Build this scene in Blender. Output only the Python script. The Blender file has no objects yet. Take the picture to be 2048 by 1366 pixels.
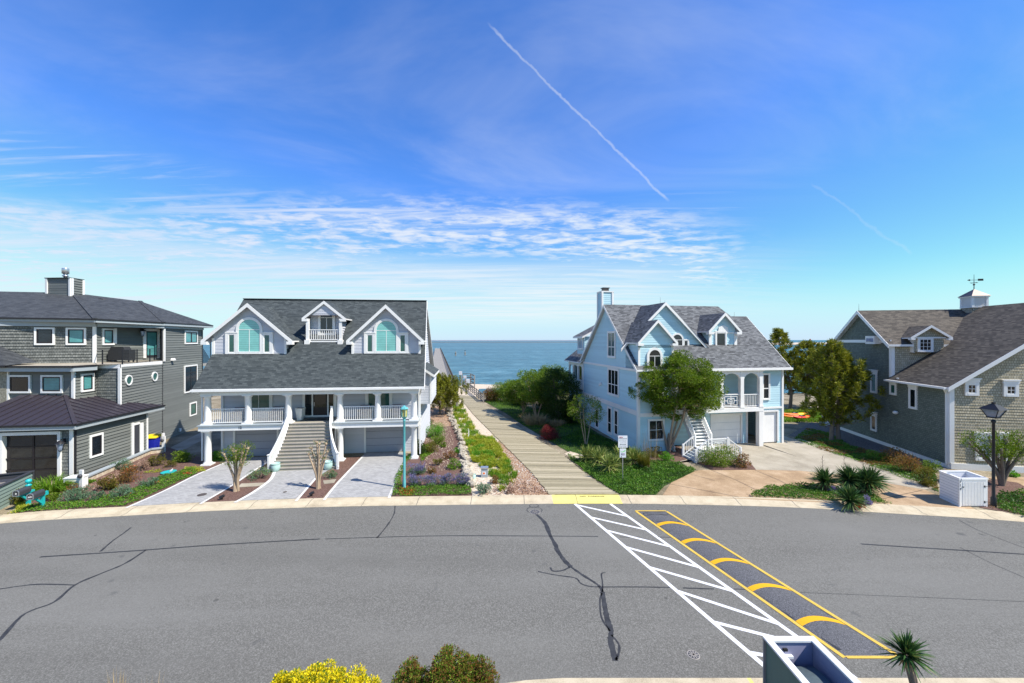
import bpy, math, random
import numpy as np
from mathutils import Vector, Matrix, noise
F=796.;HY=680.;H=9.2                     # focal length in photo pixels, horizon row, eye height in metres
def G(px,py,z=0.):                       # the ground point seen at a photo pixel
    d=F*(H-z)/(py-HY); return ((px-1024)/F*d,d)
def GL(l,z=0.): return [G(a,b,z) for a,b in l]
col=bpy.context.scene.collection
rnd=random.Random(7)
class Fr:                                # a house's plan frame
    def __init__(s,ox,oy,a):
        s.ox,s.oy,s.a=ox,oy,math.radians(a); s.c,s.s=math.cos(s.a),math.sin(s.a)
    def loc(s,x,y): x-=s.ox;y-=s.oy; return (x*s.c+y*s.s,-x*s.s+y*s.c)
    def world(s,u,v): return (s.ox+u*s.c-v*s.s, s.oy+u*s.s+v*s.c)
    def on(s,px,py,p0,p1):               # pixel ray meets the vertical plane p0-p1 -> (distance along, z)
        a=s.world(*p0); b=s.world(*p1); k=(px-1024)/F
        dx,dy=b[0]-a[0],b[1]-a[1]; L=math.hypot(dx,dy); dx/=L;dy/=L
        # (k d, d) = a + t*(dx,dy)
        den=dy*k-dx; d=(dy*a[0]-dx*a[1])/den; t=(k*d-a[0])*dx+(d-a[1])*dy
        return t,H-(py-HY)*d/F
# ---------------------------------------------------------------- objects
def tag(o,label=None,cat=None,group=None,kind=None):
    if label: o['label']=label
    if cat: o['category']=cat
    if group: o['group']=group
    if kind: o['kind']=kind
    return o
def empty(name,loc,rz=0.,parent=None):
    o=bpy.data.objects.new(name,None); col.objects.link(o); o.location=loc; o.rotation_euler=(0,0,rz)
    o.empty_display_size=.2
    if parent: o.parent=parent
    return o
def copy_tree(o,parent=None):
    c=o.copy(); col.objects.link(c)
    if parent: c.parent=parent
    for ch in list(o.children): copy_tree(ch,c)
    return c
def link(name,me,parent=None):
    o=bpy.data.objects.new(name,me); col.objects.link(o)
    if parent: o.parent=parent
    return o
class MB:
    def __init__(s): s.v=[];s.f=[];s.m=[];s.mats=[];s.sm=[];s.T=None
    def mi(s,m):
        if m not in s.mats: s.mats.append(m)
        return s.mats.index(m)
    def add(s,vs,fs,m,smooth=False):
        n=len(s.v); k=s.mi(m)
        if s.T is not None: vs=[tuple(s.T@Vector(p)) for p in vs]
        s.v+= [tuple(p) for p in vs]
        for f in fs: s.f.append([n+i for i in f]); s.m.append(k); s.sm.append(smooth)
    def box(s,x0,y0,z0,x1,y1,z1,m):
        x0,x1=min(x0,x1),max(x0,x1);y0,y1=min(y0,y1),max(y0,y1);z0,z1=min(z0,z1),max(z0,z1)
        s.add([(x0,y0,z0),(x1,y0,z0),(x1,y1,z0),(x0,y1,z0),(x0,y0,z1),(x1,y0,z1),(x1,y1,z1),(x0,y1,z1)],
              [(0,3,2,1),(4,5,6,7),(0,1,5,4),(1,2,6,5),(2,3,7,6),(3,0,4,7)],m)
    def slab(s,pts,th,m,mside=None):     # planar polygon thickened downward by th (along -z)
        n=len(pts); lo=[(p[0],p[1],p[2]-th) for p in pts]
        s.add(pts,[list(range(n))],m)
        s.add(list(pts)+lo,[[i,n+i,n+(i+1)%n,(i+1)%n] for i in range(n)]+[[n+i for i in range(n)][::-1]],mside or m)
    def poly(s,pts,m): s.add(pts,[list(range(len(pts)))],m)
    def prism(s,pts,off,m):              # any polygon extruded by a vector
        n=len(pts); b=[(p[0]+off[0],p[1]+off[1],p[2]+off[2]) for p in pts]
        s.add(list(pts)+b,[list(range(n)),[n+i for i in range(n)][::-1]]+[[(i+1)%n,i,n+i,n+(i+1)%n] for i in range(n)],m)
    def beam(s,a,b,w,h,m):               # rectangular bar a->b, w sideways, h vertical, centred on the line
        a,b=Vector(a),Vector(b); d=(b-a).normalized()
        side=d.cross(Vector((0,0,1)));
        if side.length<1e-4: side=Vector((1,0,0))
        side=side.normalized()*w/2; up=side.cross(d).normalized()*h/2
        vs=[a-side-up,a+side-up,a+side+up,a-side+up,b-side-up,b+side-up,b+side+up,b-side+up]
        s.add(vs,[(0,1,2,3),(7,6,5,4),(0,4,5,1),(1,5,6,2),(2,6,7,3),(3,7,4,0)],m)
    def tube(s,path,rad,m,n=7,cap=True,smooth=True):
        P=[Vector(p) for p in path]
        if not hasattr(rad,'__len__'): rad=[rad]*len(P)
        vs=[];fs=[]; up=Vector((.31,.17,.93))
        for i,p in enumerate(P):
            d=(P[min(i+1,len(P)-1)]-P[max(i-1,0)]).normalized()
            a=d.cross(up)
            if a.length<.1: a=d.cross(Vector((1,0,0)))
            a.normalize(); b=d.cross(a)
            for j in range(n):
                t=2*math.pi*j/n; vs.append(p+(a*math.cos(t)+b*math.sin(t))*rad[i])
        for i in range(len(P)-1):
            for j in range(n): fs.append((i*n+j,(i+1)*n+j,(i+1)*n+(j+1)%n,i*n+(j+1)%n))
        s.add(vs,fs,m,smooth)
        if cap: s.add([vs[j] for j in range(n)],[list(range(n))],m); s.add([vs[-n+j] for j in range(n)],[list(range(n))[::-1]],m)
    def lathe(s,prof,c,m,n=16,smooth=True,sx=1.,sy=1.):
        vs=[];fs=[]
        for r,z in prof:
            for j in range(n):
                t=2*math.pi*j/n; vs.append((c[0]+r*sx*math.cos(t),c[1]+r*sy*math.sin(t),c[2]+z))
        for i in range(len(prof)-1):
            for j in range(n): fs.append((i*n+j,i*n+(j+1)%n,(i+1)*n+(j+1)%n,(i+1)*n+j))
        s.add(vs,fs,m,smooth)
        s.add(vs[-n:],[list(range(n))],m); s.add(vs[:n],[list(range(n))[::-1]],m)
    def split(s,name,parent):            # separate pieces become parts of their own
        n=len(s.f); par=list(range(n)); own={}
        vp=[]
        for f in s.f:
            P=[s.v[i] for i in f]; vp.append([min(p[k] for p in P)-.02 for k in range(3)]+[max(p[k] for p in P)+.02 for k in range(3)])
        def fd(i):
            while par[i]!=i: par[i]=par[par[i]]; i=par[i]
            return i
        for i in range(n):
            a=vp[i]
            for j in range(i):
                b=vp[j]
                if a[0]<=b[3] and b[0]<=a[3] and a[1]<=b[4] and b[1]<=a[4] and a[2]<=b[5] and b[2]<=a[5]: par[fd(i)]=fd(j)
        g={}
        for i in range(n): g.setdefault(fd(i),[]).append(i)
        out=[]
        for L in g.values():
            q=MB(); q.mats=s.mats; ids=sorted({v for i in L for v in s.f[i]}); mp={v:k for k,v in enumerate(ids)}; q.v=[s.v[v] for v in ids]; q.f=[[mp[v] for v in s.f[i]] for i in L]; q.m=[s.m[i] for i in L]; q.sm=[s.sm[i] for i in L]; out.append(q.build(name,parent,False))
        return out[0]
    def build(s,name,parent=None,sp=True):
        if sp and name in ('trim','casing','corner_board','garage_trim') and len(s.f)<600: return s.split(name,parent)
        me=bpy.data.meshes.new(name); me.from_pydata(s.v,[],s.f)
        for m in s.mats: me.materials.append(m)
        me.polygons.foreach_set('material_index',s.m); me.polygons.foreach_set('use_smooth',s.sm)
        uv=me.uv_layers.new(name='uv'); co=[Vector(p) for p in s.v]; dat=np.zeros(len(me.loops)*2)
        for p in me.polygons:
            n=p.normal; h=math.hypot(n.x,n.y)
            if h>.02: t=Vector((-n.y/h,n.x/h,0.)); b=n.cross(t)
            else: t=Vector((1,0,0)); b=Vector((0,1,0))
            for li in p.loop_indices:
                q=co[me.loops[li].vertex_index]; dat[2*li]=q.dot(t); dat[2*li+1]=q.dot(b)
        uv.data.foreach_set('uv',dat); me.update()
        return link(name,me,parent)
def npmesh(name,V,k,mats,parent=None,mi=None,smooth=False):   # V: (n*k,3) verts, faces are consecutive k-gons
    V=np.asarray(V,dtype=np.float32).reshape(-1,3); n=len(V)//k
    me=bpy.data.meshes.new(name); me.vertices.add(n*k); me.vertices.foreach_set('co',V.ravel())
    me.loops.add(n*k); me.loops.foreach_set('vertex_index',np.arange(n*k,dtype=np.int32))
    me.polygons.add(n); me.polygons.foreach_set('loop_start',np.arange(0,n*k,k,dtype=np.int32))
    try: me.polygons.foreach_set('loop_total',np.full(n,k,dtype=np.int32))
    except Exception: pass
    for m in mats: me.materials.append(m)
    if mi is not None: me.polygons.foreach_set('material_index',np.asarray(mi,dtype=np.int32))
    me.update(calc_edges=True); me.validate()
    return link(name,me,parent)
# ---------------------------------------------------------------- materials
class N:
    def __init__(s,name):
        s.m=bpy.data.materials.new(name); s.m.use_nodes=True; s.t=s.m.node_tree; s.t.nodes.clear()
        s.out=s.t.nodes.new('ShaderNodeOutputMaterial')
    def n(s,typ,ins=None,**k):
        x=s.t.nodes.new('ShaderNode'+typ)
        for a,b in k.items(): setattr(x,a,b)
        for a,b in (ins or {}).items():
            if isinstance(b,bpy.types.NodeSocket): s.t.links.new(b,x.inputs[a])
            else: x.inputs[a].default_value=b
        return x
    def noise(s,scale,vec=None,detail=4,rough=.6,dist=0.):
        i={'Scale':scale,'Detail':detail,'Roughness':rough,'Distortion':dist}
        if vec is not None: i['Vector']=vec
        return s.n('TexNoise',i).outputs['Fac']
    def obj(s): return s.n('TexCoord').outputs['Object']
    def uv(s): return s.n('TexCoord').outputs['UV']
    def pos(s): return s.n('NewGeometry').outputs['Position']
    def scale(s,vec,sc): return s.n('Mapping',{'Vector':vec,'Scale':sc}).outputs[0]
    def ramp(s,fac,stops,interp='LINEAR'):
        r=s.n('ValToRGB',{'Fac':fac}); e=r.color_ramp; e.interpolation=interp
        while len(e.elements)<len(stops): e.elements.new(.5)
        for el,(p,c) in zip(e.elements,stops): el.position=p; el.color=tuple(c)+(1,)
        return r.outputs['Color']
    def mix(s,f,a,b,mode='MIX'):
        x=s.n('Mix',data_type='RGBA',blend_type=mode)
        for i,v in ((0,f),(6,a),(7,b)):
            if isinstance(v,bpy.types.NodeSocket): s.t.links.new(v,x.inputs[i])
            else: x.inputs[i].default_value=(tuple(v)+(1,)) if isinstance(v,(tuple,list)) and len(v)==3 else v
        return x.outputs[2]
    def math(s,op,a,b=0.,clamp=False):
        x=s.n('Math',operation=op,use_clamp=clamp)
        for i,v in ((0,a),(1,b)):
            if isinstance(v,bpy.types.NodeSocket): s.t.links.new(v,x.inputs[i])
            else: x.inputs[i].default_value=v
        return x.outputs[0]
    def bump(s,h,strength=.3,dist=.02): return s.n('Bump',{'Height':h,'Strength':strength,'Distance':dist}).outputs[0]
    def done(s,c,rough=.7,normal=None,spec=.3,metal=0.,extra=None):
        i={'Roughness':rough,'Specular IOR Level':spec,'Metallic':metal,'Base Color':c if isinstance(c,bpy.types.NodeSocket) else tuple(c)+(1,)}
        if normal is not None: i['Normal']=normal
        if extra: i.update(extra)
        p=s.n('BsdfPrincipled',i); s.t.links.new(p.outputs[0],s.out.inputs[0]); return s.m
    def rand(s): return s.n('NewGeometry').outputs['Random Per Island']
def sc3(c,k): return tuple(x*k for x in c)
def paint(name,c,rough=.55,var=.12,spec=.35,metal=0.):
    m=N(name); v=m.obj(); f=m.noise(1.3,v,5,.65); g=m.noise(14,m.scale(v,(1,1,.15)),4)
    f=m.math('ADD',m.math('MULTIPLY',f,.6),m.math('MULTIPLY',g,.4))
    return m.done(m.ramp(f,[(.3,sc3(c,1-var)),(.7,sc3(c,1+var*.6))]),rough,spec=spec,metal=metal)
def clap(name,c,var=.16):                # painted lap siding, weathered board by board
    m=N(name); r=m.rand(); v=m.obj(); f=m.noise(2.2,m.scale(v,(.5,.5,3)),5,.65)
    f=m.math('ADD',m.math('MULTIPLY',r,.45),m.math('MULTIPLY',f,.55))
    return m.done(m.ramp(f,[(.2,sc3(c,1-var)),(.8,sc3(c,1+var))]),.6,m.bump(m.noise(40,m.scale(v,(.3,.3,4))),.1,.004))
def shingles(name,c1,c2,w,h,dark=.45,bump=.5,rough=.85,mort=.012,big=.25):
    m=N(name); v=m.uv()
    b=m.n('TexBrick',{'Vector':v,'Color1':(0,0,0,1),'Color2':(1,1,1,1),'Mortar':(.5,.5,.5,1),'Scale':1.,'Mortar Size':mort,'Mortar Smooth':.1,'Bias':0.,'Brick Width':w,'Row Height':h})
    b.offset=.37; b.offset_frequency=2
    n1=m.noise(9,m.scale(v,(.6,1,1)),3); n2=m.noise(.5,v,3); n3=m.noise(45,v,2)
    f=m.math('ADD',m.math('MULTIPLY',b.outputs['Color'],.55),m.math('MULTIPLY',n1,.3))
    f=m.math('ADD',f,m.math('MULTIPLY',n3,.15))
    c=m.ramp(f,[(.15,c1),(.85,c2)])
    c=m.mix(m.math('MULTIPLY',m.math('SUBTRACT',n2,.35,True),big*3),c,sc3(c1,.8))
    c=m.mix(m.math('MULTIPLY',b.outputs['Fac'],dark),c,sc3(c1,.25))
    # each course overlaps the next: height falls away up the slope
    y=m.n('SeparateXYZ',{'Vector':v}).outputs[1]
    saw=m.math('SUBTRACT',1.,m.math('FRACT',m.math('DIVIDE',y,h)))
    hh=m.math('ADD',m.math('MULTIPLY',saw,1.),m.math('MULTIPLY',b.outputs['Color'],.35))
    return m.done(c,rough,m.bump(hh,bump,.02))
def leafmat(name,c1,c2,trans=.35,rough=.5,c3=None):
    m=N(name); r=m.rand(); big=m.noise(1.7,m.pos(),3)
    f=m.math('ADD',m.math('MULTIPLY',r,.65),m.math('MULTIPLY',big,.35))
    st=[(.12,c1),(.75,c2)]
    if c3: st=[(.1,c1),(.6,c2),(.93,c3)]
    c=m.ramp(f,st)
    p=m.n('BsdfPrincipled',{'Base Color':c,'Roughness':rough,'Specular IOR Level':.25})
    t=m.n('BsdfTranslucent',{'Color':m.mix(.35,c,(c2[0]*1.6,c2[1]*1.7,c2[2]*.8))})
    x=m.n('MixShader',{0:trans,1:p.outputs[0],2:t.outputs[0]}); m.t.links.new(x.outputs[0],m.out.inputs[0]); return m.m
def glassmat(name,c,rough=.08,stripes=None,var=.5):
    m=N(name); v=m.uv(); f=m.noise(1.1,v,3)
    cc=m.ramp(f,[(.3,sc3(c,1-var)),(.7,sc3(c,1+var*.5))])
    if stripes:
        y=m.n('SeparateXYZ',{'Vector':v}).outputs[1]
        s=m.math('GREATER_THAN',m.math('FRACT',m.math('MULTIPLY',y,stripes)),.72); cc=m.mix(m.math('MULTIPLY',s,.4),cc,sc3(c,.35))
    return m.done(cc,rough,m.bump(m.noise(1.6,v,3),.10,.06),spec=.8)
M={}
def mk():
    P=paint
    M['white']=P('white_paint',(.82,.805,.775),.45,.08); M['trimgrey']=P('grey_trim',(.36,.40,.42),.5,.08)
    M['h1green']=clap('sage_clapboard',(.20,.26,.23),.06); M['h1clap']=clap('grey_green_clapboard',(.155,.162,.150)); M['h1shake']=shingles('grey_shake',(.12,.125,.115),(.25,.255,.235),.16,.17,.7,.7)
    M['h2clap']=clap('pale_lavender_clapboard',(.53,.54,.585),.07); M['h3clap']=clap('sky_blue_clapboard',(.47,.67,.73),.07)
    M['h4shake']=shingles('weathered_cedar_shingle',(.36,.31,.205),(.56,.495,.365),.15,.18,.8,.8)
    M['h4side_shaded']=shingles('weathered_cedar_side_shaded',(.13,.15,.12),(.22,.24,.20),.19,.14,.6,.6)  # darker shingle copy for the left wall, its shade put into the colour
    M['roof1']=shingles('dark_slate_shingles',(.027,.030,.034),(.085,.09,.096),.33,.15,.35,.4)
    M['roof2']=shingles('green_grey_shingles',(.028,.035,.038),(.088,.101,.102),.33,.15,.35,.4,big=.1)
    M['roof3']=shingles('silver_grey_shingles',(.036,.038,.042),(.195,.20,.205),.33,.15,.35,.4,big=.1)
    M['roof4']=shingles('brown_grey_shingles',(.034,.029,.024),(.145,.122,.095),.33,.15,.35,.4,big=.1)
    M['seam']=P('dark_plum_metal',(.060,.050,.062),.42,.12,.5,.35); M['copper']=P('brown_copper',(.12,.095,.085),.45,.2,.5,.4)
    M['black']=P('black_metal',(.02,.02,.023),.4,.1); M['dgrey']=P('charcoal',(.05,.052,.06),.5,.1); M['steel']=P('galvanised_steel',(.55,.56,.58),.3,.1,.5,.8)
    M['gdark']=glassmat('dark_window_glass',(.012,.016,.02)); M['gteal']=glassmat('tinted_glass_over_blinds',(.10,.33,.33),stripes=9,var=.25)
    M['gmint']=glassmat('mint_arched_glass_over_shutters',(.22,.56,.51),stripes=7,var=.15); M['gslat']=glassmat('green_glass_over_slats',(.035,.12,.10),stripes=9,var=.2)
    M['gpale']=glassmat('pale_reflecting_glass',(.30,.36,.48),.1); M['gblue']=glassmat('blue_reflecting_glass',(.06,.09,.26),.06)
    M['sashdark']=P('dark_sash',(.018,.015,.018),.4,.1); M['gardoor']=P('grey_garage_panel',(.34,.35,.39),.5,.05)
    M['teal']=P('teal_paint',(.02,.42,.42),.4,.12); M['lampteal']=P('faded_teal_metal',(.13,.45,.47),.45,.25); M['amber']=P('amber_lantern_glass',(.48,.42,.14),.3,.1)
    M['bluebin']=P('blue_plastic',(.02,.03,.38),.4,.08); M['yellow']=P('yellow_plastic',(.85,.62,.02),.4,.08); M['green']=P('bright_green_plastic',(.05,.7,.04),.4,.1)
    M['pot']=P('celadon_glaze',(.42,.60,.55),.25,.2); M['red']=P('red_paint',(.32,.02,.03),.5,.2); M['orange']=P('orange_plastic',(.85,.20,.02),.4,.1); M['redk']=P('red_plastic',(.75,.03,.03),.4,.1)
    M['wood']=P('tan_stair_boards',(.40,.36,.28),.7,.12); M['bark']=P('grey_brown_bark',(.22,.17,.13),.85,.35); M['barkpale']=P('smooth_tan_bark',(.42,.31,.21),.75,.3); M['barkdark']=P('dark_bark',(.10,.08,.065),.9,.3)
    M['soft']=P('porch_ceiling',(.62,.62,.64),.7,.05); M['cush']=P('grey_cushion_fabric',(.28,.25,.28),.9,.15); M['tan']=P('tan_paint',(.55,.5,.36),.6,.1)
    M['signwhite']=P('white_sign_sheet',(.82,.83,.85),.35,.03); M['ink']=P('black_ink',(.02,.02,.02),.6,.05); M['redink']=P('red_ink',(.5,.02,.02),.5,.05); M['ash']=P('grey_weathered_timber',(.33,.30,.27),.85,.25)
    M['rub']=P('sealed_black',(.03,.03,.03),.6,.2)
    # asphalt
    m=N('asphalt'); v=m.pos(); sp=m.noise(26,v,3,.75); mid=m.noise(3.,v,4); lg=m.noise(.16,m.scale(v,(.5,1,1)),5,.6)
    c=m.ramp(sp,[(.30,(.070,.067,.058)),(.5,(.138,.132,.116)),(.70,(.27,.262,.235))])
    c=m.mix(m.math('MULTIPLY',mid,.3),c,(.120,.115,.101)); c=m.mix(m.math('MULTIPLY',m.math('SUBTRACT',lg,.45,True),3.2),c,(.175,.169,.151))
    st=m.noise(1.6,v,2,.4); c=m.mix(m.math('MULTIPLY',m.math('SUBTRACT',st,.70,True),6,True),c,(.07,.07,.07))
    ln=m.noise(.5,m.scale(v,(.06,1,1)),3,.5); c=m.mix(m.math('MULTIPLY',m.math('SUBTRACT',ln,.52,True),1.6,True),c,(.205,.198,.178)); c=m.mix(m.math('MULTIPLY',m.math('SUBTRACT',.45,ln,True),1.3,True),c,(.095,.091,.08))
    sx=m.n('TexVoronoi',{'Vector':v,'Scale':.55},feature='F1').outputs['Distance']; c=m.mix(m.math('MULTIPLY',m.math('LESS_THAN',m.math('ADD',sx,m.math('MULTIPLY',mid,.12)),.10),.55),c,(.05,.048,.045))
    M['asph']=m.done(c,.85,m.bump(sp,.2,.008))
    m=N('asphalt_patch'); v=m.pos(); sp=m.noise(34,v,2,.7); mid=m.noise(2.,v,4)
    c=m.ramp(sp,[(.32,(.042,.042,.046)),(.5,(.10,.10,.105)),(.70,(.22,.22,.23))]); c=m.mix(m.math('MULTIPLY',mid,.45),c,(.085,.083,.09)); M['patch']=m.done(c,.85,m.bump(sp,.5,.01))
    m=N('crack_sealer'); v=m.pos(); M['seal']=m.done(m.ramp(m.noise(5,v,4),[(.3,(.025,.025,.026)),(.7,(.055,.055,.056))]),.55)
    def worn(name,c1,c2,thr=.42):
        m=N(name); v=m.pos(); f=m.noise(26,v,5,.75); g=m.noise(1.5,v,3)
        f=m.math('ADD',f,m.math('MULTIPLY',m.math('SUBTRACT',g,.5),.35))
        return m.done(m.ramp(f,[(thr-.12,(.2,.19,.17)),(thr-.04,c1),(.7,c2)]),.7,m.bump(f,.3,.006))
    M['lwhite']=worn('worn_white_road_paint',(.62,.62,.64),(.80,.80,.80),.40); M['lyel']=worn('worn_yellow_road_paint',(.56,.37,.06),(.70,.48,.09),.42)
    M['lora']=worn('fresh_amber_road_paint',(.64,.33,.008),(.74,.40,.01),.3); M['kyel']=worn('yellow_kerb_paint',(.66,.56,.14),(.74,.65,.22),.36)
    def stone(name,stops,sc=6.,bump=.3,fine=40.,rough=.85):
        m=N(name); v=m.pos(); a=m.noise(sc,v,6,.65); b=m.noise(fine,v,2,.7)
        f=m.math('ADD',m.math('MULTIPLY',a,.6),m.math('MULTIPLY',b,.4)); return m.done(m.ramp(f,stops),rough,m.bump(f,bump,.015))
    M['kerb']=stone('cream_concrete_kerb',[(.3,(.30,.24,.16)),(.5,(.50,.42,.29)),(.7,(.60,.51,.37))],1.5)
    M['conc']=stone('pale_concrete',[(.33,(.22,.19,.14)),(.5,(.37,.325,.25)),(.66,(.46,.41,.325))],.6)
    M['agg']=stone('tan_exposed_aggregate',[(.34,(.23,.15,.085)),(.5,(.38,.26,.15)),(.66,(.52,.38,.25))],.7,.5,26)
    M['mulch']=stone('brown_bark_mulch',[(.32,(.035,.02,.016)),(.5,(.13,.072,.055)),(.68,(.27,.17,.14))],14,1.,30)
    M['redmulch']=stone('red_brown_needle_litter',[(.36,(.08,.035,.018)),(.47,(.26,.13,.07)),(.56,(.45,.33,.22)),(.68,(.62,.54,.43))],9,1.,30)
    M['sand']=stone('sand_and_shell_litter',[(.3,(.22,.15,.10)),(.45,(.48,.38,.27)),(.6,(.68,.60,.48)),(.72,(.80,.76,.68))],5,.8,22)
    M['rock']=stone('pale_limestone',[(.3,(.18,.155,.12)),(.5,(.38,.335,.265)),(.7,(.60,.54,.45))],3,.8)
    M['lawn']=stone('dark_green_ground',[(.32,(.012,.025,.005)),(.5,(.035,.07,.012)),(.7,(.09,.14,.03))],9,1.,24); M['deckgrey']=stone('grey_pier_planks',[(.3,(.15,.135,.12)),(.5,(.27,.25,.22)),(.7,(.36,.33,.30))],3)
    M['gravel']=stone('dark_river_gravel',[(.3,(.05,.045,.04)),(.5,(.15,.13,.12)),(.7,(.33,.30,.27))],7,1.,18)
    M['border']=stone('white_concrete_edging',[(.3,(.55,.53,.50)),(.6,(.72,.70,.67))],2)
    M['stonewall']=stone('mottled_stone_cladding',[(.3,(.10,.09,.07)),(.5,(.28,.26,.20)),(.7,(.50,.47,.38))],7,1.,16)
    m=N('grey_pavers'); v=m.scale(m.pos(),(1,1,1)); b=m.n('TexBrick',{'Vector':v,'Color1':(.265,.26,.25,1),'Color2':(.41,.40,.385,1),'Mortar':(.2,.2,.2,1),'Scale':1.,'Mortar Size':.006,'Brick Width':.22,'Row Height':.11,'Bias':0.})
    c=m.mix(m.math('MULTIPLY',m.noise(1.,v,4),.5),b.outputs['Color'],(.38,.37,.355)); M['paver']=m.done(c,.75,m.bump(b.outputs['Fac'],-.4,.01))
    m=N('weathered_boardwalk_planks'); r=m.rand(); v=m.obj(); s=m.noise(6,m.scale(v,(.5,6,1)),5,.7); l=m.noise(.35,v,2)
    f=m.math('ADD',m.math('MULTIPLY',r,.36),m.math('MULTIPLY',s,.64)); c=m.ramp(f,[(.22,(.09,.085,.06)),(.42,(.28,.235,.145)),(.6,(.41,.35,.235)),(.88,(.60,.51,.37))])
    M['plank']=m.done(m.mix(m.math('MULTIPLY',l,.3),c,(.31,.28,.18)),.8,m.bump(s,.3,.01))
    m=N('ground_soil'); v=m.pos(); a=m.noise(.35,v,4); b=m.noise(11,v,4,.7)
    f=m.math('ADD',m.math('MULTIPLY',a,.5),m.math('MULTIPLY',b,.5)); M['soil']=m.done(m.ramp(f,[(.32,(.07,.06,.03)),(.48,(.20,.16,.10)),(.62,(.42,.36,.26))]),.95,m.bump(b,.8,.03))
    # sea: wind ripples as bump, ripple light and dark painted into green-blue body colour
    m=N('sea_water'); v=m.pos(); a=m.noise(.55,m.scale(v,(.45,1,1)),5,.65,.6); b=m.noise(.06,m.scale(v,(.5,1,1)),3); w=m.noise(.012,m.scale(v,(.25,1,1)),3)
    h=m.math('ADD',a,m.math('MULTIPLY',b,2.)); cc=m.ramp(m.math('ADD',m.math('MULTIPLY',a,.65),m.math('MULTIPLY',w,.35)),[(.38,(.015,.07,.10)),(.5,(.035,.13,.17)),(.62,(.10,.25,.31))])
    r2=m.noise(.5,m.scale(v,(.3,1,1)),3,.6,.8); r3=m.noise(.11,m.scale(v,(.35,1,1)),4,.7,.6); cc=m.mix(m.math('MULTIPLY',m.math('SUBTRACT',r3,.44,True),2.6),cc,(.018,.085,.115)); cc=m.mix(m.math('MULTIPLY',m.math('SUBTRACT',r2,.56,True),3.),cc,(.20,.37,.42)); r4=m.noise(.17,m.scale(v,(.6,1,1)),4,.65,.5); cc=m.mix(m.math('MULTIPLY',m.math('SUBTRACT',r4,.47,True),4.),cc,(.015,.075,.10)); cc=m.mix(m.math('MULTIPLY',m.math('SUBTRACT',.44,r4,True),4.),cc,(.15,.31,.36)); M['sea']=m.done(cc,.35,m.bump(h,.8,.5),spec=.25)
    L=leafmat
    M['lf_green']=L('mid_green_leaves',(.04,.09,.008),(.16,.25,.02),c3=(.30,.36,.05)); M['lf_dark']=L('dark_green_leaves',(.015,.04,.006),(.05,.10,.015))
    M['lf_crape']=L('olive_new_leaves',(.045,.09,.006),(.13,.21,.014),c3=(.28,.30,.03)); M['lf_pine']=L('pine_needles',(.05,.065,.006),(.22,.23,.015),.25,c3=(.40,.36,.05))
    M['lf_juniper']=L('juniper_cover',(.03,.085,.008),(.11,.26,.02),.2,c3=(.20,.22,.03)); M['lf_jundark']=L('dark_creeper',(.018,.055,.006),(.065,.155,.014),.2)
    M['lf_orange']=L('rusty_orange_sprigs',(.25,.06,.01),(.60,.16,.04),.2); M['lf_bright']=L('bright_green_leaves',(.06,.19,.01),(.15,.38,.03))
    M['lf_silver']=L('blue_green_lavender_leaves',(.05,.11,.06),(.16,.26,.15),.2); M['fl_purple']=L('lavender_flowers',(.13,.10,.28),(.32,.26,.52),.3)
    M['lf_yucca']=L('yucca_swords',(.06,.12,.025),(.22,.27,.06),.15,.4,c3=(.55,.50,.20)); M['lf_palm']=L('palm_swords',(.02,.06,.02),(.06,.13,.035),.12,.35,c3=(.22,.22,.06)); M['dry']=L('dry_straw',(.22,.15,.08),(.48,.36,.20),.2)
    M['lf_grass']=L('yellow_green_grass',(.15,.21,.015),(.40,.43,.03),.35,c3=(.56,.48,.12)); M['lf_lawn']=L('green_grass',(.05,.15,.01),(.20,.33,.025)); M['lf_red']=L('wine_red_leaves',(.07,.008,.012),(.21,.03,.035))
    M['lf_rust']=L('bronze_tipped_leaves',(.07,.09,.012),(.24,.13,.04),c3=(.45,.13,.05)); M['fl_yellow']=L('yellow_blossom',(.65,.50,.01),(.90,.75,.02),.3); M['fl_pink']=L('pink_blossom',(.70,.35,.45),(.85,.65,.70),.3)
    M['pinkdry']=L('pinkish_dry_sprigs',(.25,.15,.10),(.45,.30,.23),.2); M['lf_olive']=L('olive_tips',(.05,.06,.008),(.16,.15,.02),c3=(.30,.22,.04))
mk()
SUN=5.0; EXPO=0.5; SKYSTR=.066; CAP=10.5
SKYH=.5; SKYS=1.16; SKYV=1.04; SKYT=(1.24,1.73,2.5); SKYHZ=(5.7,7.6,10.3); CLW=(9.6,10.1,10.6); CLV=(8.4,8.9,10.8)
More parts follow.
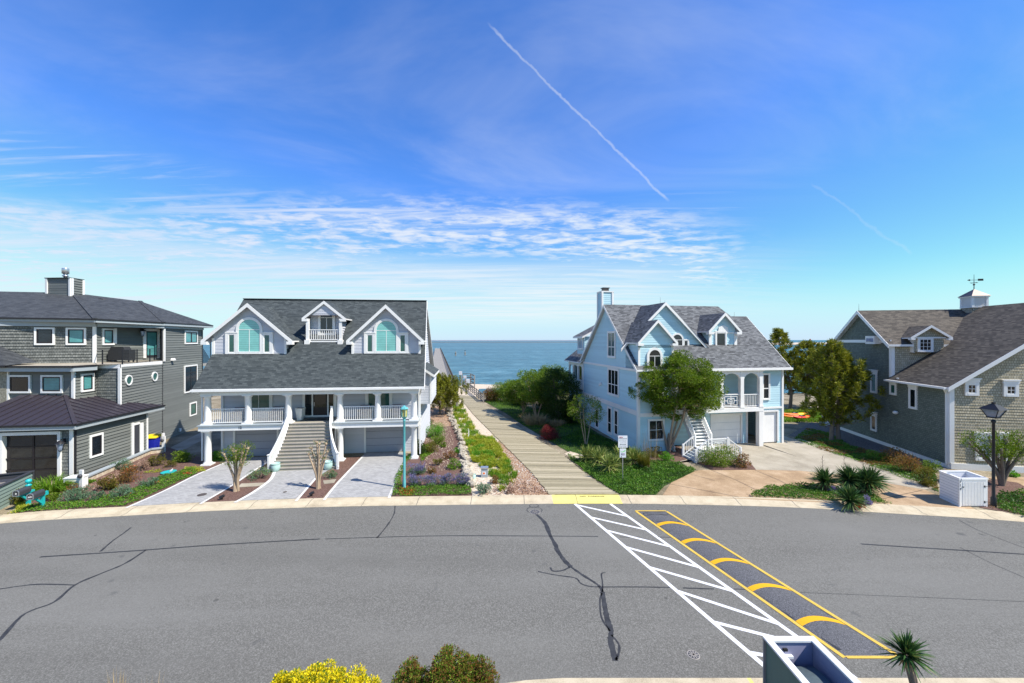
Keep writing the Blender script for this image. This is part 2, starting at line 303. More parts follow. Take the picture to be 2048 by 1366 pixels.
# ---------------------------------------------------------------- building helpers
def unit(p0,p1):
    dx,dy=p1[0]-p0[0],p1[1]-p0[1]; L=math.hypot(dx,dy); return dx/L,dy/L,L
def clipz(poly,a,b):
    for lo,zz in ((True,a),(False,b)):
        out=[]
        for i in range(len(poly)):
            p,q=poly[i],poly[(i+1)%len(poly)]; ip=(p[1]>=zz) if lo else (p[1]<=zz); iq=(q[1]>=zz) if lo else (q[1]<=zz)
            if ip: out.append(p)
            if ip!=iq:
                t=(zz-p[1])/(q[1]-p[1]); out.append((p[0]+t*(q[0]-p[0]),zz))
        poly=out
        if len(poly)<3: return []
    return poly
def siding(mb,p0,p1,polys,mat,course=.17,lap=.028,z00=0.):
    """lap boards on the wall p0->p1 (outside on the right-hand side), polys in (along, z)"""
    dx,dy,L=unit(p0,p1); nx,ny=dy,-dx; nd=nx*3.58-ny*1.44
    lap=.04 if nd<=.2 else max(.013,min(.058,(.085 if nd>2.5 else .05)*nd/4.8))
    for poly in polys:
        z0=min(p[1] for p in poly); z1=max(p[1] for p in poly); k=math.floor((z0-z00)/course)
        while z00+k*course<z1-1e-6:
            a=z00+k*course; b=a+course; c=clipz(poly,a,b); k+=1
            if len(c)<3: continue
            def P(s,z,o): return (p0[0]+dx*s+nx*o,p0[1]+dy*s+ny*o,z)
            vs=[P(s,z,lap*(1-(z-a)/course)) for s,z in c]; f=[list(range(len(c)))]
            lo=min(z for s,z in c); bs=[i for i,(s,z) in enumerate(c) if abs(z-lo)<1e-5]
            if len(bs)>=2:
                s0=min(c[i][0] for i in bs); s1=max(c[i][0] for i in bs); n=len(vs); o=lap*(1-(lo-a)/course)
                vs+=[P(s0,lo,0),P(s1,lo,0),P(s1,lo,o),P(s0,lo,o)]; f.append([n,n+1,n+2,n+3])
            mb.add(vs,f,mat)
def flatwall(mb,p0,p1,polys,mat,off=0.):
    if .03<off<.1: off+=WO
    dx,dy,L=unit(p0,p1); nx,ny=dy,-dx
    for poly in polys: mb.add([(p0[0]+dx*s+nx*off,p0[1]+dy*s+ny*off,z) for s,z in poly],[list(range(len(poly)))],mat)
def rect(s0,z0,s1,z1): return [(s0,z0),(s1,z0),(s1,z1),(s0,z1)]
WO=.035
def wallbox(mb,p0,p1,s0,z0,s1,z1,o0,o1,mat):     # a box on a wall, from offset o0 to o1 outwards
    if o1>.03: o1+=WO
    if o0>.03: o0+=WO
    dx,dy,L=unit(p0,p1); nx,ny=dy,-dx
    P=lambda s,z,o:(p0[0]+dx*s+nx*o,p0[1]+dy*s+ny*o,z)
    v=[P(s0,z0,o1),P(s1,z0,o1),P(s1,z1,o1),P(s0,z1,o1),P(s0,z0,o0),P(s1,z0,o0),P(s1,z1,o0),P(s0,z1,o0)]
    mb.add(v,[(0,1,2,3),(7,6,5,4),(1,5,6,2),(4,0,3,7),(3,2,6,7),(4,5,1,0)],mat)
def wallprism(mb,p0,p1,poly,o0,o1,mat):
    if o1>.03: o1+=WO
    if o0>.03: o0+=WO
    dx,dy,L=unit(p0,p1); nx,ny=dy,-dx
    P=lambda s,z,o:(p0[0]+dx*s+nx*o,p0[1]+dy*s+ny*o,z)
    n=len(poly); mb.add([P(s,z,o1) for s,z in poly]+[P(s,z,o0) for s,z in poly],[list(range(n)),[n+i for i in range(n)][::-1]]+[[i,n+i,n+(i+1)%n,(i+1)%n] for i in range(n)],mat)
def window(par,p0,p1,s0,z0,s1,z1,glass,casing=.11,sash=None,nx=1,ny=1,trim=None,head=0.,name='window',arch=False,munt=.03,sashw=.05):
    """casing outside s0..s1,z0..z1; part 'window' with sub-parts sash and pane"""
    trim=trim or M['white']; sash=sash or M['white']; f=MB(); c=casing
    if arch:
        r=(s1-s0)/2; cx=(s0+s1)/2; zs=z1-r; o=[];i=[]; NN=14
        for k in range(NN+1):
            t=math.pi*k/NN; o.append((cx+r*math.cos(t),zs+r*math.sin(t))); i.append((cx+(r-c)*math.cos(t),zs+(r-c)*math.sin(t)))
        for k in range(NN): wallprism(f,p0,p1,[i[k],o[k],o[k+1],i[k+1]],0,.075,trim)
        wallbox(f,p0,p1,s0,z0,s0+c,zs,0,.075,trim); wallbox(f,p0,p1,s1-c,z0,s1,zs,0,.075,trim); wallbox(f,p0,p1,s0+c,z0,s1-c,z0+c,0,.085,trim)
    else:
        wallbox(f,p0,p1,s0,z0,s0+c,z1,0,.075,trim); wallbox(f,p0,p1,s1-c,z0,s1,z1,0,.075,trim)
        wallbox(f,p0,p1,s0+c,z1-c,s1-c,z1,0,.072,trim); wallbox(f,p0,p1,s0+c,z0,s1-c,z0+c,0,.085,trim)
    if head: wallbox(f,p0,p1,s0-.04,z1+.002,s1+.04,z1+head,0,.09,trim); wallprism(f,p0,p1,[(s0-.04,z1+head),(s1+.04,z1+head),(s1+.13,z1+head+.1),(s0-.13,z1+head+.1)],0,.13,trim)
    w=f.build(name,par); a0,b0,a1,b1=s0+c,z0+c,s1-c,z1-c; g=MB(); q=MB(); sw=sashw
    if arch:
        r=(a1-a0)/2; cx=(a0+a1)/2; zs=b1-r; pts=[(a0,b0),(a1,b0)]+[(cx+r*math.cos(math.pi*k/14),zs+r*math.sin(math.pi*k/14)) for k in range(15)]
        flatwall(q,p0,p1,[pts],glass,.036); wallbox(g,p0,p1,cx-.02,b0,cx+.02,zs,.037,.05,trim); wallbox(g,p0,p1,a0,zs-.02,a1,zs+.02,.037,.052,trim)
    else:
        flatwall(q,p0,p1,[rect(a0,b0,a1,b1)],glass,.036)
        wallbox(g,p0,p1,a0,b0,a0+sw,b1,.037,.055,sash); wallbox(g,p0,p1,a1-sw,b0,a1,b1,.037,.055,sash)
        wallbox(g,p0,p1,a0+sw,b0,a1-sw,b0+sw,.037,.055,sash); wallbox(g,p0,p1,a0+sw,b1-sw,a1-sw,b1,.037,.055,sash)
        for k in range(1,nx): x=a0+(a1-a0)*k/nx; wallbox(g,p0,p1,x-munt/2,b0+sw,x+munt/2,b1-sw,.037,.052,sash)
        for k in (ny if isinstance(ny,(list,tuple)) else [j/ny for j in range(1,ny)]): z=b0+(b1-b0)*k; wallbox(g,p0,p1,a0+sw,z-munt/2,a1-sw,z+munt/2,.037,.05,sash)
    q.build('pane',w); g.build('sash',w); return w
def roofslab(mb,pts,mat,trim,th=.16):    # roof plane with a thick edge in trim colour
    n=len(pts); a,b,c=Vector(pts[0]),Vector(pts[1]),Vector(pts[2]); nn=(b-a).cross(c-a).normalized()
    if nn.z<0: pts=list(pts)[::-1]
    mb.poly(pts,mat); lo=[(p[0],p[1],p[2]-th) for p in pts]
    mb.add(list(pts)+lo,[[i,n+i,n+(i+1)%n,(i+1)%n] for i in range(n)],trim); mb.add(lo,[list(range(n))[::-1]],M['soft'])
def rake(mb,a,b,w,h,mat,drop=0.):        # board under a roof edge from a to b (top edge on the line)
    a=Vector(a);b=Vector(b); mb.beam((a.x,a.y,a.z-h/2-drop),(b.x,b.y,b.z-h/2-drop),w,h,mat)
def railing(par,a,b,h=1.0,sp=.13,mat=None,post=.0,name='railing',bw=.035,rail=.06,posts=()):
    mat=mat or M['white']; mb=MB(); A,B=Vector(a),Vector(b); L=(B-A).length; n=max(2,int(L/sp))
    mb.beam(A+Vector((0,0,h)),B+Vector((0,0,h)),rail*1.5,rail,mat); mb.beam(A+Vector((0,0,.1)),B+Vector((0,0,.1)),rail,rail,mat)
    for i in range(n+1):
        p=A.lerp(B,i/n); mb.box(p.x-bw/2,p.y-bw/2,p.z+.12,p.x+bw/2,p.y+bw/2,p.z+h-.02,mat)
    for t in posts:
        p=A.lerp(B,t); mb.box(p.x-.06,p.y-.06,p.z-.02,p.x+.06,p.y+.06,p.z+h+.06,mat)
    return mb.build(name,par)
def column(par,u,v,z0,z1,r=.24,name='column',base=True):
    mb=MB(); w=M['white']
    hb=.16
    mb.box(u-r*1.45,v-r*1.45,z0,u+r*1.45,v+r*1.45,z0+.1,w)
    mb.lathe([(r*1.3,.1),(r*1.3,.18),(r*1.02,.24),(r,.3),(r*1.0,(z1-z0)*.4),(r*.86,z1-z0-.24),(r*1.0,z1-z0-.2),(r*1.2,z1-z0-.12),(r*1.2,z1-z0-.08)],(u,v,z0),w,20)
    mb.box(u-r*1.35,v-r*1.35,z1-.08,u+r*1.35,v+r*1.35,z1,w)
    return mb.build(name,par)
def gable(mb_roof,mb_trim,mb_wall,uc,v,zp,ze,hw,vback,wmat,rmat,wallhw,wallz0,ov=.35,bw=.2,clapc=.17,slope=None,horiz=False,ret=0.):
    """a roof gable facing -v: peak (uc,zp), eaves at uc+-hw,ze; ridge runs back to vback"""
    s=(zp-ze)/hw
    for sg in (-1,1):
        roofslab(mb_roof,[(uc,v-ov,zp),(uc+sg*hw,v-ov,ze),(uc+sg*hw,vback[0],ze),(uc,vback[1],zp)],rmat,M['white'],.1)
        # barge board: solid plank in the gable plane
        a=(uc,v-ov-.03,zp+.02); b=(uc+sg*hw,v-ov-.03,ze+.02)
        mb_trim.prism([a,b,(b[0],b[1],b[2]-bw*1.25),(a[0],a[1],a[2]-bw*1.25)],(0,.05,0),M['white'])
        if ret: mb_trim.box(uc+sg*hw,v-ov-.04,ze-bw*1.25,uc+sg*(hw-ret),v-.0,ze-.06,M['white'])
    zt=lambda du: zp-.1-s*abs(du)
    siding(mb_wall,(uc-wallhw,v),(uc+wallhw,v),[[(0,wallz0),(2*wallhw,wallz0),(2*wallhw,zt(wallhw)),(wallhw,zp-.1),(0,zt(wallhw))]],wmat,clapc)
def textobj(name,s,size,mat,parent,loc,rot,ext=.003,bold=0.):
    cu=bpy.data.curves.new(name,'FONT'); cu.body=s; cu.size=size; cu.extrude=ext; cu.offset=bold; cu.align_x='CENTER'; cu.align_y='CENTER'
    tmp=bpy.data.objects.new(name,cu); col.objects.link(tmp); bpy.context.view_layer.update(); me=bpy.data.meshes.new_from_object(tmp.evaluated_get(bpy.context.evaluated_depsgraph_get())); me.materials.clear(); me.materials.append(mat); bpy.data.objects.remove(tmp)
    o=bpy.data.objects.new(name,me); col.objects.link(o); o.location=loc; o.rotation_euler=rot
    if parent: o.parent=parent
    return o
def downpipe(mb,pts,m,r=.05):
    for a,b in zip(pts,pts[1:]): mb.beam(a,b,r*2,r*2,m)
def wpx(fr,par,p0,p1,L,T,R,B,glass,**k):
    s0=fr.on(L,(T+B)/2,p0,p1)[0]; s1=fr.on(R,(T+B)/2,p0,p1)[0]; xm=(L+R)/2
    return window(par,p0,p1,s0,fr.on(xm,B,p0,p1)[1],s1,fr.on(xm,T,p0,p1)[1],glass,**k)
def bpx(mb,fr,p0,p1,L,T,R,B,o0,o1,mat):
    s0=fr.on(L,(T+B)/2,p0,p1)[0]; s1=fr.on(R,(T+B)/2,p0,p1)[0]; xm=(L+R)/2
    wallbox(mb,p0,p1,s0,fr.on(xm,B,p0,p1)[1],s1,fr.on(xm,T,p0,p1)[1],o0,o1,mat); return s0,s1
def house2():
    f=Fr(-22.48,29.29,6.5); R=empty('dormered_house',(f.ox,f.oy,0),f.a)
    tag(R,'pale lavender clapboard house with three front gables, white columns and wide central stairs','house')
    W=M['white']; zc=5.5; Wl=15.15
    # walls
    w=MB(); V=2.0
    siding(w,(0,V),(Wl,V),[rect(0,0,.9,2.6),rect(4.0,0,Wl-4.3,2.6),rect(Wl-1.3,0,Wl,2.6),rect(.9,2.3,4.0,2.6),rect(Wl-4.3,2.3,Wl-1.3,2.6),rect(0,2.9,Wl,5.6)],M['h2clap'],.22)
    zt=lambda v:5.5+1.075*(v+.45)
    for p0,p1 in (((0,11.2),(0,V)),((Wl,V),(Wl,11.2))):
        a=V if p0[1]==V else 11.2
        pol=[(0,0),(9.2,0),(9.2,zt(V)-.3 if p1[1]==V else 5.6),(4.95 if p1[1]==V else 4.25,12.4),(0,5.6 if p1[1]==V else zt(V)-.3)]
        siding(w,p0,p1,[pol],M['h2clap'],.22)
    siding(w,(Wl,11.2),(0,11.2),[rect(0,0,Wl,5.6)],M['h2clap'],.22)
    siding(w,(-1.7,5.2),(0,5.2),[rect(0,0,1.7,5.3)],M['h2clap'],.22); w.box(-1.72,5.14,0,-1.58,5.2,5.3,W)
    w.build('wall',R)
    # roof
    r=MB(); e0=(-.72,-.45,5.62); e1=(15.76,-.45,5.62); g0=(-.72,6.3,12.86); g1=(15.3,6.3,12.86)
    roofslab(r,[e0,e1,g1,g0],M['roof2'],M['white'],.14); roofslab(r,[g0,g1,(15.6,12.6,5.62),(-.72,12.6,5.62)],M['roof2'],M['white'],.14)
    for sx in (-.72,): r.prism([(sx-.01,-.45,5.6),(sx-.01,6.3,12.84),(sx-.01,12.6,5.6),(sx-.01,12.6,5.35),(sx-.01,6.3,12.55),(sx-.01,-.45,5.35)],(.04,0,0),W)
    r.prism([(15.78,-.45,5.6),(15.32,6.3,12.84),(15.32,6.3,12.55),(15.78,-.45,5.35)],(.04,0,0),W)
    r.beam((-.72,6.3,12.88),(15.3,6.3,12.88),.3,.05,M['roof2'])
    ro=r.build('roof',R)
    gt=MB(); gt.box(-.75,-.60,5.44,15.8,-.46,5.60,W); gt.beam((15.55,-.5,5.45),(15.4,.1,5.0),.09,.09,W); gt.beam((15.4,.1,5.0),(15.4,.1,.3),.09,.09,W); gt.beam((-.3,-.5,5.45),(-.35,.1,5.1),.09,.09,W); gt.beam((-.35,.1,5.1),(-.35,.1,.3),.09,.09,W); gt.build('gutter',R)
    d=MB()
    d.box(-.4,-.3,2.55,5.75,-.1,2.9,W); d.box(8.85,-.3,2.55,15.3,-.1,2.9,W); d.box(-.45,-.38,2.9,5.8,1.98,2.97,M['trimgrey']); d.box(8.8,-.38,2.9,15.35,1.98,2.97,M['trimgrey']); d.box(5.8,-.1,2.9,8.8,1.98,2.968,M['wood'])
    d.box(-.4,-.1,2.55,-.2,1.97,2.9,W); d.box(15.1,-.1,2.55,15.3,1.97,2.9,W); d.box(-.2,-.1,2.6,15.1,1.97,2.66,M['soft'])
    d.build('porch_deck',R)
    c=MB(); c.box(-.3,-.2,5.40,15.3,1.97,5.44,M['soft']); c.box(-.3,-.25,5.12,15.3,.12,5.38,W); c.build('porch_ceiling',R)
    for u in (0.08,2.88,5.71,9.43,12.22,14.95): column(R,u,0.02,2.97,5.14,.23)
    for u in (0.08,9.43,14.95): column(R,u,0.02,0,2.57,.23)
    for a,b in ((.32,2.64),(3.12,5.4),(9.7,11.98),(12.46,14.7)): railing(R,(a,0,3.0),(b,0,3.0),1.1,.135)
    t=textobj('house_number','12',.24,M['dgrey'],R,(2.45,-.306,2.74),(math.pi/2,0,0),.004,.008)
    # garage doors and lower posts
    for (a,b,z) in ((.9,4.0,2.3),(Wl-4.3,Wl-1.3,2.3)):
        g=MB(); 
        for k in range(4): g.box(a,V+.02,k*z/4+.01,b,V+.06,(k+1)*z/4-.012,M['gardoor'])
        g.box(a-.02,V+.05,0,b+.02,V+.1,z,M['dgrey']); g.build('garage_door',R)
        q=MB(); q.box(a-.14,V-.06,0,a,V+.04,z+.14,W); q.box(b,V-.06,0,b+.14,V+.04,z+.14,W); q.box(a,V-.06,z,b,V+.04,z+.14,W); q.build('garage_trim',R)
    q=MB(); q.box(-.1,V-.1,0,.06,V+.02,5.4,W); q.box(Wl-.1,V-.08,0,Wl+.04,V+.02,5.4,W); q.box(5.4,V-1.9,0,5.55,V-.1,2.55,W); q.box(9.0,V-1.9,0,9.12,V-.1,2.55,W); q.build('corner_board',R)
    # porch windows and doors
    p0,p1=(0,V),(Wl,V)
    wpx(f,R,p0,p1,490,783,546,822,M['gslat'],nx=2,casing=.2); wpx(f,R,p0,p1,731,779,785,820,M['gslat'],nx=2,casing=.2)
    D=MB(); bpx(D,f,p0,p1,606,778,611,832,0,.1,W); bpx(D,f,p0,p1,668,778,674,832,0,.1,W); bpx(D,f,p0,p1,611,777,668,781,0,.1,W); bpx(D,f,p0,p1,624.5,781,627,832,0,.09,W); bpx(D,f,p0,p1,655.5,781,658,832,0,.09,W); bpx(D,f,p0,p1,611,830,668,832.5,0,.1,W)
    fr=D.build('door_frame',R)
    D=MB(); bpx(D,f,p0,p1,611.2,781,624.3,830,0,.04,M['gdark']); bpx(D,f,p0,p1,658.2,781,667.8,830,0,.04,M['gdark']); D.build('sidelight',fr)
    D=MB(); bpx(D,f,p0,p1,627.2,781,655.3,830,0,.05,M['sashdark']); bpx(D,f,p0,p1,630,784,652.5,814,.051,.06,M['gdark']); dr=D.build('front_door',fr); D=MB(); bpx(D,f,p0,p1,629,804,630,812,.06,.1,M['steel']); D.build('handle',dr)
    # stairs, flaring outward at the foot
    n=14; s=MB(); L0,_=f.loc(*G(547,939)); R0,_=f.loc(*G(674,938)); Lt,Rt=5.9,8.75; vb=f.loc(*G(600,941))[1]
    def edge(t): q=(1-t)**2.0; return Lt+(L0-Lt)*q, Rt+(R0-Rt)*q
    for i in range(n):
        t0=i/n; t1=(i+1)/n; z=2.97*(i+1)/n; v0=vb+(-.1-vb)*t0; v1=vb+(-.1-vb)*t1; a,b=edge(t0)
        s.box(a,v0,0 if i<1 else z-.45,b,v1,z-.045,M['wood']); s.box(a-.02,v0-.04,z-.045,b+.02,v1,z,M['ash'])
    st=s.build('stairs',R)
    for k in (0,1):
        m=MB(); pts=[]
        for j in range(13):
            t=j/12; e=edge(t)[k]+(-.08 if k==0 else .08); pts.append(Vector((e,vb-.05+(.05-vb)*t,2.97*t)))
        for a,b in zip(pts,pts[1:]):
            m.beam(a+Vector((0,0,1.02)),b+Vector((0,0,1.02)),.12,.09,W); m.beam(a+Vector((0,0,.1)),b+Vector((0,0,.1)),.07,.34,W)
            for q in (0,.5): p=a.lerp(b,q); m.box(p.x-.025,p.y-.025,p.z+.1,p.x+.025,p.y+.025,p.z+1.0,W)
        for p in (pts[0],pts[-1]): m.box(p.x-.07,p.y-.07,p.z-.02,p.x+.07,p.y+.07,p.z+1.16,W); m.box(p.x-.1,p.y-.1,p.z+1.16,p.x+.1,p.y+.1,p.z+1.2,W)
        m.build('stair_railing',R)
    # big dormers
    for uc,hl,L,T,Rr,B in ((2.02,2.62,(454,473,478),0,0,0),(12.5,2.6,0,0,0,0)):
        v=1.9; zp=12.05; ze=9.14; hw=3.33 if uc<5 else 3.05; rr=MB();tt=MB();ww=MB()
        gable(rr,tt,ww,uc,v,zp,ze,hw,((ze-5.62)/1.073-.3,(zp-5.62)/1.073-.3),M['h2clap'],M['roof2'],2.66,8.0,ov=.4,bw=.24,clapc=.25,ret=.42)
        for sg in (-1,1):
            x=uc+sg*2.66; siding(ww,(x,v+2.6) if sg<0 else (x,v),(x,v) if sg<0 else (x,v+2.6),[[(0,9.6),(0,8.2) if sg>0 else (0,10.4),(2.6,8.0) if sg<0 else (2.6,10.4),(2.6,9.6)]] if 0 else [rect(0,8.0,2.6,9.5)],M['h2clap'],.25)
            tt.box(x-.09,v-.06,8.0,x+.09,v+.02,9.35,W)
        tt.box(uc-2.66,v-.05,7.98,uc+2.66,v+.0,8.1,W)
        dr=ww.build('dormer',R); rr.build('dormer_roof',dr); tt.build('trim',dr)
        p0,p1=(uc-2.66,v),(uc+2.66,v)
        window(dr,p0,p1,2.66-.98,8.1,2.66+.98,11.0 if uc<5 else 10.95,M['gmint'],casing=.2,arch=True)
        for sg in (-1,1):
            c=2.66+sg*1.3; window(dr,p0,p1,c-.34,8.1,c+.34,9.75,M['gslat'],casing=.12,ny=1)
        tt=MB()
        for sg in (-1,1): c=2.66+sg*1.3; wallbox(tt,p0,p1,c-.46,9.752,c+.46,9.83,0,.1,W); wallbox(tt,p0,p1,min(c+sg*.342,c+sg*.46),8.1,max(c+sg*.342,c+sg*.46),9.752,0,.08,W)
        tt.build('casing',dr)
    # small balcony dormer
    uc=7.35; v=3.0; zp=12.4; ze=10.98; hw=1.72; rr=MB();tt=MB();ww=MB()
    gable(rr,tt,ww,uc,v-.25,zp,ze,hw,((ze-5.62)/1.073-.3,(zp-5.62)/1.073-.3),M['h2clap'],M['roof2'],1.3,11.3,ov=.12,bw=.2,clapc=.2,ret=.45)
    siding(ww,(uc-1.3,v+.35),(uc+1.3,v+.35),[rect(0,9.2,2.6,11.2),[(0,11.2),(2.6,11.2),(1.3,12.25)]],M['h2clap'],.2)
    siding(ww,(uc-1.3,v+2.6),(uc-1.3,v+.1),[rect(0,9.1,2.5,11)],M['h2clap'],.2); siding(ww,(uc+1.3,v+.1),(uc+1.3,v+2.6),[rect(0,9.1,2.5,11)],M['h2clap'],.2)
    for sg in (-1,1):
        x=uc+sg*1.3; tt.box(x-.11,v-.36,9.05,x+.11,v-.14,10.95,W); tt.box(x-.2,v-.45,8.85,x+.2,v-.05,9.2,W)
    tt.box(uc-1.2,v-.34,9.02,uc+1.2,v+.3,9.14,W)
    dr=ww.build('balcony_dormer',R); rr.build('dormer_roof',dr); tt.build('trim',dr)
    railing(dr,(uc-1.2,v-.25,9.14),(uc+1.2,v-.25,9.14),.9,.17,bw=.045)
    window(dr,(uc-1.3,v+.35),(uc+1.3,v+.35),.62,9.6,1.98,11.75,M['gdark'],casing=.2,arch=True)
    # bay on the right side
    b=MB(); x0,x1=Wl+.02,16.05
    siding(b,(x0,2.2),(x1,2.2),[[(0,3.9),(x1-x0,3.9),(x1-x0,6.25),(0,6.95)]],M['h2clap'],.22); siding(b,(x1,2.2),(x1,7.5),[rect(0,3.9,5.3,6.3)],M['h2clap'],.22); b.box(x0,2.2,3.86,x1,7.5,3.9,M['soft'])
    b.box(x1-.1,2.15,3.86,x1+.05,2.25,6.3,W); by=b.build('side_bay',R)
    b=MB(); roofslab(b,[(x0-.1,1.9,7.15),(x1+.3,1.9,6.3),(x1+.3,7.8,6.3),(x0-.1,7.8,7.15)],M['roof2'],W,.22); b.build('bay_roof',by)
    return f,R
def house3():
    f=Fr(10.34,32.55,10.67); R=empty('blue_house',(f.ox,f.oy,0),f.a); W=M['white']; C=M['h3clap']; cr=.2
    tag(R,'sky blue clapboard house with silver grey shingle roof, white trim and an arched upstairs porch','house')
    vb=12.4; ze=6.62; vr=6.2; sl=.893
    zf=lambda v:6.8+sl*(v+.35)
    w=MB(); U=13.9
    siding(w,(0,vb),(0,0),[rect(0,0,vb,3.15),rect(0,3.15,vb,ze),[(0,ze),(vb,ze),(vb-vr,zf(vr)-.15)]],C,cr)
    siding(w,(0,0),(3.1,0),[rect(0,0,3.1,8.8)],C,cr)                              # entry bay
    siding(w,(3.1,0),(3.1,1.5),[rect(0,0,1.5,6.6)],C,cr)
    siding(w,(3.1,1.5),(5.9,1.5),[rect(0,0,2.8,3.0)],C,cr); siding(w,(3.1,2.1),(11.6,2.1),[rect(0,3.3,8.5,6.8)],C,cr)
    siding(w,(5.9,1.0),(11.0,1.0),[rect(0,0,1.58,3.05),rect(4.48,0,5.1,3.05),rect(1.58,2.55,4.48,3.05)],C,cr)
    siding(w,(10.9,2.0),(11.7,2.0),[rect(0,0,.8,3.3)],C,cr); w.box(10.95,1.9,0,11.6,1.96,2.4,W)
    siding(w,(11.55,.15),(U,.15),[rect(0,0,.4,3.3),rect(1.75,0,U-11.55,3.3),rect(.4,2.9,1.75,3.3)],C,cr)
    siding(w,(11.6,.15),(U,.15),[rect(0,3.3,U-11.6,6.6)],C,cr); siding(w,(11.6,2.1),(11.6,.15),[rect(0,3.3,1.95,6.6)],C,cr)
    siding(w,(U,.15),(U,9),[[(0,0),(8.85,0),(8.85,6.6),(4.7,11.2),(0,6.6)]],C,cr); siding(w,(14,vb),(0,vb),[rect(0,0,14,ze)],C,cr)
    w.build('wall',R)
    t=MB()
    p0,p1=(0,vb),(0,0)
    wallbox(t,p0,p1,0,ze-.03,vb,ze+.17,0,.06,W); wallbox(t,p0,p1,0,2.98,vb,3.38,0,.06,W); wallbox(t,p0,p1,vb-.16,0,vb,2.97,0,.06,W); wallbox(t,p0,p1,vb-.16,3.39,vb,6.58,0,.06,W); wallbox(t,p0,p1,-.02,3.39,.16,6.58,0,.06,W)
    t.box(-.05,-.06,0,.13,-.0,8.6,W); t.box(2.95,-.06,3.3,3.13,0,8.8,W); t.box(U-.14,.06,0,U+.04,.12,6.6,W); t.box(11.6,.05,3.18,U-.14,.12,3.34,W); t.box(.13,-.05,2.9,2.95,0,3.2,W)
    t.box(10.9,.9,0,11.05,.98,3.0,W)
    t.build('trim',R)
    # roofs
    r=MB(); e=-.35
    roofslab(r,[(-.35,e,zf(e)),(14.3,e,zf(e)),(14.5,5,zf(5)),(12.7,5,zf(5)),(12.2,vr,zf(vr)),(-.35,vr,zf(vr))],M['roof3'],W,.16)
    roofslab(r,[(-.35,vr,zf(vr)),(12.2,vr,zf(vr)),(13.6,vb+.35,6.8),(-.35,vb+.35,6.8)],M['roof3'],W,.16)
    roofslab(r,[(12.7,5,zf(5)),(14.5,5,zf(5)),(14.5,10.3,6.8),(12.9,10.3,6.8)],M['roof3'],W,.1); r.poly([(12.2,vr,zf(vr)),(12.7,5,zf(5)),(12.9,10.3,6.8),(13.6,vb+.35,6.8)],M['roof3'])
    r.build('roof',R)
    g=MB()
    for a,b in (((-.37,e,zf(e)),(-.37,vr,zf(vr))),((-.37,vb+.35,6.8),(-.37,vr,zf(vr)))): g.prism([a,b,(b[0],b[1],b[2]-.28),(a[0],a[1],a[2]-.28)],(.05,0,0),W)
    g.prism([(14.32,e,zf(e)),(14.52,5,zf(5)),(14.52,5,zf(5)-.25),(14.32,e,zf(e)-.25)],(-.04,0,0),W)
    g.box(3.4,-.5,6.6,14.35,-.36,6.79,W); g.box(3.3,-.34,6.5,11.6,-.1,6.6,W); g.build('fascia',R)
    # gables
    rr=MB();tt=MB();ww=MB()
    gable(rr,tt,ww,1.56,0,10.85,8.98,1.78,((8.98-7.1)/sl,(10.85-7.1)/sl),C,M['roof3'],1.55,8.55,ov=.35,bw=.2,clapc=cr,ret=.5)
    siding(ww,(0,2.2),(0,.02),[rect(0,6.8,2.18,8.85)],C,cr)
    en=ww.build('entry_gable',R); rr.build('gable_roof',en); tt.build('trim',en)
    wpx(f,en,(0,0),(3.1,0),1293,695,1324,748,M['gdark'],casing=.2,arch=True)
    rr=MB();tt=MB();ww=MB(); uc=3.45;zp=12.5
    gable(rr,tt,ww,uc,1.9,zp,8.45,4.2,((8.45-7.1)/sl,5.95),C,M['roof3'],3.9,8.35,ov=.3,bw=.22,clapc=cr)
    bg=ww.build('cross_gable',R); rr.build('gable_roof',bg); tt.box(uc-.6,1.82,8.38,uc+4.0,1.88,8.55,W); tt.build('trim',bg)
    wpx(f,bg,(uc-3.9,1.9),(uc+3.9,1.9),1341,666,1366,694,M['gdark'],casing=.14,arch=True,nx=2); wpx(f,bg,(uc-3.9,1.9),(uc+3.9,1.9),1364.5,678,1377,695,M['gdark'],casing=.12)
    rr=MB();tt=MB();ww=MB(); uc=9.3
    gable(rr,tt,ww,uc,1.9,11.65,9.98,1.68,((9.98-7.1)/sl,(11.65-7.1)/sl),C,M['roof3'],1.3,8.5,ov=.35,bw=.22,clapc=cr,ret=.5)
    for sg in (-1,1):
        x=uc+sg*1.3; siding(ww,(x,4.2) if sg<0 else (x,1.92),(x,1.92) if sg<0 else (x,4.2),[rect(0,8.5,2.28,9.95)],C,cr); tt.box(x-.14,1.83,8.45,x+.14,1.89,9.9,W)
    tt.box(uc-1.16,1.84,8.45,uc+1.16,1.89,8.62,W); tt.prism([(uc-.55,1.8,9.85),(uc+.55,1.8,9.85),(uc+.45,1.8,10.35),(uc,1.8,10.55),(uc-.45,1.8,10.35)],(0,.09,0),W); tt.box(uc-1.1,1.81,9.8,uc+1.1,1.88,9.92,W)
    rg=ww.build('dormer',R); rr.build('dormer_roof',rg); tt.build('trim',rg)
    wpx(f,rg,(uc-1.3,1.9),(uc+1.3,1.9),1429.5,662,1452,695.5,M['gdark'],casing=.12)
    # side windows
    for L,T,Rr,B,nx,ny in ((1216.4,662,1232.2,716,2,[.4]),(1216.8,736.5,1239,791.8,3,[.4]),(1216,813,1225,868,1,[.4]),(1229.3,818,1238,872,1,[.4]),(1191.4,816,1199,857,1,[.4])):
        wpx(f,R,p0,p1,L,T,Rr,B,M['gdark'],nx=nx,ny=ny,casing=.15,munt=.07)
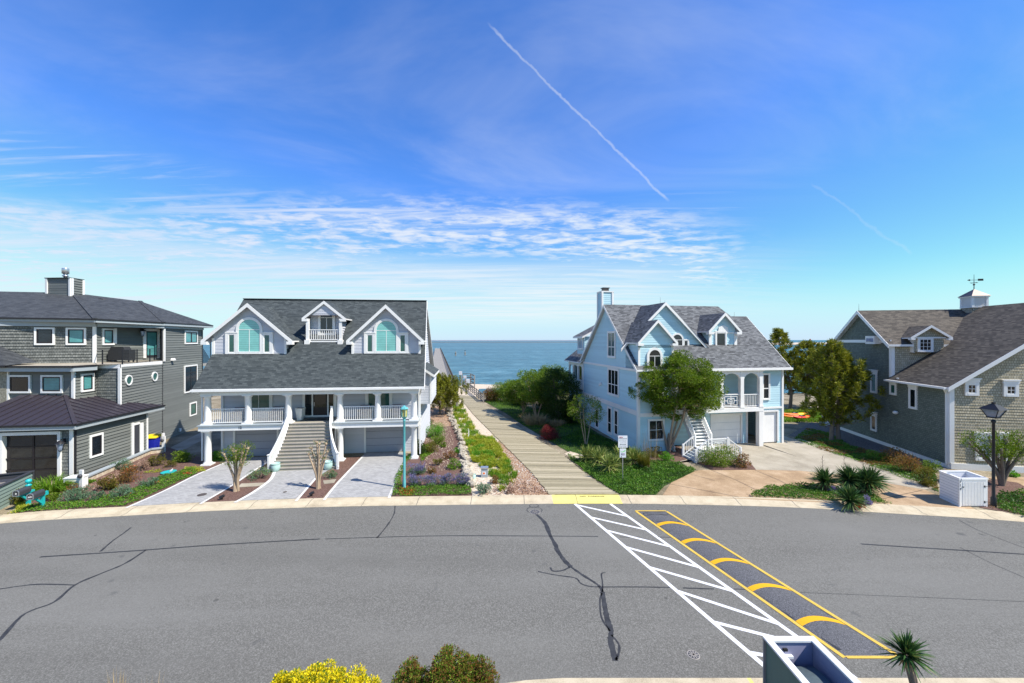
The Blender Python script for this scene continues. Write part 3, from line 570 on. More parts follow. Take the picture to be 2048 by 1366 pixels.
    # porch
    d=MB(); d.box(3.15,-.28,3.05,3.9,-.08,3.4,W); d.box(5.45,-.28,3.05,11.6,-.08,3.4,W); d.box(3.15,-.08,3.3,3.9,2.1,3.36,M['ash']); d.box(5.45,-.08,3.3,11.6,2.1,3.36,M['ash']); d.box(3.9,.32,3.3,5.45,2.1,3.36,M['ash']); d.box(5.45,-.08,3.05,11.6,1.0,3.1,M['soft']); d.box(3.15,.4,3.05,5.4,1.5,3.1,M['soft']); d.box(11.4,-.07,3.12,11.55,.14,3.29,W); d.build('porch_deck',R)
    c=MB(); c.box(3.15,-.05,6.5,11.6,2.1,6.54,M['soft']); c.build('porch_ceiling',R)
    ps=[3.3,5.5,7.5,9.49,11.37] ; 
    for u in ps:
        c=MB(); c.box(u-.16,-.26,3.38,u+.16,.06,6.5,W); c.box(u-.2,-.3,3.38,u+.2,.1,3.55,W); c.build('post',R)
    for i,(a,b) in enumerate(zip(ps,ps[1:])):
        a0,b0=a+.17,b-.17; c=MB(); mid=(a0+b0)/2; hw=(b0-a0)/2; N_=10; zt_=6.5
        arc=[(mid+hw*math.cos(math.pi*k/N_),-.24,5.75+.6*math.sin(math.pi*k/N_)) for k in range(N_+1)]
        for k in range(N_): a_,b_=arc[k],arc[k+1]; c.prism([a_,b_,(b_[0],-.24,zt_),(a_[0],-.24,zt_)][::-1],(0,.2,0),W)
        c.build('arch',R)
        if i==2:
            c=MB(); z0,z1=3.5,4.5; y=-.1; c.box(a0,y-.05,z1,b0,y+.05,z1+.08,W); c.box(a0,y-.04,z0-.02,b0,y+.04,z0+.04,W)
            for q in (.12,.3,.42): 
                u0,u1,s0,s1=a0+hw*2*q,b0-hw*2*q,z0+1.0*q*.9,z1-1.0*q*.9
                c.box(u0,y-.025,s0,u1,y+.025,s0+.05,W);c.box(u0,y-.025,s1-.05,u1,y+.025,s1,W);c.box(u0,y-.02,s0,u0+.05,y+.02,s1,W);c.box(u1-.05,y-.02,s0,u1,y+.02,s1,W)
            c.box(a0,y-.02,3.98,a0+hw*.6,y+.02,4.03,W); c.box(b0-hw*.6,y-.02,3.98,b0,y+.02,4.03,W); c.box(mid-.025,y-.02,z0,mid+.025,y+.02,z0+.3,W); c.box(mid-.025,y-.02,z1-.3,mid+.025,y+.02,z1,W); c.build('lattice_railing',R)
        elif i>0: railing(R,(a0,-.1,3.4),(b0,-.1,3.4),1.1,.15)
    c=MB(); c.box(11.15,-.26,0,11.55,.12,3.05,W); c.build('ground_post',R)
    g=MB(); g.box(7.48,1.05,0.01,10.38,1.1,2.55,M['white']); 
    for k in range(1,4): g.box(7.48,1.035,k*.63,10.38,1.049,k*.63+.012,M['trimgrey'])
    g.build('garage_door',R); g=MB(); g.box(7.34,.92,0,7.48,1.02,2.7,W); g.box(10.38,.92,0,10.52,1.02,2.7,W); g.box(7.48,.92,2.55,10.38,1.02,2.7,W); g.build('garage_trim',R)
    g=MB(); g.box(11.95,.2,0.2,13.3,.24,2.9,M['white']); g.build('garage_door',R); g=MB(); g.box(11.83,.06,.3,11.95,.16,3.03,W); g.box(13.3,.06,.3,13.42,.16,3.03,W); g.box(11.95,.06,2.9,13.3,.16,3.03,W); g.build('garage_trim',R)
    window(R,(11.6,.15),(U,.15),.15,3.95,.95,6.3,M['gdark'],ny=[.42],munt=.08)
    window(R,(3.1,2.1),(11.6,2.1),1.9,3.6,3.3,6.0,M['gdark'],nx=2); window(R,(3.1,2.1),(11.6,2.1),.3,3.4,1.2,5.9,M['gdark'])
    window(R,(0,0),(3.1,0),.8,.9,2.3,2.7,M['gdark'],nx=2,ny=2); window(R,(0,0),(3.1,0),.9,4.3,2.2,6.2,M['gdark'],nx=2)
    # stairs
    s=MB(); n=12; ZL=.75; a0,a1=3.95,5.4
    for i in range(n):
        z=ZL+(3.36-ZL)*(i+1)/n; v0=-1.7+2.0*i/n; s.box(a0,v0-.03,z-.06,a1,v0+.19,z,W); s.box(a0+.02,v0+.14,z-.22,a1-.02,v0+.16,z-.06,M['trimgrey'])
    for u in (a0,a1): s.beam((u,-1.75,ZL-.1),(u,.3,3.2),.06,.3,W)
    s.box(3.9,-3.35,ZL-.1,5.6,-1.7,ZL,W); s.box(3.95,-3.3,0,5.55,-1.75,ZL-.1,W)
    for i in range(4):
        z=ZL*(4-i)/5.; s.box(3.9-.26*(i+1),-3.32,z-.05,3.9-.26*i+.02,-1.75,z,M['trimgrey']); s.box(3.9-.26*(i+1)+.02,-3.3,0,3.9-.26*i,-1.77,z-.05,W)
        s.box(5.6+.26*i-.02,-3.32,z-.05,5.6+.26*(i+1),-1.75,z,M['trimgrey']); s.box(5.6+.26*i,-3.3,0,5.6+.26*(i+1)-.02,-1.77,z-.05,W)
    st=s.build('stairs',R)
    for a,b,po in (((3.95,-1.7,.75),(3.95,.2,3.36),(0,1)),((5.4,-1.7,.75),(5.4,.2,3.36),(0,1)),((3.9,-3.32,.75),(2.85,-3.32,0.02),(0,1)),((3.9,-1.75,.75),(2.85,-1.75,0.02),(0,1)),((5.62,-3.32,.75),(6.7,-3.32,0.02),(0,1))):
        railing(R,a,b,.92,.17,name='stair_railing',posts=po)
    c=MB(); z0,z1,y,a0,b0=.85,1.65,-3.32,4.0,5.5
    c.box(a0,y-.04,z1,b0,y+.04,z1+.08,W); c.box(a0,y-.03,z0-.03,b0,y+.03,z0+.03,W); c.box(b0,y-.06,.7,b0+.12,y+.06,1.8,W)
    for q in (.1,.25,.38):
        u0,u1,s0,s1=a0+1.5*q,b0-1.5*q,z0+.8*q,z1-.8*q
        c.box(u0,y-.025,s0,u1,y+.025,s0+.05,W);c.box(u0,y-.025,s1-.05,u1,y+.025,s1,W);c.box(u0,y-.02,s0,u0+.05,y+.02,s1,W);c.box(u1-.05,y-.02,s0,u1,y+.02,s1,W)
    c.build('lattice_railing',R)
    # chimney behind the side gable
    c=MB(); x0,x1,y0,y1=.55,1.75,8.6,9.7; zt_=14.15
    for q0,q1,L in (((x0,y0),(x1,y0),x1-x0),((x0,y1),(x0,y0),y1-y0),((x1,y0),(x1,y1),y1-y0),((x1,y1),(x0,y1),x1-x0)): siding(c,q0,q1,[rect(0,7,L,zt_)],C,cr); wallbox(c,q0,q1,-.05,7,.13,zt_,0,.05,W); wallbox(c,q0,q1,L-.13,7,L,zt_,0,.04,W)
    c.box(x0-.08,y0-.08,zt_,x1+.08,y1+.08,zt_+.12,W); ch=c.build('chimney',R)
    c=MB(); c.box(x0+.3,y0+.3,zt_+.12,x1-.3,y1-.3,zt_+.45,M['copper']); c.box(x0+.22,y0+.22,zt_+.45,x1-.22,y1-.22,zt_+.52,M['dgrey']); c.build('flue_cap',ch)
    # rear porch continuing the side wall, and a small rear dormer
    c=MB(); a,b=(0,17.3),(0,12.45); siding(c,a,b,[rect(0,0,4.85,3.4)],C,cr); wallbox(c,a,b,0,3.38,4.85,3.6,0,.1,M['ash']); siding(c,(.5,17.3),(4,17.3),[rect(0,0,3.5,6.5)],C,cr)
    flatwall(c,a,b,[rect(0,3.6,4.85,6.6)],M['gdark'],-.9)
    for s0 in (0,1.45,3.1,4.6): wallbox(c,a,b,s0,3.6,s0+.22,6.6,-.1,.06,W)
    wallbox(c,a,b,0,6.2,4.85,6.6,-.09,.05,W)
    for s0,s1 in ((.22,1.45),(1.67,3.1),(3.32,4.6)):
        wallbox(c,a,b,s0,4.55,s1,4.62,-.05,.03,W); wallprism(c,a,b,[(s0,6.2),(s0,5.8),(s0+.12,6.1),(s0+.35,6.2)],-.08,.04,W); wallprism(c,a,b,[(s1,6.2),(s1-.35,6.2),(s1-.12,6.1),(s1,5.8)],-.08,.04,W)
        for k in range(6): x=s0+(s1-s0)*(k+.5)/6; wallbox(c,a,b,x-.02,3.62,x+.02,4.55,-.04,.02,W)
    rp=c.build('rear_porch',R); c=MB(); roofslab(c,[(-.5,12.3,6.7),(-.5,17.8,6.7),(1.6,17.8,8.3),(1.6,12.3,8.3)],M['roof3'],W,.15); roofslab(c,[(1.6,12.3,8.3),(1.6,17.8,8.3),(9,17.8,8.3),(9,12.3,8.3)],M['roof3'],W,.15); c.build('porch_roof',rp)
    c=MB(); siding(c,(.3,15.2),(.3,12.9),[rect(0,7.6,2.3,9.6)],C,cr); siding(c,(.3,12.9),(2.8,12.9),[rect(0,7.6,2.5,9.6)],C,cr); rd=c.build('rear_dormer',R)
    window(rd,(.3,15.2),(.3,12.9),.3,8.1,2.0,9.5,M['gpale'],nx=2)
    c=MB(); roofslab(c,[(-.1,15.7,9.6),(-.1,12.5,9.6),(2.6,12.5,11.0),(2.6,15.7,11.0)],M['roof3'],W,.2); c.build('dormer_roof',rd)
    for u,v,z in ((3.4,2.4,12.5),(6.2,vr,12.65),(13,4.9,11.45)):
        c=MB(); c.tube([(u,v,z),(u,v,z+.55)],[.015,.006],M['copper'],4); c.build('lightning_rod',R)
    c=MB(); c.box(-.14,7.2,4.7,0,7.6,4.95,W); c.box(-.1,7.7,4.55,0,7.9,4.8,W); c.build('vent',R)
    return f,R
def house4():
    f=Fr(31.3,28.44,-11.3); R=empty('shingled_house',(f.ox,f.oy,0),f.a); W=M['white']
    tag(R,'weathered cedar shingle house with brown roof, white trim and louvred cupola','house')
    vg,vp,ve=13.1,9.37,5.66; zp=11.94; z1=9.1; zl=5.75; S=.71; ur=8.5
    w=MB(); cs=M['h4shake']; p0,p1=(0,vg),(0,0)
    siding(w,p0,p1,[rect(0,0,vg,zl-.1),rect(0,zl-.1,vg-ve,z1),[(0,z1),(vg-ve,z1),(vg-vp,zp-.1)]],M['h4side_shaded'],.2,.022)
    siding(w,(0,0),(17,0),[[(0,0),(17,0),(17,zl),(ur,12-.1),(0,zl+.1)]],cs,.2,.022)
    siding(w,(0,ve),(6,ve),[rect(0,5.7,6,z1)],cs,.2,.022); siding(w,(17,0),(17,vg),[rect(0,0,vg,6)],cs,.2,.022); siding(w,(17,vg),(0,vg),[rect(0,0,17,z1)],cs,.2,.022); w.build('wall',R)
    r=MB(); zz=lambda u:zl+.12+S*(u+.35)
    roofslab(r,[(-.4,-.4,zz(-.4)),(ur,-.4,zz(ur)),(ur,vp,zz(ur)),(-.4,ve+.3,zz(-.4))] if 0 else [(-.4,-.4,zz(-.4)),(ur,-.4,zz(ur)),(ur,vp+.3,zz(ur)),(4.2,vp,zz(4.2)),(4.2,ve+.0,zz(4.2)),(-.4,ve+.0,zz(-.4))],M['roof4'],W,.18)
    roofslab(r,[(ur,-.4,zz(ur)),(17.4,-.4,zz(-.4)),(17.4,vp,zz(-.4)),(ur,vp+.3,zz(ur))],M['roof4'],W,.18)
    sm=(zp-z1)/(vp-ve); e=ve-.35
    roofslab(r,[(-.45,e,zp-sm*(vp-e)),(9,e,zp-sm*(vp-e)),(9,vp,zp+.05),(-.45,vp,zp+.05)],M['roof4'],W,.18)
    roofslab(r,[(-.45,vp,zp+.05),(17,vp,zp+.05),(17,vg+.4,z1-.1),(-.45,vg+.4,z1-.1)],M['roof4'],W,.18); r.build('roof',R)
    t=MB()
    t.prism([(-.4,-.43,zz(-.4)),(ur,-.43,zz(ur)),(ur,-.43,zz(ur)-.3),(-.4,-.43,zz(-.4)-.3)],(0,.05,0),W)
    for a,b in (((-.47,e,zp-sm*(vp-e)),(-.47,vp,zp+.05)),((-.47,vg+.4,z1-.1),(-.47,vp,zp+.05))): t.prism([a,b,(b[0],b[1],b[2]-.32),(a[0],a[1],a[2]-.32)],(.06,0,0),W)
    wallbox(t,p0,p1,0,z1-.15,vg-ve,z1+.12,0,.05,W); wallbox(t,p0,p1,0,0,vg,.28,0,.06,W); wallbox(t,(0,0),(17,0),0,0,17,.42,0,.06,W)
    wallbox(t,p0,p1,vg-.2,.29,vg,zl,0,.06,W); t.box(-.06,-.06,.43,.22,-.0,zl,W); wallbox(t,p0,p1,vg-ve-.16,zl+.2,vg-ve,z1-.16,0,.05,W); t.box(-.05,ve-.07,zl+.3,.2,ve-.01,z1-.05,W)
    t.box(-.58,-.3,zz(-.4)-.14,-.42,ve-.0,zz(-.4)-.0,W); t.beam((-.5,-.2,zz(-.4)-.15),(-.14,.12,zz(-.4)-.45),.09,.09,W); t.beam((-.14,.12,zz(-.4)-.4),(-.14,.12,.3),.09,.09,W); t.build('trim',R)
    for L,T,Rr,B,g,nx,ny in ((1743,745,1755.5,786,M['gdark'],1,1),(1781,766,1794.5,790,M['gslat'],1,1),(1819.5,775,1836,818,M['gdark'],1,1),(1743,829,1755,862,M['gdark'],1,1),(1719,742,1725,776,M['gdark'],1,1)): wpx(f,R,p0,p1,L,T,Rr,B,g,casing=.13,head=.16)
    b=MB(); bpx(b,f,p0,p1,1744,672,1762,688,0,.5,W); bx=b.build('vent_box',R); b=MB(); bpx(b,f,p0,p1,1746.5,676.5,1760.5,683.5,.5,.52,M['gblue']); b.build('pane',bx)
    q0,q1=(0,0),(17,0)
    for L,T,Rr,B,nx,ny in ((1928,764,1956,791,2,2),(2005,767,2035,793,2,2),(1949,872,1983,921,1,1),(1996,872,2012,921,1,1)): wpx(f,R,q0,q1,L,T,Rr,B,M['gdark'] if B<800 else M['gpale'],casing=.17,head=.18,nx=nx,ny=ny)
    # wall dormer
    pr=(0,ve),(6,ve); s0=f.on(1833,690,*pr)[0]; s1=f.on(1865,690,*pr)[0]; c=(s0+s1)/2
    rr=MB();tt=MB();ww=MB(); gable(rr,tt,ww,c,ve-.42,10.4,9.4,1.45,(7,7.6),cs,M['roof4'],1.05,8.2,ov=.3,bw=.16,clapc=.2,ret=.3); tt.box(c-1.05,ve-.42,8.15,c-.98,ve,9.3,W); tt.box(c+.98,ve-.42,8.15,c+1.05,ve,9.3,W)
    tt.box(c-1.15,ve-.52,9.33,c+1.15,ve-.43,9.45,W); dm=ww.build('wall_dormer',R); rr.build('dormer_roof',dm); tt.build('trim',dm)
    wpx(f,dm,(c-1.05,ve-.42),(c+1.05,ve-.42),1834,675,1865,704,M['gdark'],casing=.13,nx=3,ny=3)
    # cupola
    cu,cv=f.loc(*[ (1948-1024)/F*37.6,37.6]); cv=vp-.5; cu=f.on(1948,620,(0,cv),(10,cv))[0]
    b=MB(); h=.56; z0=11.0
    siding(b,(cu-h,cv-h),(cu+h,cv-h),[rect(0,z0,2*h,12.1)],cs,.2); siding(b,(cu-h,cv+h),(cu-h,cv-h),[rect(0,z0,2*h,12.1)],cs,.2); siding(b,(cu+h,cv-h),(cu+h,cv+h),[rect(0,z0,2*h,12.1)],cs,.2); cp=b.build('cupola',R)
    b=MB(); k=h-.04; b.box(cu-k,cv-k,12.1,cu+k,cv+k,13.0,M['soft'])
    for sx in (-1,1):
        for sy in (-1,1): b.box(cu+sx*k-.08,cv+sy*k-.08,12.11,cu+sx*k+.08,cv+sy*k+.08,12.99,W)
    for i in range(8):
        z=12.2+i*.098
        for x0,y0,x1,y1 in ((cu-k+.08,cv-k-.05,cu+k-.08,cv-k),(cu-k-.05,cv-k+.08,cu-k,cv+k-.08),(cu+k,cv-k+.08,cu+k+.05,cv+k-.08)): b.box(x0,y0,z,x1,y1,z+.05,W)
    b.box(cu-k-.1,cv-k-.1,12.06,cu+k+.1,cv+k+.1,12.15,W); b.box(cu-k-.14,cv-k-.14,12.97,cu+k+.14,cv+k+.14,13.08,W); b.build('louvre',cp)
    b=MB(); o=k+.2; pk=(cu,cv,13.75); cs_=[(cu-o,cv-o,13.08),(cu+o,cv-o,13.08),(cu+o,cv+o,13.08),(cu-o,cv+o,13.08)]
    for i in range(4): b.poly([cs_[i],cs_[(i+1)%4],pk],M['copper'])
    b.poly(cs_[::-1],W); b.build('cupola_roof',cp)
    b=MB(); K=M['black']; b.tube([(cu,cv,13.7),(cu,cv,15.05)],[.035,.012],K,6); b.beam((cu-.3,cv,14.3),(cu+.3,cv,14.3),.03,.03,K); b.beam((cu,cv-.28,14.3),(cu,cv+.28,14.3),.03,.03,K); b.beam((cu-.42,cv,14.55),(cu+.45,cv,14.55),.03,.03,K); b.box(cu+.3,cv-.02,14.47,cu+.68,cv+.02,14.65,K)
    b.prism([(cu-.3,cv-.02,14.63),(cu-.52,cv-.02,14.55),(cu-.3,cv-.02,14.47)],(0,.04,0),K); b.lathe([(.02,0),(.06,.04),(.08,.09),(.06,.14),(.02,.18)],(cu,cv,14.05),K,8); b.build('weathervane',cp)
    b=MB(); b.tube([(-.3,vp,zp),(-.3,vp,zp+.7)],[.02,.006],M['copper'],4); b.build('lightning_rod',R)
    b=MB()
    for v in (13.6,15.2): b.box(-.35,v,0,-.1,v+.25,2.9,W); b.box(1.6,v,0,1.85,v+.25,2.9,W)
    b.box(-.5,13.5,2.8,2.2,15.6,3.0,W); b.box(-.5,13.4,.0,2.2,15.7,.25,M['trimgrey'])
    for k in range(7): b.box(.1+k*.22,15.3,.3,.14+k*.22,15.34,1.3,W)
    b.build('side_porch',R)
    b=MB(); b.lathe([(.05,0),(.16,.05),(.2,.16),(.1,.26)],(-.2,4.9,3.0),W,8); b.box(-.2,4.6,5.9,-.0,4.8,6.05,W); b.build('vent',R)
    return f,R
def house1():
    ox,oy=-29.,26.; f=Fr(ox,oy,0); R=empty('grey_green_house',(ox,oy,0)); W=M['white']; C=M['h1clap']; SH=M['h1shake']; K=M['black']; cr=.23
    tag(R,'tall grey green house with dark hipped roof, balcony and plum metal garage roof','house')
    L=lambda x,y:(x-ox,y-oy); PX=lambda px,d:L((px-1024)/F*d,d)
    A=PX(148,26.15); B=PX(294,32.2); G0=L(-34.6,25.35)
    F0=PX(-60,29.4); F1=PX(17,29.4); F2=PX(150,29.4); S1=PX(192,31.0); P1=PX(243,31.0); P2=PX(326,36.4); P3=PX(404,43.1)
    U0=PX(-60,30.0); U1=PX(193,32.5); U2=PX(228,34.0); U3=PX(322,37.2)
    d2=lambda a,b:math.hypot(b[0]-a[0],b[1]-a[1])
    w=MB(); ze=10.5
    # garage
    LG=d2(G0,A); dl=f.on(8,900,G0,A)[0]; dr=f.on(118,900,G0,A)[0]
    siding(w,G0,A,[rect(0,0,dl,3.5),rect(dr,0,LG,3.5),rect(dl,3.05,dr,3.5)],SH,cr); siding(w,A,B,[rect(0,0,d2(A,B),3.55)],C,cr); siding(w,B,L(-31.6,32.3),[rect(0,0,1.8,3.5)],C,cr)
    # lower storey
    flatwall(w,F0,F1,[rect(0,0,d2(F0,F1),7.2)],M['stonewall'],.12)
    siding(w,F1,F2,[rect(0,3,d2(F1,F2),7.15)],C,cr); siding(w,F2,S1,[rect(0,3,d2(F2,S1),7.15)],C,cr); siding(w,S1,P1,[rect(0,2.5,d2(S1,P1),7.1)],SH,cr)
    siding(w,P1,P2,[rect(0,0,d2(P1,P2),7.1)],C,cr)
    siding(w,P2,P3,[rect(0,0,d2(P2,P3),ze)],C,cr)
    # upper storey
    siding(w,U0,U1,[rect(0,7.2,d2(U0,U1),ze)],SH,cr); siding(w,U1,U2,[rect(0,7.2,d2(U1,U2),ze)],C,cr); siding(w,U2,U3,[rect(0,7.2,d2(U2,U3),ze)],C,cr)
    siding(w,U3,PX(327,36.5),[rect(0,7.2,.9,ze)],C,cr)
    Bk=L(-52,48); siding(w,P3,Bk,[rect(0,0,d2(P3,Bk),ze)],C,cr)
    w.build('wall',R)
    t=MB(); ln=d2
    wallbox(t,G0,A,LG-.2,0,LG+.02,3.4,0,.06,W); wallbox(t,A,B,ln(A,B)-.13,0,ln(A,B),3.4,0,.06,W); wallbox(t,A,B,0,.0,.06,3.4,0,.05,W)
    wallbox(t,F1,F2,-.05,3,.12,7.1,0,.07,W); wallbox(t,F1,F2,ln(F1,F2)-.17,3.3,ln(F1,F2)+.02,7.1,0,.07,W); wallbox(t,S1,P1,ln(S1,P1)-.19,2.9,ln(S1,P1)+.02,7.02,0,.07,W)
    wallbox(t,U0,U1,ln(U0,U1)-.2,7.3,ln(U0,U1)+.02,ze,0,.08,W); wallbox(t,P2,P3,-.02,7.25,.14,ze,0,.09,W)
    wallbox(t,U2,U3,-.05,8.9,.14,ze-.3,0,.1,W)
    # garage fascia and soffits
    n1=unit(G0,A); n2=unit(A,B); o=.42
    Ca=(A[0]+n1[0]*o+n1[1]*o,A[1]-n1[0]*o+n1[1]*o)
    t.build('trim',R)
    # garage roof (standing seam)
    z0=3.72; SL=.33; gl=(G0[0]-1+n1[1]*o,G0[1]-n1[0]*o-.05); cB=(B[0]+n2[0]*1.3+n2[1]*o,B[1]+n2[1]*1.3-n2[0]*o); hip=(PX(131,29.35)[0],PX(131,29.35)[1],4.95)
    r=MB(); SM=M['seam']; wl=(F0[0]-1,F0[1]-.02,4.95)
    cZ=lambda p,z:(p[0],p[1],z)
    front=[cZ(gl,z0),cZ(Ca,z0),hip,(gl[0],hip[1],4.95)]
    a3=(P1[0]+.1,P1[1]-.1,4.55); pk2=(S1[0]+.02,S1[1]-.02,5.25)
    side=[cZ(Ca,z0),cZ(cB,z0),(cB[0]-.9,cB[1]+.0,4.2),(a3[0]-.1,a3[1]+.4,4.5),(F2[0]+.9,30.6-oy,5.05),(F2[0]-.1,29.38-oy,5.0),hip]
    back=Vector((-n1[1],n1[0],0)); inw=Vector((-n2[1],n2[0],0)); T=4.4; CA=Vector(cZ(Ca,z0)); CB=Vector(cZ(cB,z0)); GLv=Vector(cZ(gl,z0)); al1=Vector((n1[0],n1[1],0)); al2=Vector((n2[0],n2[1],0)); UPV=Vector((0,0,SL))
    HP=CA+back*T+inw*T+UPV*T
    r.poly([GLv,CA,HP,GLv+back*T+UPV*T],SM); r.poly([CA,CB,CB+inw*2.3-al2*2.3+UPV*2.3,CB+inw*T-al2*2.3+UPV*T,HP],SM)
    r.poly([CB,CB+inw*4.6,CB+inw*2.3-al2*2.3+UPV*2.3],SM)
    # seams
    Lf=(CA-GLv).length
    for k in range(1,12):
        p=CA-al1*(k*.6); tt=min(T,k*.6)
        if k*.6<Lf: r.beam(p+Vector((0,0,.02)),p+back*tt+UPV*tt+Vector((0,0,.02)),.045,.05,SM)
    ls=(CB-CA).length; k=1
    while k*.55<ls-.1:
        p=CA+al2*(k*.55); tt=min(T,k*.55); e=ls-k*.55
        if e<2.3: tt=min(tt,e)
        r.beam(p+Vector((0,0,.02)),p+inw*tt+UPV*tt+Vector((0,0,.02)),.045,.05,SM); k+=1
    r.beam(CA+Vector((0,0,.03)),HP+Vector((0,0,.03)),.2,.07,SM)
    r.build('garage_roof',R)
    g=MB(); g.prism([cZ(gl,z0-.02),cZ(Ca,z0-.02),cZ(Ca,z0-.32),cZ(gl,z0-.32)],(0,.05,0),M['trimgrey']); g.beam(cZ(gl,z0-.03),cZ(Ca,z0-.03),.14,.12,K); g.beam(cZ(Ca,z0-.03),cZ(cB,z0-.03),.14,.12,K)
    g.prism([cZ(Ca,z0-.1),cZ(cB,z0-.1),cZ(cB,z0-.34),cZ(Ca,z0-.34)],(-.05,0,0),M['trimgrey'])
    g.beam((A[0]+.08,A[1]-.0,3.4),(A[0]+.08,A[1]-.0,.1),.09,.09,K); g.build('gutter',R)
    # garage door of glass panels
    m=MB(); n=4
    for k in range(n):
        for j in range(2):
            s0=dl+.25+(dr-dl-.35)*j/2; s1=dl+.25+(dr-dl-.35)*(j+1)/2-.06; a=.05+3.0*k/n; b=.05+3.0*(k+1)/n-.07
            wallbox(m,G0,A,s0,a,s1,b,-.16,-.12,M['gdark'])
    wallbox(m,G0,A,dl,0,dr,3.05,-.22,-.17,M['sashdark'])
    for k in range(n+1): wallbox(m,G0,A,dl,max(0,3.0*k/n-.03),dr,3.0*k/n+.04,-.165,-.09,M['sashdark'])
    wallbox(m,G0,A,(dl+dr)/2-.05,0,(dl+dr)/2+.05,3.0,-.16,-.085,M['sashdark']); m.build('garage_door',R)
    m=MB(); wallbox(m,G0,A,dl-.2,0,dl,3.25,-.16,.09,W); wallbox(m,G0,A,dr,0,dr+.17,3.25,-.16,.09,W); wallbox(m,G0,A,dl,3.05,dr,3.25,-.16,.085,W); m.build('garage_trim',R)
    def lantern(p0,p1,s,z,sc=1.):
        m=MB(); dx,dy,_=unit(p0,p1); nx,ny=dy,-dx; P=lambda o,h:(p0[0]+dx*s+nx*o,p0[1]+dy*s+ny*o,z+h)
        m.tube([P(0,.1),P(.12,.22),P(.28,.25),P(.34,.14)],.022,K,6); c=P(.34,0); m.lathe([(.03,.16*sc),(.2*sc,.02),(.21*sc,0)],c,K,8); m.lathe([(.07*sc,-.34*sc),(.14*sc,-.02)],c,M['gpale'],6); m.lathe([(.02,-.4*sc),(.08*sc,-.34*sc)],c,K,6); wallbox(m,p0,p1,s-.06,z-.05,s+.06,z+.25,0,.04,K); m.build('wall_lantern',R)
    lantern(G0,A,f.on(130,880,G0,A)[0],2.5,1.3)
    # windows
    X=dict(sash=M['sashdark'],casing=.13,sashw=.09)
    def wp(a,b,l,tp,r_,bt,g,**k): kk=dict(X); kk.update(k); return wpx(f,R,a,b,l,tp,r_,bt,g,**kk)
    wp(A,B,177,868,204,913,M['gdark']); wp(F1,F2,19,750,63.5,786,M['gdark']); wp(F1,F2,84,750,127,786,M['gteal']); wp(F2,S1,160,747,186,783,M['gteal'])
    wp(U0,U1,70,655,111,690,M['gdark']); wp(U0,U1,133,655.5,173.5,690,M['gteal']); wp(U1,U2,203,657,227,690,M['gteal'])
    wp(P2,P3,368,661.5,393.5,688,M['gteal'],nx=2,munt=.2); wp(P2,P3,367,730,393,784,M['gdark'],nx=2,ny=[.74],munt=.1); wp(P2,P3,378,804.5,391.5,831,M['gslat'])
    # door in the garage side and the balcony door
    m=MB(); bpx(m,f,A,B,261,846,265,912,0,.09,W); bpx(m,f,A,B,277,846,284,908,0,.09,W); bpx(m,f,A,B,265,845.5,277,849.5,0,.085,W); fr=m.build('door_frame',R); m=MB(); bpx(m,f,A,B,265,849.5,277,911,0,.04,M['dgrey']); m.build('door',fr)
    m=MB(); bpx(m,f,U2,U3,285,658,291,716,0,.1,W); bpx(m,f,U2,U3,313.5,658,318,716,0,.1,W); bpx(m,f,U2,U3,291,657.5,313.5,662.5,0,.1,W); fr=m.build('door_frame',R)
    m=MB(); bpx(m,f,U2,U3,291,662.5,313.5,714,0,.05,M['sashdark']); bpx(m,f,U2,U3,293.5,665,311.5,710,.05,.06,M['gteal']); m.build('balcony_door',fr)
    s_=f.on(281,668,U2,U3)[0]; lantern(U2,U3,s_,10.0,1.2)
    # round windows
    for cx,cy,r_ in ((255.6,760.4,.42),(307.6,753,.42)):
        s,z=f.on(cx,cy,P1,P2); m=MB(); dx,dy,_=unit(P1,P2); nx,ny=dy,-dx; ring=[]
        for k in range(20):
            a=2*math.pi*k/20; b=2*math.pi*(k+1)/20; rr=r_; ri=r_-.1; q=lambda t,r2:(s+r2*math.cos(t),z+r2*math.sin(t))
            wallprism(m,P1,P2,[q(a,ri),q(a,rr),q(b,rr),q(b,ri)],0,.08,W)
        o=m.build('round_window',R); m=MB(); flatwall(m,P1,P2,[[(s+ri*math.cos(2*math.pi*k/20),z+ri*math.sin(2*math.pi*k/20)) for k in range(20)]],M['gslat'],.04); m.build('pane',o)
    # flat roof / balcony
    d=MB(); zf=7.3; e=.5
    pts=[(F0[0],F0[1]-.5),(F2[0]+.35,F2[1]-.5),(S1[0]+.5,S1[1]-.45),(P1[0],P1[1]-.02),(P2[0],P2[1]),U3,U2,U1,U0]
    d.poly([(p[0],p[1],zf if i<5 else zf+.06) for i,p in enumerate(pts)],M['conc'])
    d.prism([(P1[0]+.02,P1[1]-.06,7.3),(P2[0]+.05,P2[1]-.06,7.3),(P2[0]+.05,P2[1]-.06,6.98),(P1[0]+.02,P1[1]-.06,6.98)],(-.06,.0,0),W); d.prism([(S1[0],P1[1]-.06,7.3),(P1[0]+.02,P1[1]-.06,7.3),(P1[0]+.02,P1[1]-.06,7.0),(S1[0],P1[1]-.06,7.0)],(0,.05,0),W)
    d.build('balcony_floor',R)
    g=MB(); q=[(F0[0],F0[1]-.52),(F2[0]+.37,F2[1]-.52),(S1[0]+.52,S1[1]-.47)]
    for a,b in zip(q,q[1:]): g.beam((a[0],a[1],zf-.04),(b[0],b[1],zf-.04),.13,.13,K); g.beam((a[0],a[1]+.05,zf-.25),(b[0],b[1]+.05,zf-.25),.05,.3,M['trimgrey'])
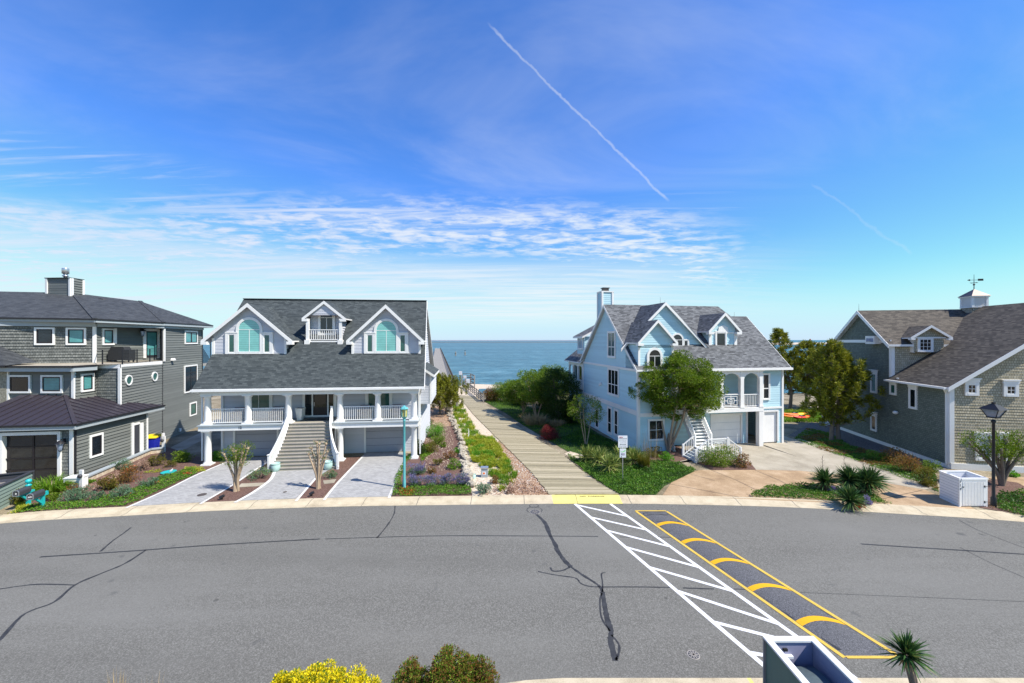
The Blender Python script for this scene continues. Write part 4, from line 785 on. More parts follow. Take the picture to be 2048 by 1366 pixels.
    g.slab([(F0[0],F0[1]-.45,zf-.3),(F2[0]+.3,F2[1]-.45,zf-.3),(S1[0]+.45,S1[1]-.4,zf-.3),(S1[0],S1[1],zf-.3),(F2[0],F2[1],zf-.3),(F0[0],F0[1],zf-.3)],.03,M['trimgrey'])
    g.beam((S1[0]+.42,S1[1]-.4,zf-.1),(S1[0]-.0,S1[1]-.12,6.6),.1,.1,K); g.beam((S1[0],S1[1]-.12,6.6),(S1[0],S1[1]-.12,5.1),.1,.1,K)
    g.beam((P2[0]+.02,P2[1]-.14,7.0),(P2[0]+.02,P2[1]-.14,.1),.13,.1,K); g.beam((P2[0]+.02,P2[1]-.14,10.4),(P2[0]+.02,P2[1]-.14,7.0),.1,.1,K); g.beam((P3[0]+.02,P3[1]-.02,10.4),(P3[0]+.02,P3[1]-.02,.1),.12,.12,K); g.build('gutter',R)
    rl=MB(); pr=[(S1[0]+.5,S1[1]+.0),(P1[0]-.03,P1[1]+.1),(P2[0]-.05,P2[1]-.1)]
    def at(a,b,q): return (a[0]+(b[0]-a[0])*q,a[1]+(b[1]-a[1])*q)
    for a,b,ps in ((pr[0],pr[1],(0,1)),(pr[1],pr[2],(.34,.67,1.))):
        rl.beam((a[0],a[1],8.42),(b[0],b[1],8.42),.05,.04,K)
        for k in range(9): rl.beam((a[0],a[1],7.42+k*.11),(b[0],b[1],7.42+k*.11),.022,.022,K)
        for q in ps: c=at(a,b,q); rl.box(c[0]-.03,c[1]-.03,7.3,c[0]+.03,c[1]+.03,8.42,K)
    a=pr[0]; b=(U1[0]+.3,U1[1]-.1); rl.beam((a[0],a[1],8.42),(b[0],b[1],8.42),.05,.04,K); rl.build('balcony_railing',R)
    # main hipped roof
    r=MB(); RM=M['roof1']; E0=(U0[0]-3,U0[1]-.9,10.95); E1=PX(190,31.8)+(10.9,); E2=PX(328,36.1)+(10.8,); E3=PX(425.5,44.0)+(10.83,)
    R0=PX(-60,36)+(13.65,); R1=PX(145,38)+(13.7,); R2=PX(280,40.5)+(13.15,); Eb=L(-52,49); 
    for pl in ([E0,E1,R1,R0],[E1,E2,R2,R1],[E2,E3,R2],[E3,(Eb[0],Eb[1],10.8),R1,R2],[R0,R1,(Eb[0],Eb[1],10.8)]): r.poly(pl,RM)
    for a,b in ((E0,E1),(E1,E2),(E2,E3),(E3,(Eb[0],Eb[1],10.8))): r.beam((a[0],a[1],a[2]-.05),(b[0],b[1],b[2]-.05),.12,.12,K); r.beam((a[0],a[1]+.06,a[2]-.18),(b[0],b[1]+.06,b[2]-.18),.05,.22,M['trimgrey'])
    for a,b in ((E1,R1),(E2,R2)): r.beam((a[0],a[1],a[2]+.03),(b[0],b[1],b[2]+.03),.3,.05,RM)
    r.build('roof',R)
    s=MB(); s.slab([(E0[0],E0[1]+.1,10.72),(E1[0],E1[1]+.1,10.72),(E2[0]-.05,E2[1]+.1,10.66),(E3[0]-.1,E3[1],10.66),(P3[0]-.3,P3[1]-.3,10.66),(P2[0]-.3,P2[1],10.66),(U2[0],U2[1],10.68),(U1[0]-.1,U1[1],10.7),(U0[0],U0[1],10.7)],.04,M['trimgrey'])
    for a,b in ((U0,U1),(U1,PX(327,36.3)),(P2,P3)): 
        dx,dy,Ld=unit(a,b); wallbox(s,a,b,0,10.28,Ld,10.66,.0,.14,M['trimgrey'])
    s.build('soffit',R)
    # lower left corner roof
    r=MB(); c0=PX(-60,28.6); c1=PX(8,28.7); r.poly([(c0[0],c0[1],7.35),(c1[0],c1[1],7.35),PX(75,30.6)+(7.5,),PX(0,30.3)+(8.75,),(c0[0]-1,PX(0,30.3)[1],8.9)],RM); r.beam((c0[0],c0[1],7.3),(c1[0],c1[1],7.3),.13,.13,K); r.build('lower_roof',R)
    # chimney
    c=MB(); a=PX(93,37.2); b=PX(142,37.0); dd=PX(167,38.3); bb=PX(118,38.6)
    zt=14.95
    for p,q in ((a,b),(b,dd),(dd,bb),(bb,a)): siding(c,p,q,[rect(0,13,ln(p,q),zt)],C,cr); wallbox(c,p,q,-.03,13,.16,zt,0,.06,W); wallbox(c,p,q,ln(p,q)-.17,13,ln(p,q),zt,0,.05,W)
    c.add([(a[0]-.1,a[1]-.1,zt+.06),(b[0],b[1]-.12,zt+.06),(dd[0]+.1,dd[1],zt+.06),(bb[0],bb[1]+.1,zt+.06),(a[0]-.1,a[1]-.1,zt),(b[0],b[1]-.12,zt),(dd[0]+.1,dd[1],zt),(bb[0],bb[1]+.1,zt)],[(0,1,2,3),(4,5,1,0),(5,6,2,1),(7,4,0,3)],K)
    ch=c.build('chimney',R); c=MB(); v=PX(131,37.8); c.lathe([(.14,0),(.14,.25),(.24,.3),(.24,.36),(.15,.4),(.15,.5),(.26,.55),(.26,1.0),(.24,1.05)],(v[0],v[1],zt),M['steel'],12); c.build('flue',ch)
    # small fixtures
    c=MB(); s,z=f.on(342,719.5,P2,P3); wallprism(c,P2,P3,[(s-.18,z-.05),(s+.18,z-.05),(s,z+.15)],0,.3,W); s,z=f.on(358,860,P2,P3); wallbox(c,P2,P3,s-.15,z-.15,s+.15,z+.15,0,.1,W); s,z=f.on(324,871,P1,P2); wallbox(c,P1,P2,s-.14,z-.14,s+.14,z+.2,0,.12,W); c.build('wall_fixture',R)
    c=MB(); a=PX(228,37.6); v=PX(203,38.0); c.prism([(v[0]-.3,v[1],12.7),(v[0]+.35,v[1],12.7),(v[0]+.1,v[1],13.15),(v[0]-.3,v[1],13.2)],(0,.6,0),M['copper']); c.build('roof_vent',R)
    # rear stair rail seen past the corner
    c=MB(); a=PX(407,46); b=PX(421,46); 
    c.box(a[0]-.4,a[1],6.2,b[0]+.1,b[1]+1.5,6.5,W)
    for k in range(8): x=a[0]+(b[0]-a[0])*k/7; c.box(x-.02,a[1],6.5,x+.02,a[1]+.04,8.2-.18*k,K)
    c.beam((a[0],a[1],9.2),(b[0],b[1],9.2),.04,.05,K); c.box(b[0]-.03,b[1]-.03,6.5,b[0]+.03,b[1]+.03,9.2,K); c.build('rear_deck',R)
    return f,R
# ---------------------------------------------------------------- setting
ZR=-.1; ZW=-2.0
gut=[(-900,1170),(-300,1085),(0,1047),(242,1032),(440,1021),(660,1013.5),(880,1010),(1180,1007),(1400,1009.5),(1600,1015.5),(1788,1027),(2048,1044),(2500,1090),(2900,1150)]
GX=[G(a,b,ZR) for a,b in gut]
def catmull(P,n=8):
    out=[]
    for i in range(len(P)-1):
        p0=P[max(i-1,0)];p1=P[i];p2=P[i+1];p3=P[min(i+2,len(P)-1)]
        for k in range(n):
            t=k/n; out.append(tuple(.5*((2*p1[j])+(-p0[j]+p2[j])*t+(2*p0[j]-5*p1[j]+4*p2[j]-p3[j])*t*t+(-p0[j]+3*p1[j]-3*p2[j]+p3[j])*t**3) for j in range(len(p1))))
    out.append(P[-1]); return out
GC=catmull(GX,6)
gxs=np.array([p[0] for p in GC]); gys=np.array([p[1] for p in GC])
def ygut(x): return float(np.interp(x,gxs,gys))
def ynear(x): return 10.92-.17*max(0,min(6,.8-x))
def S(o): return tag(o,kind='structure')
def landz(x,y):
    if y<62: return 0.
    t=min(1,(y-62)/32); t=t*t*(3-2*t); return -2.6*t+ .35*noise.noise((x*.07,y*.07,0))*min(1,(y-62)/8)
def setting():
    # land: one sheet, lowered under the road
    xs=sorted(set([-900,-500,-300,-200,-150,-120]+list(range(-100,-44,6))+[x*1.0 for x in range(-44,52,1)]+list(range(54,110,6))+[120,150,200,300,500,900])); vs=[];rows=None
    for x in xs:
        yg=ygut(x); yn=ynear(x)
        ys=[-1200,-200,-30,0,yn-.99,yn-.9,yn,yg+.05,yg+.7,yg+.95]+[yg+.95+(62-yg-.95)*k/14 for k in range(1,15)]+[66,70,74,78,82,86,90,94,98,106,130,180]
        for j,y in enumerate(ys):
            z=landz(x,y)
            if 5<=j<=8: z=-.35
            if j>=len(ys)-2: z=-5
            vs.append((x,y,z-.004 if j>=9 else z))
        rows=len(ys)
    fs=[(i*rows+j,(i+1)*rows+j,(i+1)*rows+j+1,i*rows+j+1) for i in range(len(xs)-1) for j in range(rows-1)]
    m=MB(); m.add(vs,fs,M['soil'],True); S(m.build('ground'))
    m=MB(); xs2=[-900,-300,-120]+list(np.arange(-46,54,1.))+[120,300,900]; v=[];
    for x in xs2: v+=[(x,ynear(x)-.05,ZR),(x,ygut(x)+.05,ZR)]
    m.add(v,[(2*i,2*i+2,2*i+3,2*i+1) for i in range(len(xs2)-1)],M['asph']); S(m.build('road'))
    m=MB(); m.add([(-40000,84,ZW),(40000,84,ZW),(40000,60000,ZW),(-40000,60000,ZW)],[(0,1,2,3)],M['sea']); S(m.build('water'))
    # rolled kerb and gutter, far side
    prof=[(-.02,ZR-.05),(-.02,ZR+.012),(.3,ZR+.02),(.45,ZR+.075),(.62,.018),(.98,.022),(1.0,-.1)]
    ky0=G(1106,1000)[0]; ky1=G(1243,1000)[0]
    def kerb(x0,x1,yf,mat,sgn=1,st=1.):
        n=max(1,int((x1-x0)/st)); v=[]; f=[]; k=len(prof)
        for i in range(n+1):
            x=x0+(x1-x0)*i/n; y=yf(x); dy=(yf(x+.2)-yf(x-.2))/.4; L=math.hypot(1,dy)
            for o,z in prof: v.append((x-sgn*o*dy/L,y+sgn*o/L,z))
        for i in range(n):
            for j in range(k-1): f.append((i*k+j,(i+1)*k+j,(i+1)*k+j+1,i*k+j+1) if sgn>0 else (i*k+j,i*k+j+1,(i+1)*k+j+1,(i+1)*k+j))
        m.add(v,f,mat)
    m=MB(); kerb(-44,ky0,ygut,M['kerb']); kerb(ky0,ky1,ygut,M['kyel'],st=.5); kerb(ky1,52,ygut,M['kerb'])
    for i in range(30):
        x=-42+i*3.05; y=ygut(x)
        for (o0,z0),(o1,z1) in zip(prof[1:],prof[2:6]): m.add([(x-.012,y+o0,z0+.004),(x+.012,y+o0,z0+.004),(x+.012,y+o1,z1+.004),(x-.012,y+o1,z1+.004)],[(0,1,2,3)],M['dgrey'])
    S(m.build('kerb'))
    m=MB(); kerb(-30,6.45,ynear,M['kerb'],-1); kerb(6.45,6.55,ynear,M['kyel'],-1); kerb(6.55,30,ynear,M['kerb'],-1); S(m.build('kerb'))
    tx=textobj('kerb_lettering','NO  PARKING',.17,M['ink'],None,(*[G(1188,1001)[0],ygut(G(1188,1001)[0])+.73],.0265),(0,0,math.radians(.5)),.002,.003); tx.scale=(1.35,1,1); S(tx)
    # markings and sealed cracks are thin sheets on the asphalt
    def ribbon(m,pts,w,z,mat,wob=0.):
        P=[Vector((a,b)) for a,b in pts]; v=[];n=len(P)
        for i,p in enumerate(P):
            d=(P[min(i+1,n-1)]-P[max(i-1,0)]).normalized(); s=Vector((-d.y,d.x)); ww=(w[i] if hasattr(w,'__len__') else w)/2*(1+wob*(rnd.random()-.5))
            v+=[(p.x-s.x*ww,p.y-s.y*ww,z),(p.x+s.x*ww,p.y+s.y*ww,z)]
        m.add(v,[(2*i,2*i+2,2*i+3,2*i+1) for i in range(n-1)],mat)
    R_=lambda l:[G(a,b,ZR) for a,b in l]
    m=MB()
    la=R_([(1150,1008),(1528,1331)]); lb=R_([(1221,1008),(1600,1278)])
    A0,A1=Vector(la[0]),Vector(la[1]); B0,B1=Vector(lb[0]),Vector(lb[1]); A1=A0+(A1-A0)*1.05; B1=B0+(B1-B0)*1.25
    ribbon(m,[A0,A1],.165,ZR+.004,M['lwhite']); ribbon(m,[B0,B1],.165,ZR+.004,M['lwhite'])
    def snap(p,a,b): d=(b-a); return a+d*((Vector(p)-a).dot(d)/d.length_squared)
    for (x0,y0,x1,y1) in ((1158,1009,1256,1033),(1184,1034,1296,1060),(1215,1060,1345,1093),(1257,1093,1401,1135),(1309,1132,1470,1182),(1360,1180,1545,1253),(1430,1243,1600,1302),(1500,1305,1640,1354)):
        a,b=R_([(x0,y0),(x1,y1)]); a=snap(a,A0,A1); b=snap(b,B0,B1); ribbon(m,[a,b],.15,ZR+.008,M['lwhite'])
    S(m.build('road_marking'))
    m=MB(); Z=ZR+.004; SE=M['seal']
    def crack(l,w,wob=.5,n=6): ribbon(m,catmull([Vector(p) for p in R_(l)],n),w*1.35,Z,SE,wob)
    crack([(80,1114),(250,1103),(430,1090),(640,1078)],.07,.1); crack([(650,1078),(860,1072),(1060,1072),(1196,1073)],.045,.3); crack([(1240,1074),(1280,1074.5)],.03); crack([(1315,1074),(1350,1075)],.03)
    crack([(201,1103),(225,1082),(245,1068),(262,1055)],.06); crack([(754,1076),(775,1050),(788,1028),(790,1012)],.05,1.)
    crack([(-20,1295),(0,1279),(40,1235),(66,1220),(110,1203),(150,1170),(200,1148),(250,1127),(292,1100)],.08); crack([(-20,1178),(0,1178),(70,1169),(148,1170)],.045)
    crack([(1072,1028),(1090,1046),(1100,1070),(1112,1092),(1113,1098),(1128,1120),(1142,1134)],.13,.5); crack([(1142,1134),(1165,1150),(1196,1170),(1205,1184)],.08)
    crack([(1205,1184),(1210,1215),(1215,1240),(1222,1262),(1221,1280),(1228,1310),(1231,1322)],.13,.5); crack([(1204,1186),(1200,1200),(1203,1235),(1220,1262)],.04); crack([(1223,1270),(1238,1290),(1236,1312),(1231,1320)],.05)
    crack([(1140,1134),(1125,1141),(1106,1142),(1101,1135)],.06); crack([(1076,1143),(1110,1150),(1150,1156),(1162,1167),(1180,1173),(1200,1174)],.045); crack([(1205,1184),(1205,1165),(1203,1148),(1211,1145)],.045)
    crack([(1205,1174),(1280,1174),(1340,1175)],.045,.1); crack([(1366,1176),(1428,1178)],.05,.1); crack([(1468,1178),(1510,1180)],.04,.1)
    crack([(1722,1088),(1830,1095),(1960,1103),(2070,1110)],.07,.2); crack([(1918,1040),(1960,1062),(2060,1100)],.03,.4); crack([(1920,1095),(1980,1125),(2060,1160)],.02,.4)
    crack([(1600,1185),(1800,1193),(2060,1204)],.012,.5)
    # thin kerb rings round the drain cover
    c=G(1069,1020,ZR)
    for r_,o in ((.42,(0,0)),(.25,(0,.55))): ribbon(m,[(c[0]+o[0]+r_*math.cos(t*math.pi/8),c[1]+o[1]+r_*math.sin(t*math.pi/8)) for t in range(17)],.04,Z,SE,.8)
    S(m.build('road_crack_sealant'))
    # raised asphalt speed bump strip with amber chevrons
    tl,tr_,bl,br=[Vector(G(a,b,ZR)) for a,b in ((1276,1023),(1330,1023),(1693,1314),(1790,1312))]
    m=MB(); n=40; k=8
    def hp(u,t,dz=0.): p=tl.lerp(bl,t).lerp(tr_.lerp(br,t),u); e=min(1,min(t,1-t)*14); return (p.x,p.y,ZR+.003+dz+.085*math.sin(math.pi*u)**.8*e if 0<u<1 else ZR+.003+dz)
    m.add([hp(u/k,t/n) for t in range(n+1) for u in range(k+1)],[(t*(k+1)+u,t*(k+1)+u+1,(t+1)*(k+1)+u+1,(t+1)*(k+1)+u) for t in range(n) for u in range(k)],M['patch'],True)
    hump=m.build('speed_bump'); tag(hump,'long raised asphalt strip edged in yellow with curved amber bars','speed bump')
    for px,py,q in ((1338,1045,0),(1395,1078,0),(1460,1117,0),(1538,1168,0),(1640,1233,0)):
        # parameter along the strip of this bar
        w=Vector(G(px,py,ZR+.05)); d=(bl-tl); t0=(w-tl).dot(d)/d.length_squared; hw=.0115
        ch=MB(); ch.add([hp(u/k,min(.99,t0-.012*math.sin(math.pi*u/k)+s*hw+(u/k-.5)*.0),.006) for s in (-1,1) for u in range(k+1)],[(u,k+1+u,k+2+u,u+1) for u in range(k)],M['lora'],True); ch.build('amber_bar',hump)
    b=MB(); ribbon(b,[tl+Vector((-.1,0)),tl.lerp(bl,.3)+Vector((-.1,0)),bl+Vector((-.08,-.03))],.135,ZR+.012,M['lyel']); ribbon(b,[tr_+Vector((.09,0)),tr_.lerp(br,.3)+Vector((.09,0)),br+Vector((.09,0))],.135,ZR+.012,M['lyel'])
    ribbon(b,[tuple(p) for p in R_([(1270,1022),(1332,1022)])],.1,ZR+.014,M['lyel']); ribbon(b,[tuple(p) for p in R_([(1693,1315),(1795,1315)])],.1,ZR+.014,M['lyel']); b.build('yellow_border',hump)
    b=MB(); m=b
    pts=[tl.lerp(bl,t/40)+Vector((.1+.03*rnd.random(),0)) for t in range(1,40)]; ribbon(b,pts,.09,ZR+.017,SE,1.3)
    pts=[tr_.lerp(br,t/40)+Vector((-.1+.03*rnd.random(),0)) for t in range(1,40)]; ribbon(b,pts,.045,ZR+.017,SE,1.4)
    for t in (.02,.05,.13): ribbon(b,[hp(u/8,t+.01*rnd.random(),0)[:2] for u in range(1,8)],.03,ZR+.085,SE,1.)
    b.build('crack',hump)
    for px,py,r_,l in ((1387,1310,.15,'round iron drain cover in the open asphalt near the white hatching'),(1070,1024,.26,'round iron manhole cover by the kerb where the crack starts')):
        c=G(px,py,ZR); b=MB(); b.lathe([(r_+.03,0),(r_+.03,.008)],(0,0,0),M['ash'],24); b.lathe([(r_,.008),(r_,.014)],(0,0,0),M['dgrey'],24)
        for i in range(5):
            for j in range(10): t=j*math.pi/5; q=r_*(i+.5)/5.4; b.box(q*math.cos(t)-.015,q*math.sin(t)-.015,.014,q*math.cos(t)+.015,q*math.sin(t)+.015,.02,M['ash'])
        o=b.build('manhole_cover'); o.location=(c[0],c[1],ZR+.002); tag(o,l,'manhole cover','iron covers in the road')
    # flat yard surfaces
    def sheet(name,l,mat,z=.012,world=False,kind=True):
        pts=l if world else GL(l); m=MB(); m.poly([(p[0],p[1],z) for p in pts],mat)
        o=m.build(name)
        if o.data.polygons[0].normal.z<0: o.data.flip_normals()
        return S(o) if kind else o
    def edging(l,w=.14): ribbon(eg,catmull([Vector(p) for p in GL(l)],4),w,.036,M['border'])
    yk=lambda px:ygut(G(px,1000)[0])+1.0
    def kp(px): 
        # pixel column -> point on the back of the kerb
        x=G(px,1000)[0]
        for _ in range(6): y=ygut(x)+.99; x=(px-1024)/F*y
        return (x,y)
    W2=lambda head,l,tail: [kp(a) for a in head]+GL(l)+[kp(a) for a in tail]
    sheet('driveway',W2([258],[(330,982),(392,951),(448,927),(462,915),(552,914),(536,926),(505,944),(462,973)],[405]),M['paver'],.03,True)
    sheet('driveway',W2([474],[(507,985),(540,961),(548,945),(546,936),(674,935),(655,942),(632,957)],[592]),M['paver'],.03,True)
    sheet('driveway',W2([650],[(676,966),(727,912),(728,906),(806,905),(808,912),(806,928)],[778]),M['paver'],.03,True)
    eg=MB()
    edging([(252,1017),(330,982),(392,951),(448,927)]); edging([(400,1009),(462,973),(505,944),(534,926)]); edging([(470,1006),(507,985),(540,961),(549,944)],.2); edging([(592,1003),(632,957)]); edging([(648,1001),(676,966),(727,912)]); edging([(778,997),(806,928)],.16)
    S(eg.build('driveway_edging'))
    sheet('mulch_bed',W2([410],[(466,972),(510,943),(548,938),(541,958),(512,980)],[470]),M['mulch'],.02,True)
    sheet('mulch_bed',W2([596],[(634,957),(672,936),(676,918),(724,912),(674,964)],[646]),M['mulch'],.02,True)
    sheet('mulch_bed',W2([30],[(60,1000),(140,960),(168,948),(330,893),(410,918),(446,926),(390,950),(325,982)],[250]),M['mulch'],.018,True)
    sheet('mulch_bed',W2([784],[(812,925),(838,880),(842,835),(880,822),(900,830),(915,870),(925,910),(928,945)],[945]),M['mulch'],.018,True)
    sheet('mulch_bed',[(840,835),(842,815),(893,812),(905,830),(912,850),(880,855)],M['redmulch'],.022)
    S(sheet('stepping_stone',[(483,968),(531,966),(523,973),(474,976)],M['conc'],.034)); S(sheet('stepping_stone',[(646,962),(673,959),(668,967),(648,969)],M['conc'],.034))
    sheet('sandy_strip',W2([945],[(926,930),(918,880),(905,830),(896,806),(925,788),(960,815),(1035,900),(1072,950),(1110,990)],[1112]),M['sand'],.014,True)
    sheet('needle_litter',W2([1030],[(1005,960),(980,900),(1000,880),(1030,905),(1066,950)],[1100]),M['redmulch'],.02,True)
    sheet('path',[(328,906),(345,893),(408,862),(420,872),(372,898),(345,907)],M['conc'],.016)
    sheet('mulch_bed',[(1290,905),(1345,885),(1375,905),(1372,922),(1340,926),(1300,926)],M['mulch'],.02); sheet('mulch_bed',[(1394,926),(1440,915),(1500,925),(1512,940),(1425,941)],M['mulch'],.034)
    sheet('driveway',W2([1325],[(1345,962),(1368,948),(1402,940),(1425,941),(1510,940),(1600,942),(1700,952),(1780,968),(1850,980),(1895,1000),(1935,1010)],[1950]),M['agg'],.02,True)
    sheet('driveway',[(1340,928),(1372,920),(1395,922),(1394,926),(1425,941),(1510,940),(1600,942),(1700,952),(1780,968),(1850,980),(1880,975),(1800,947),(1715,920),(1622,893),(1590,880),(1568,872),(1545,871),(1420,874),(1408,912),(1390,918)],M['conc'],.026)
    for l in ([(968,803),(1012,799),(1060,815),(1110,825),(1170,850),(1205,872),(1275,905),(1300,924),(1240,940),(1190,930),(1140,906),(1095,880),(1045,850),(1010,826)],[(1587,880),(1614,858),(1658,866),(1700,892),(1800,920),(1870,946),(1878,984),(1768,944),(1714,923),(1624,895)]): sheet('lawn',l,M['lawn'],.015)
    sheet('lawn',W2([1240,1312],[(1330,972),(1393,943),(1354,927.6),(1303,924),(1240,940),(1190,930),(1134,912),(1142,922),(1175,950),(1215,978)][:0] or [(1330,972),(1390,943),(1354,929),(1303,926),(1240,940),(1190,932),(1145,920),(1177,948),(1215,975)],[]),M['lawn'],.028,True)
    m=MB()
    for l in ([(1425,942),(1470,960),(1532,990)],[(1510,941),(1560,962),(1582,975)],[(1335,968),(1400,980),(1478,995)],[(1620,947),(1640,962)],[(1845,981),(1760,1000)],[(1378,948),(1430,962)]): ribbon(m,[tuple(p) for p in GL(l)],.025,.034,M['dgrey'])
    S(m.build('driveway_joint'))
    f3=Fr(10.34,32.55,10.67); q=[f3.world(11.65,-3.4),f3.world(16.5,-3.4),f3.world(16.5,1.),f3.world(11.65,.15)]; m=MB(); m.add([(*q[0],.03),(*q[1],.03),(*q[2],.13),(*q[3],.13),(*q[0],-.1),(*q[3],-.1)],[(0,1,2,3),(0,3,5,4)],M['conc']); S(m.build('driveway'))
    sheet('gravel_strip',[(1575,872),(1622,845),(1672,855),(1900,930),(1885,945),(1800,915),(1700,890)],M['gravel'],.016)
    sheet('path',[(1965,955),(2060,955),(2120,990),(2070,990),(2040,968)],M['agg'],.02); sheet('mulch_bed',[(1955,970),(1985,958),(2035,966),(2100,1000),(2100,1040),(1960,1016)],M['mulch'],.024)
    sheet('sandy_strip',[(1128,908),(1140,903),(1180,915),(1150,918)],M['sand'],.02)
    # boardwalk of individual planks
    m=MB(); Lp=[(1098,987),(1061,942),(1029,910),(989.7,871),(947.6,828.6),(931.8,810),(915,790)]; Rp=[(1237,987),(1180,952.5),(1118.8,905),(1071,876),(1021,842),(968.6,807.6),(948,792)]
    la=[Vector(p) for p in catmull([G(a,b,.08) for a,b in Lp],4)]; ra=[Vector(p) for p in catmull([G(a,b,.08) for a,b in Rp],4)]
    def along(P):
        c=[0]; 
        for a,b in zip(P,P[1:]): c.append(c[-1]+(b-a).length)
        return np.array(c)
    ca,cb=along(la),along(ra); n=int(ca[-1]/.15)
    def pt(P,c,t): s=t*c[-1]; i=min(len(P)-2,max(0,int(np.searchsorted(c,s))-1)); q=(s-c[i])/(c[i+1]-c[i]); return P[i].lerp(P[i+1],q)
    ar=(.0,)
    yend=max(ygut(la[0].x),ygut(ra[0].x))
    for i in range(n):
        a0=pt(la,ca,i/n);a1=pt(la,ca,(i+.93)/n);b0=pt(ra,cb,i/n);b1=pt(ra,cb,(i+.93)/n); j=rnd.uniform(-.05,.05); j2=rnd.uniform(-.05,.05); z=.075+rnd.uniform(-.006,.006)
        d=(b0-a0).normalized(); a0,a1=a0+d*j,a1+d*j; b0,b1=b0+d*j2,b1+d*j2
        m.add([(a0.x,a0.y,z),(b0.x,b0.y,z),(b1.x,b1.y,z),(a1.x,a1.y,z),(a0.x,a0.y,.0),(b0.x,b0.y,.0),(b1.x,b1.y,.0),(a1.x,a1.y,.0)],[(0,1,2,3),(0,4,5,1),(1,5,6,2),(3,2,6,7),(0,3,7,4)],M['plank'])
    tag(m.build('boardwalk'),kind='structure')
    # beach ramp of sand beyond the boardwalk
    sheet('beach_sand',[(912,792),(952,795),(958,778),(1015,776),(1000,770),(940,768),(905,775)],M['sand'],.03)
    return kp
kp=setting()
# ---------------------------------------------------------------- pier and far things
def pier():
    R=empty('fishing_pier',(0,0,0)); tag(R,'long grey timber pier reaching out into the sea with a dark railing','pier')
    ax=Vector((-.185,.983)); nr=Vector((.983,.185)); zd=.35; W_=5.3
    o=Vector(((897-1024)/F*122,122.))-nr*W_/2-ax*56
    m=MB(); n=120; L=355
    for i in range(n):
        a=o+ax*(L*i/n); b=o+ax*(L*(i+.985)/n); p=[a-nr*W_/2,a+nr*W_/2,b+nr*W_/2,b-nr*W_/2]; z=zd+rnd.uniform(-.01,.01)
        m.add([(q.x,q.y,z) for q in p]+[(q.x,q.y,z-.25) for q in p],[(0,1,2,3),(0,4,5,1),(1,5,6,2),(2,6,7,3),(3,7,4,0)],M['deckgrey'])
    m.build('deck',R); m=MB()
    m.tube([(0,0,-4),(0,0,zd-.1)],.17,M['barkdark'],6); pl=None
    for i in range(0,40):
        c=o+ax*(L*i/39)
        for s in (-1,1):
            p=c+nr*s*(W_/2-.2)
            if pl is None: pl=m.build('piling',R); q=pl
            else: q=pl.copy(); col.objects.link(q)
            q.location=(p.x,p.y,0)
    m=MB()
    for i in range(0,90):
        c=o+nr*(W_/2)+ax*(L*i/89); m.box(c.x-.07,c.y-.07,zd,c.x+.07,c.y+.07,zd+1.15,M['barkdark'])
    for h in (.3,.65,1.08): a=o+nr*W_/2; b=a+ax*L; m.beam((a.x,a.y,zd+h),(b.x,b.y,zd+h),.12 if h>1 else .05,.07 if h>1 else .14,M['barkdark'])
    for i in range(0,60):
        c=o-nr*(W_/2)+ax*(L*i/59); m.box(c.x-.05,c.y-.05,zd,c.x+.05,c.y+.05,zd+.35,M['ash'])
    m.build('railing',R)
    # gulls resting on the far end
    e=o+ax*L
    for i in range(16):
        s=rnd.uniform(-1,1); k=rnd.uniform(-4,-.5) if i<10 else rnd.uniform(-90,-10); 
        if i>=10: s=-.96
        p=e+nr*s*W_/2+ax*k; g=MB(); w=M['white'] if i%3 else M['ash']
        g.lathe([(.02,-.25),(.12,-.12),(.15,.02),(.1,.16),(.03,.26)],(0,0,0),w,6); 
        for q in range(len(g.v)): x,y,z=g.v[q]; g.v[q]=(x,z,y+.35)
        g.lathe([(.02,0),(.07,.05),(.07,.12),(.02,.17)],(0,-.24,.42),w,6); g.box(-.02,-.4,.48,.02,-.3,.51,M['orange']); g.box(-.04,-.01,0,-.02,.01,.25,M['orange']); g.box(.02,-.01,0,.04,.01,.25,M['orange'])
        b=g.build('seagull'); b.location=(p.x,p.y,zd); b.rotation_euler=(0,0,rnd.uniform(0,6)); tag(b,'small gull resting on the planks at the far end of the pier' if i<10 else 'small gull perched along the left edge of the pier','gull','gulls at the pier end' if i<10 else 'gulls on the left edge of the pier')
pier()
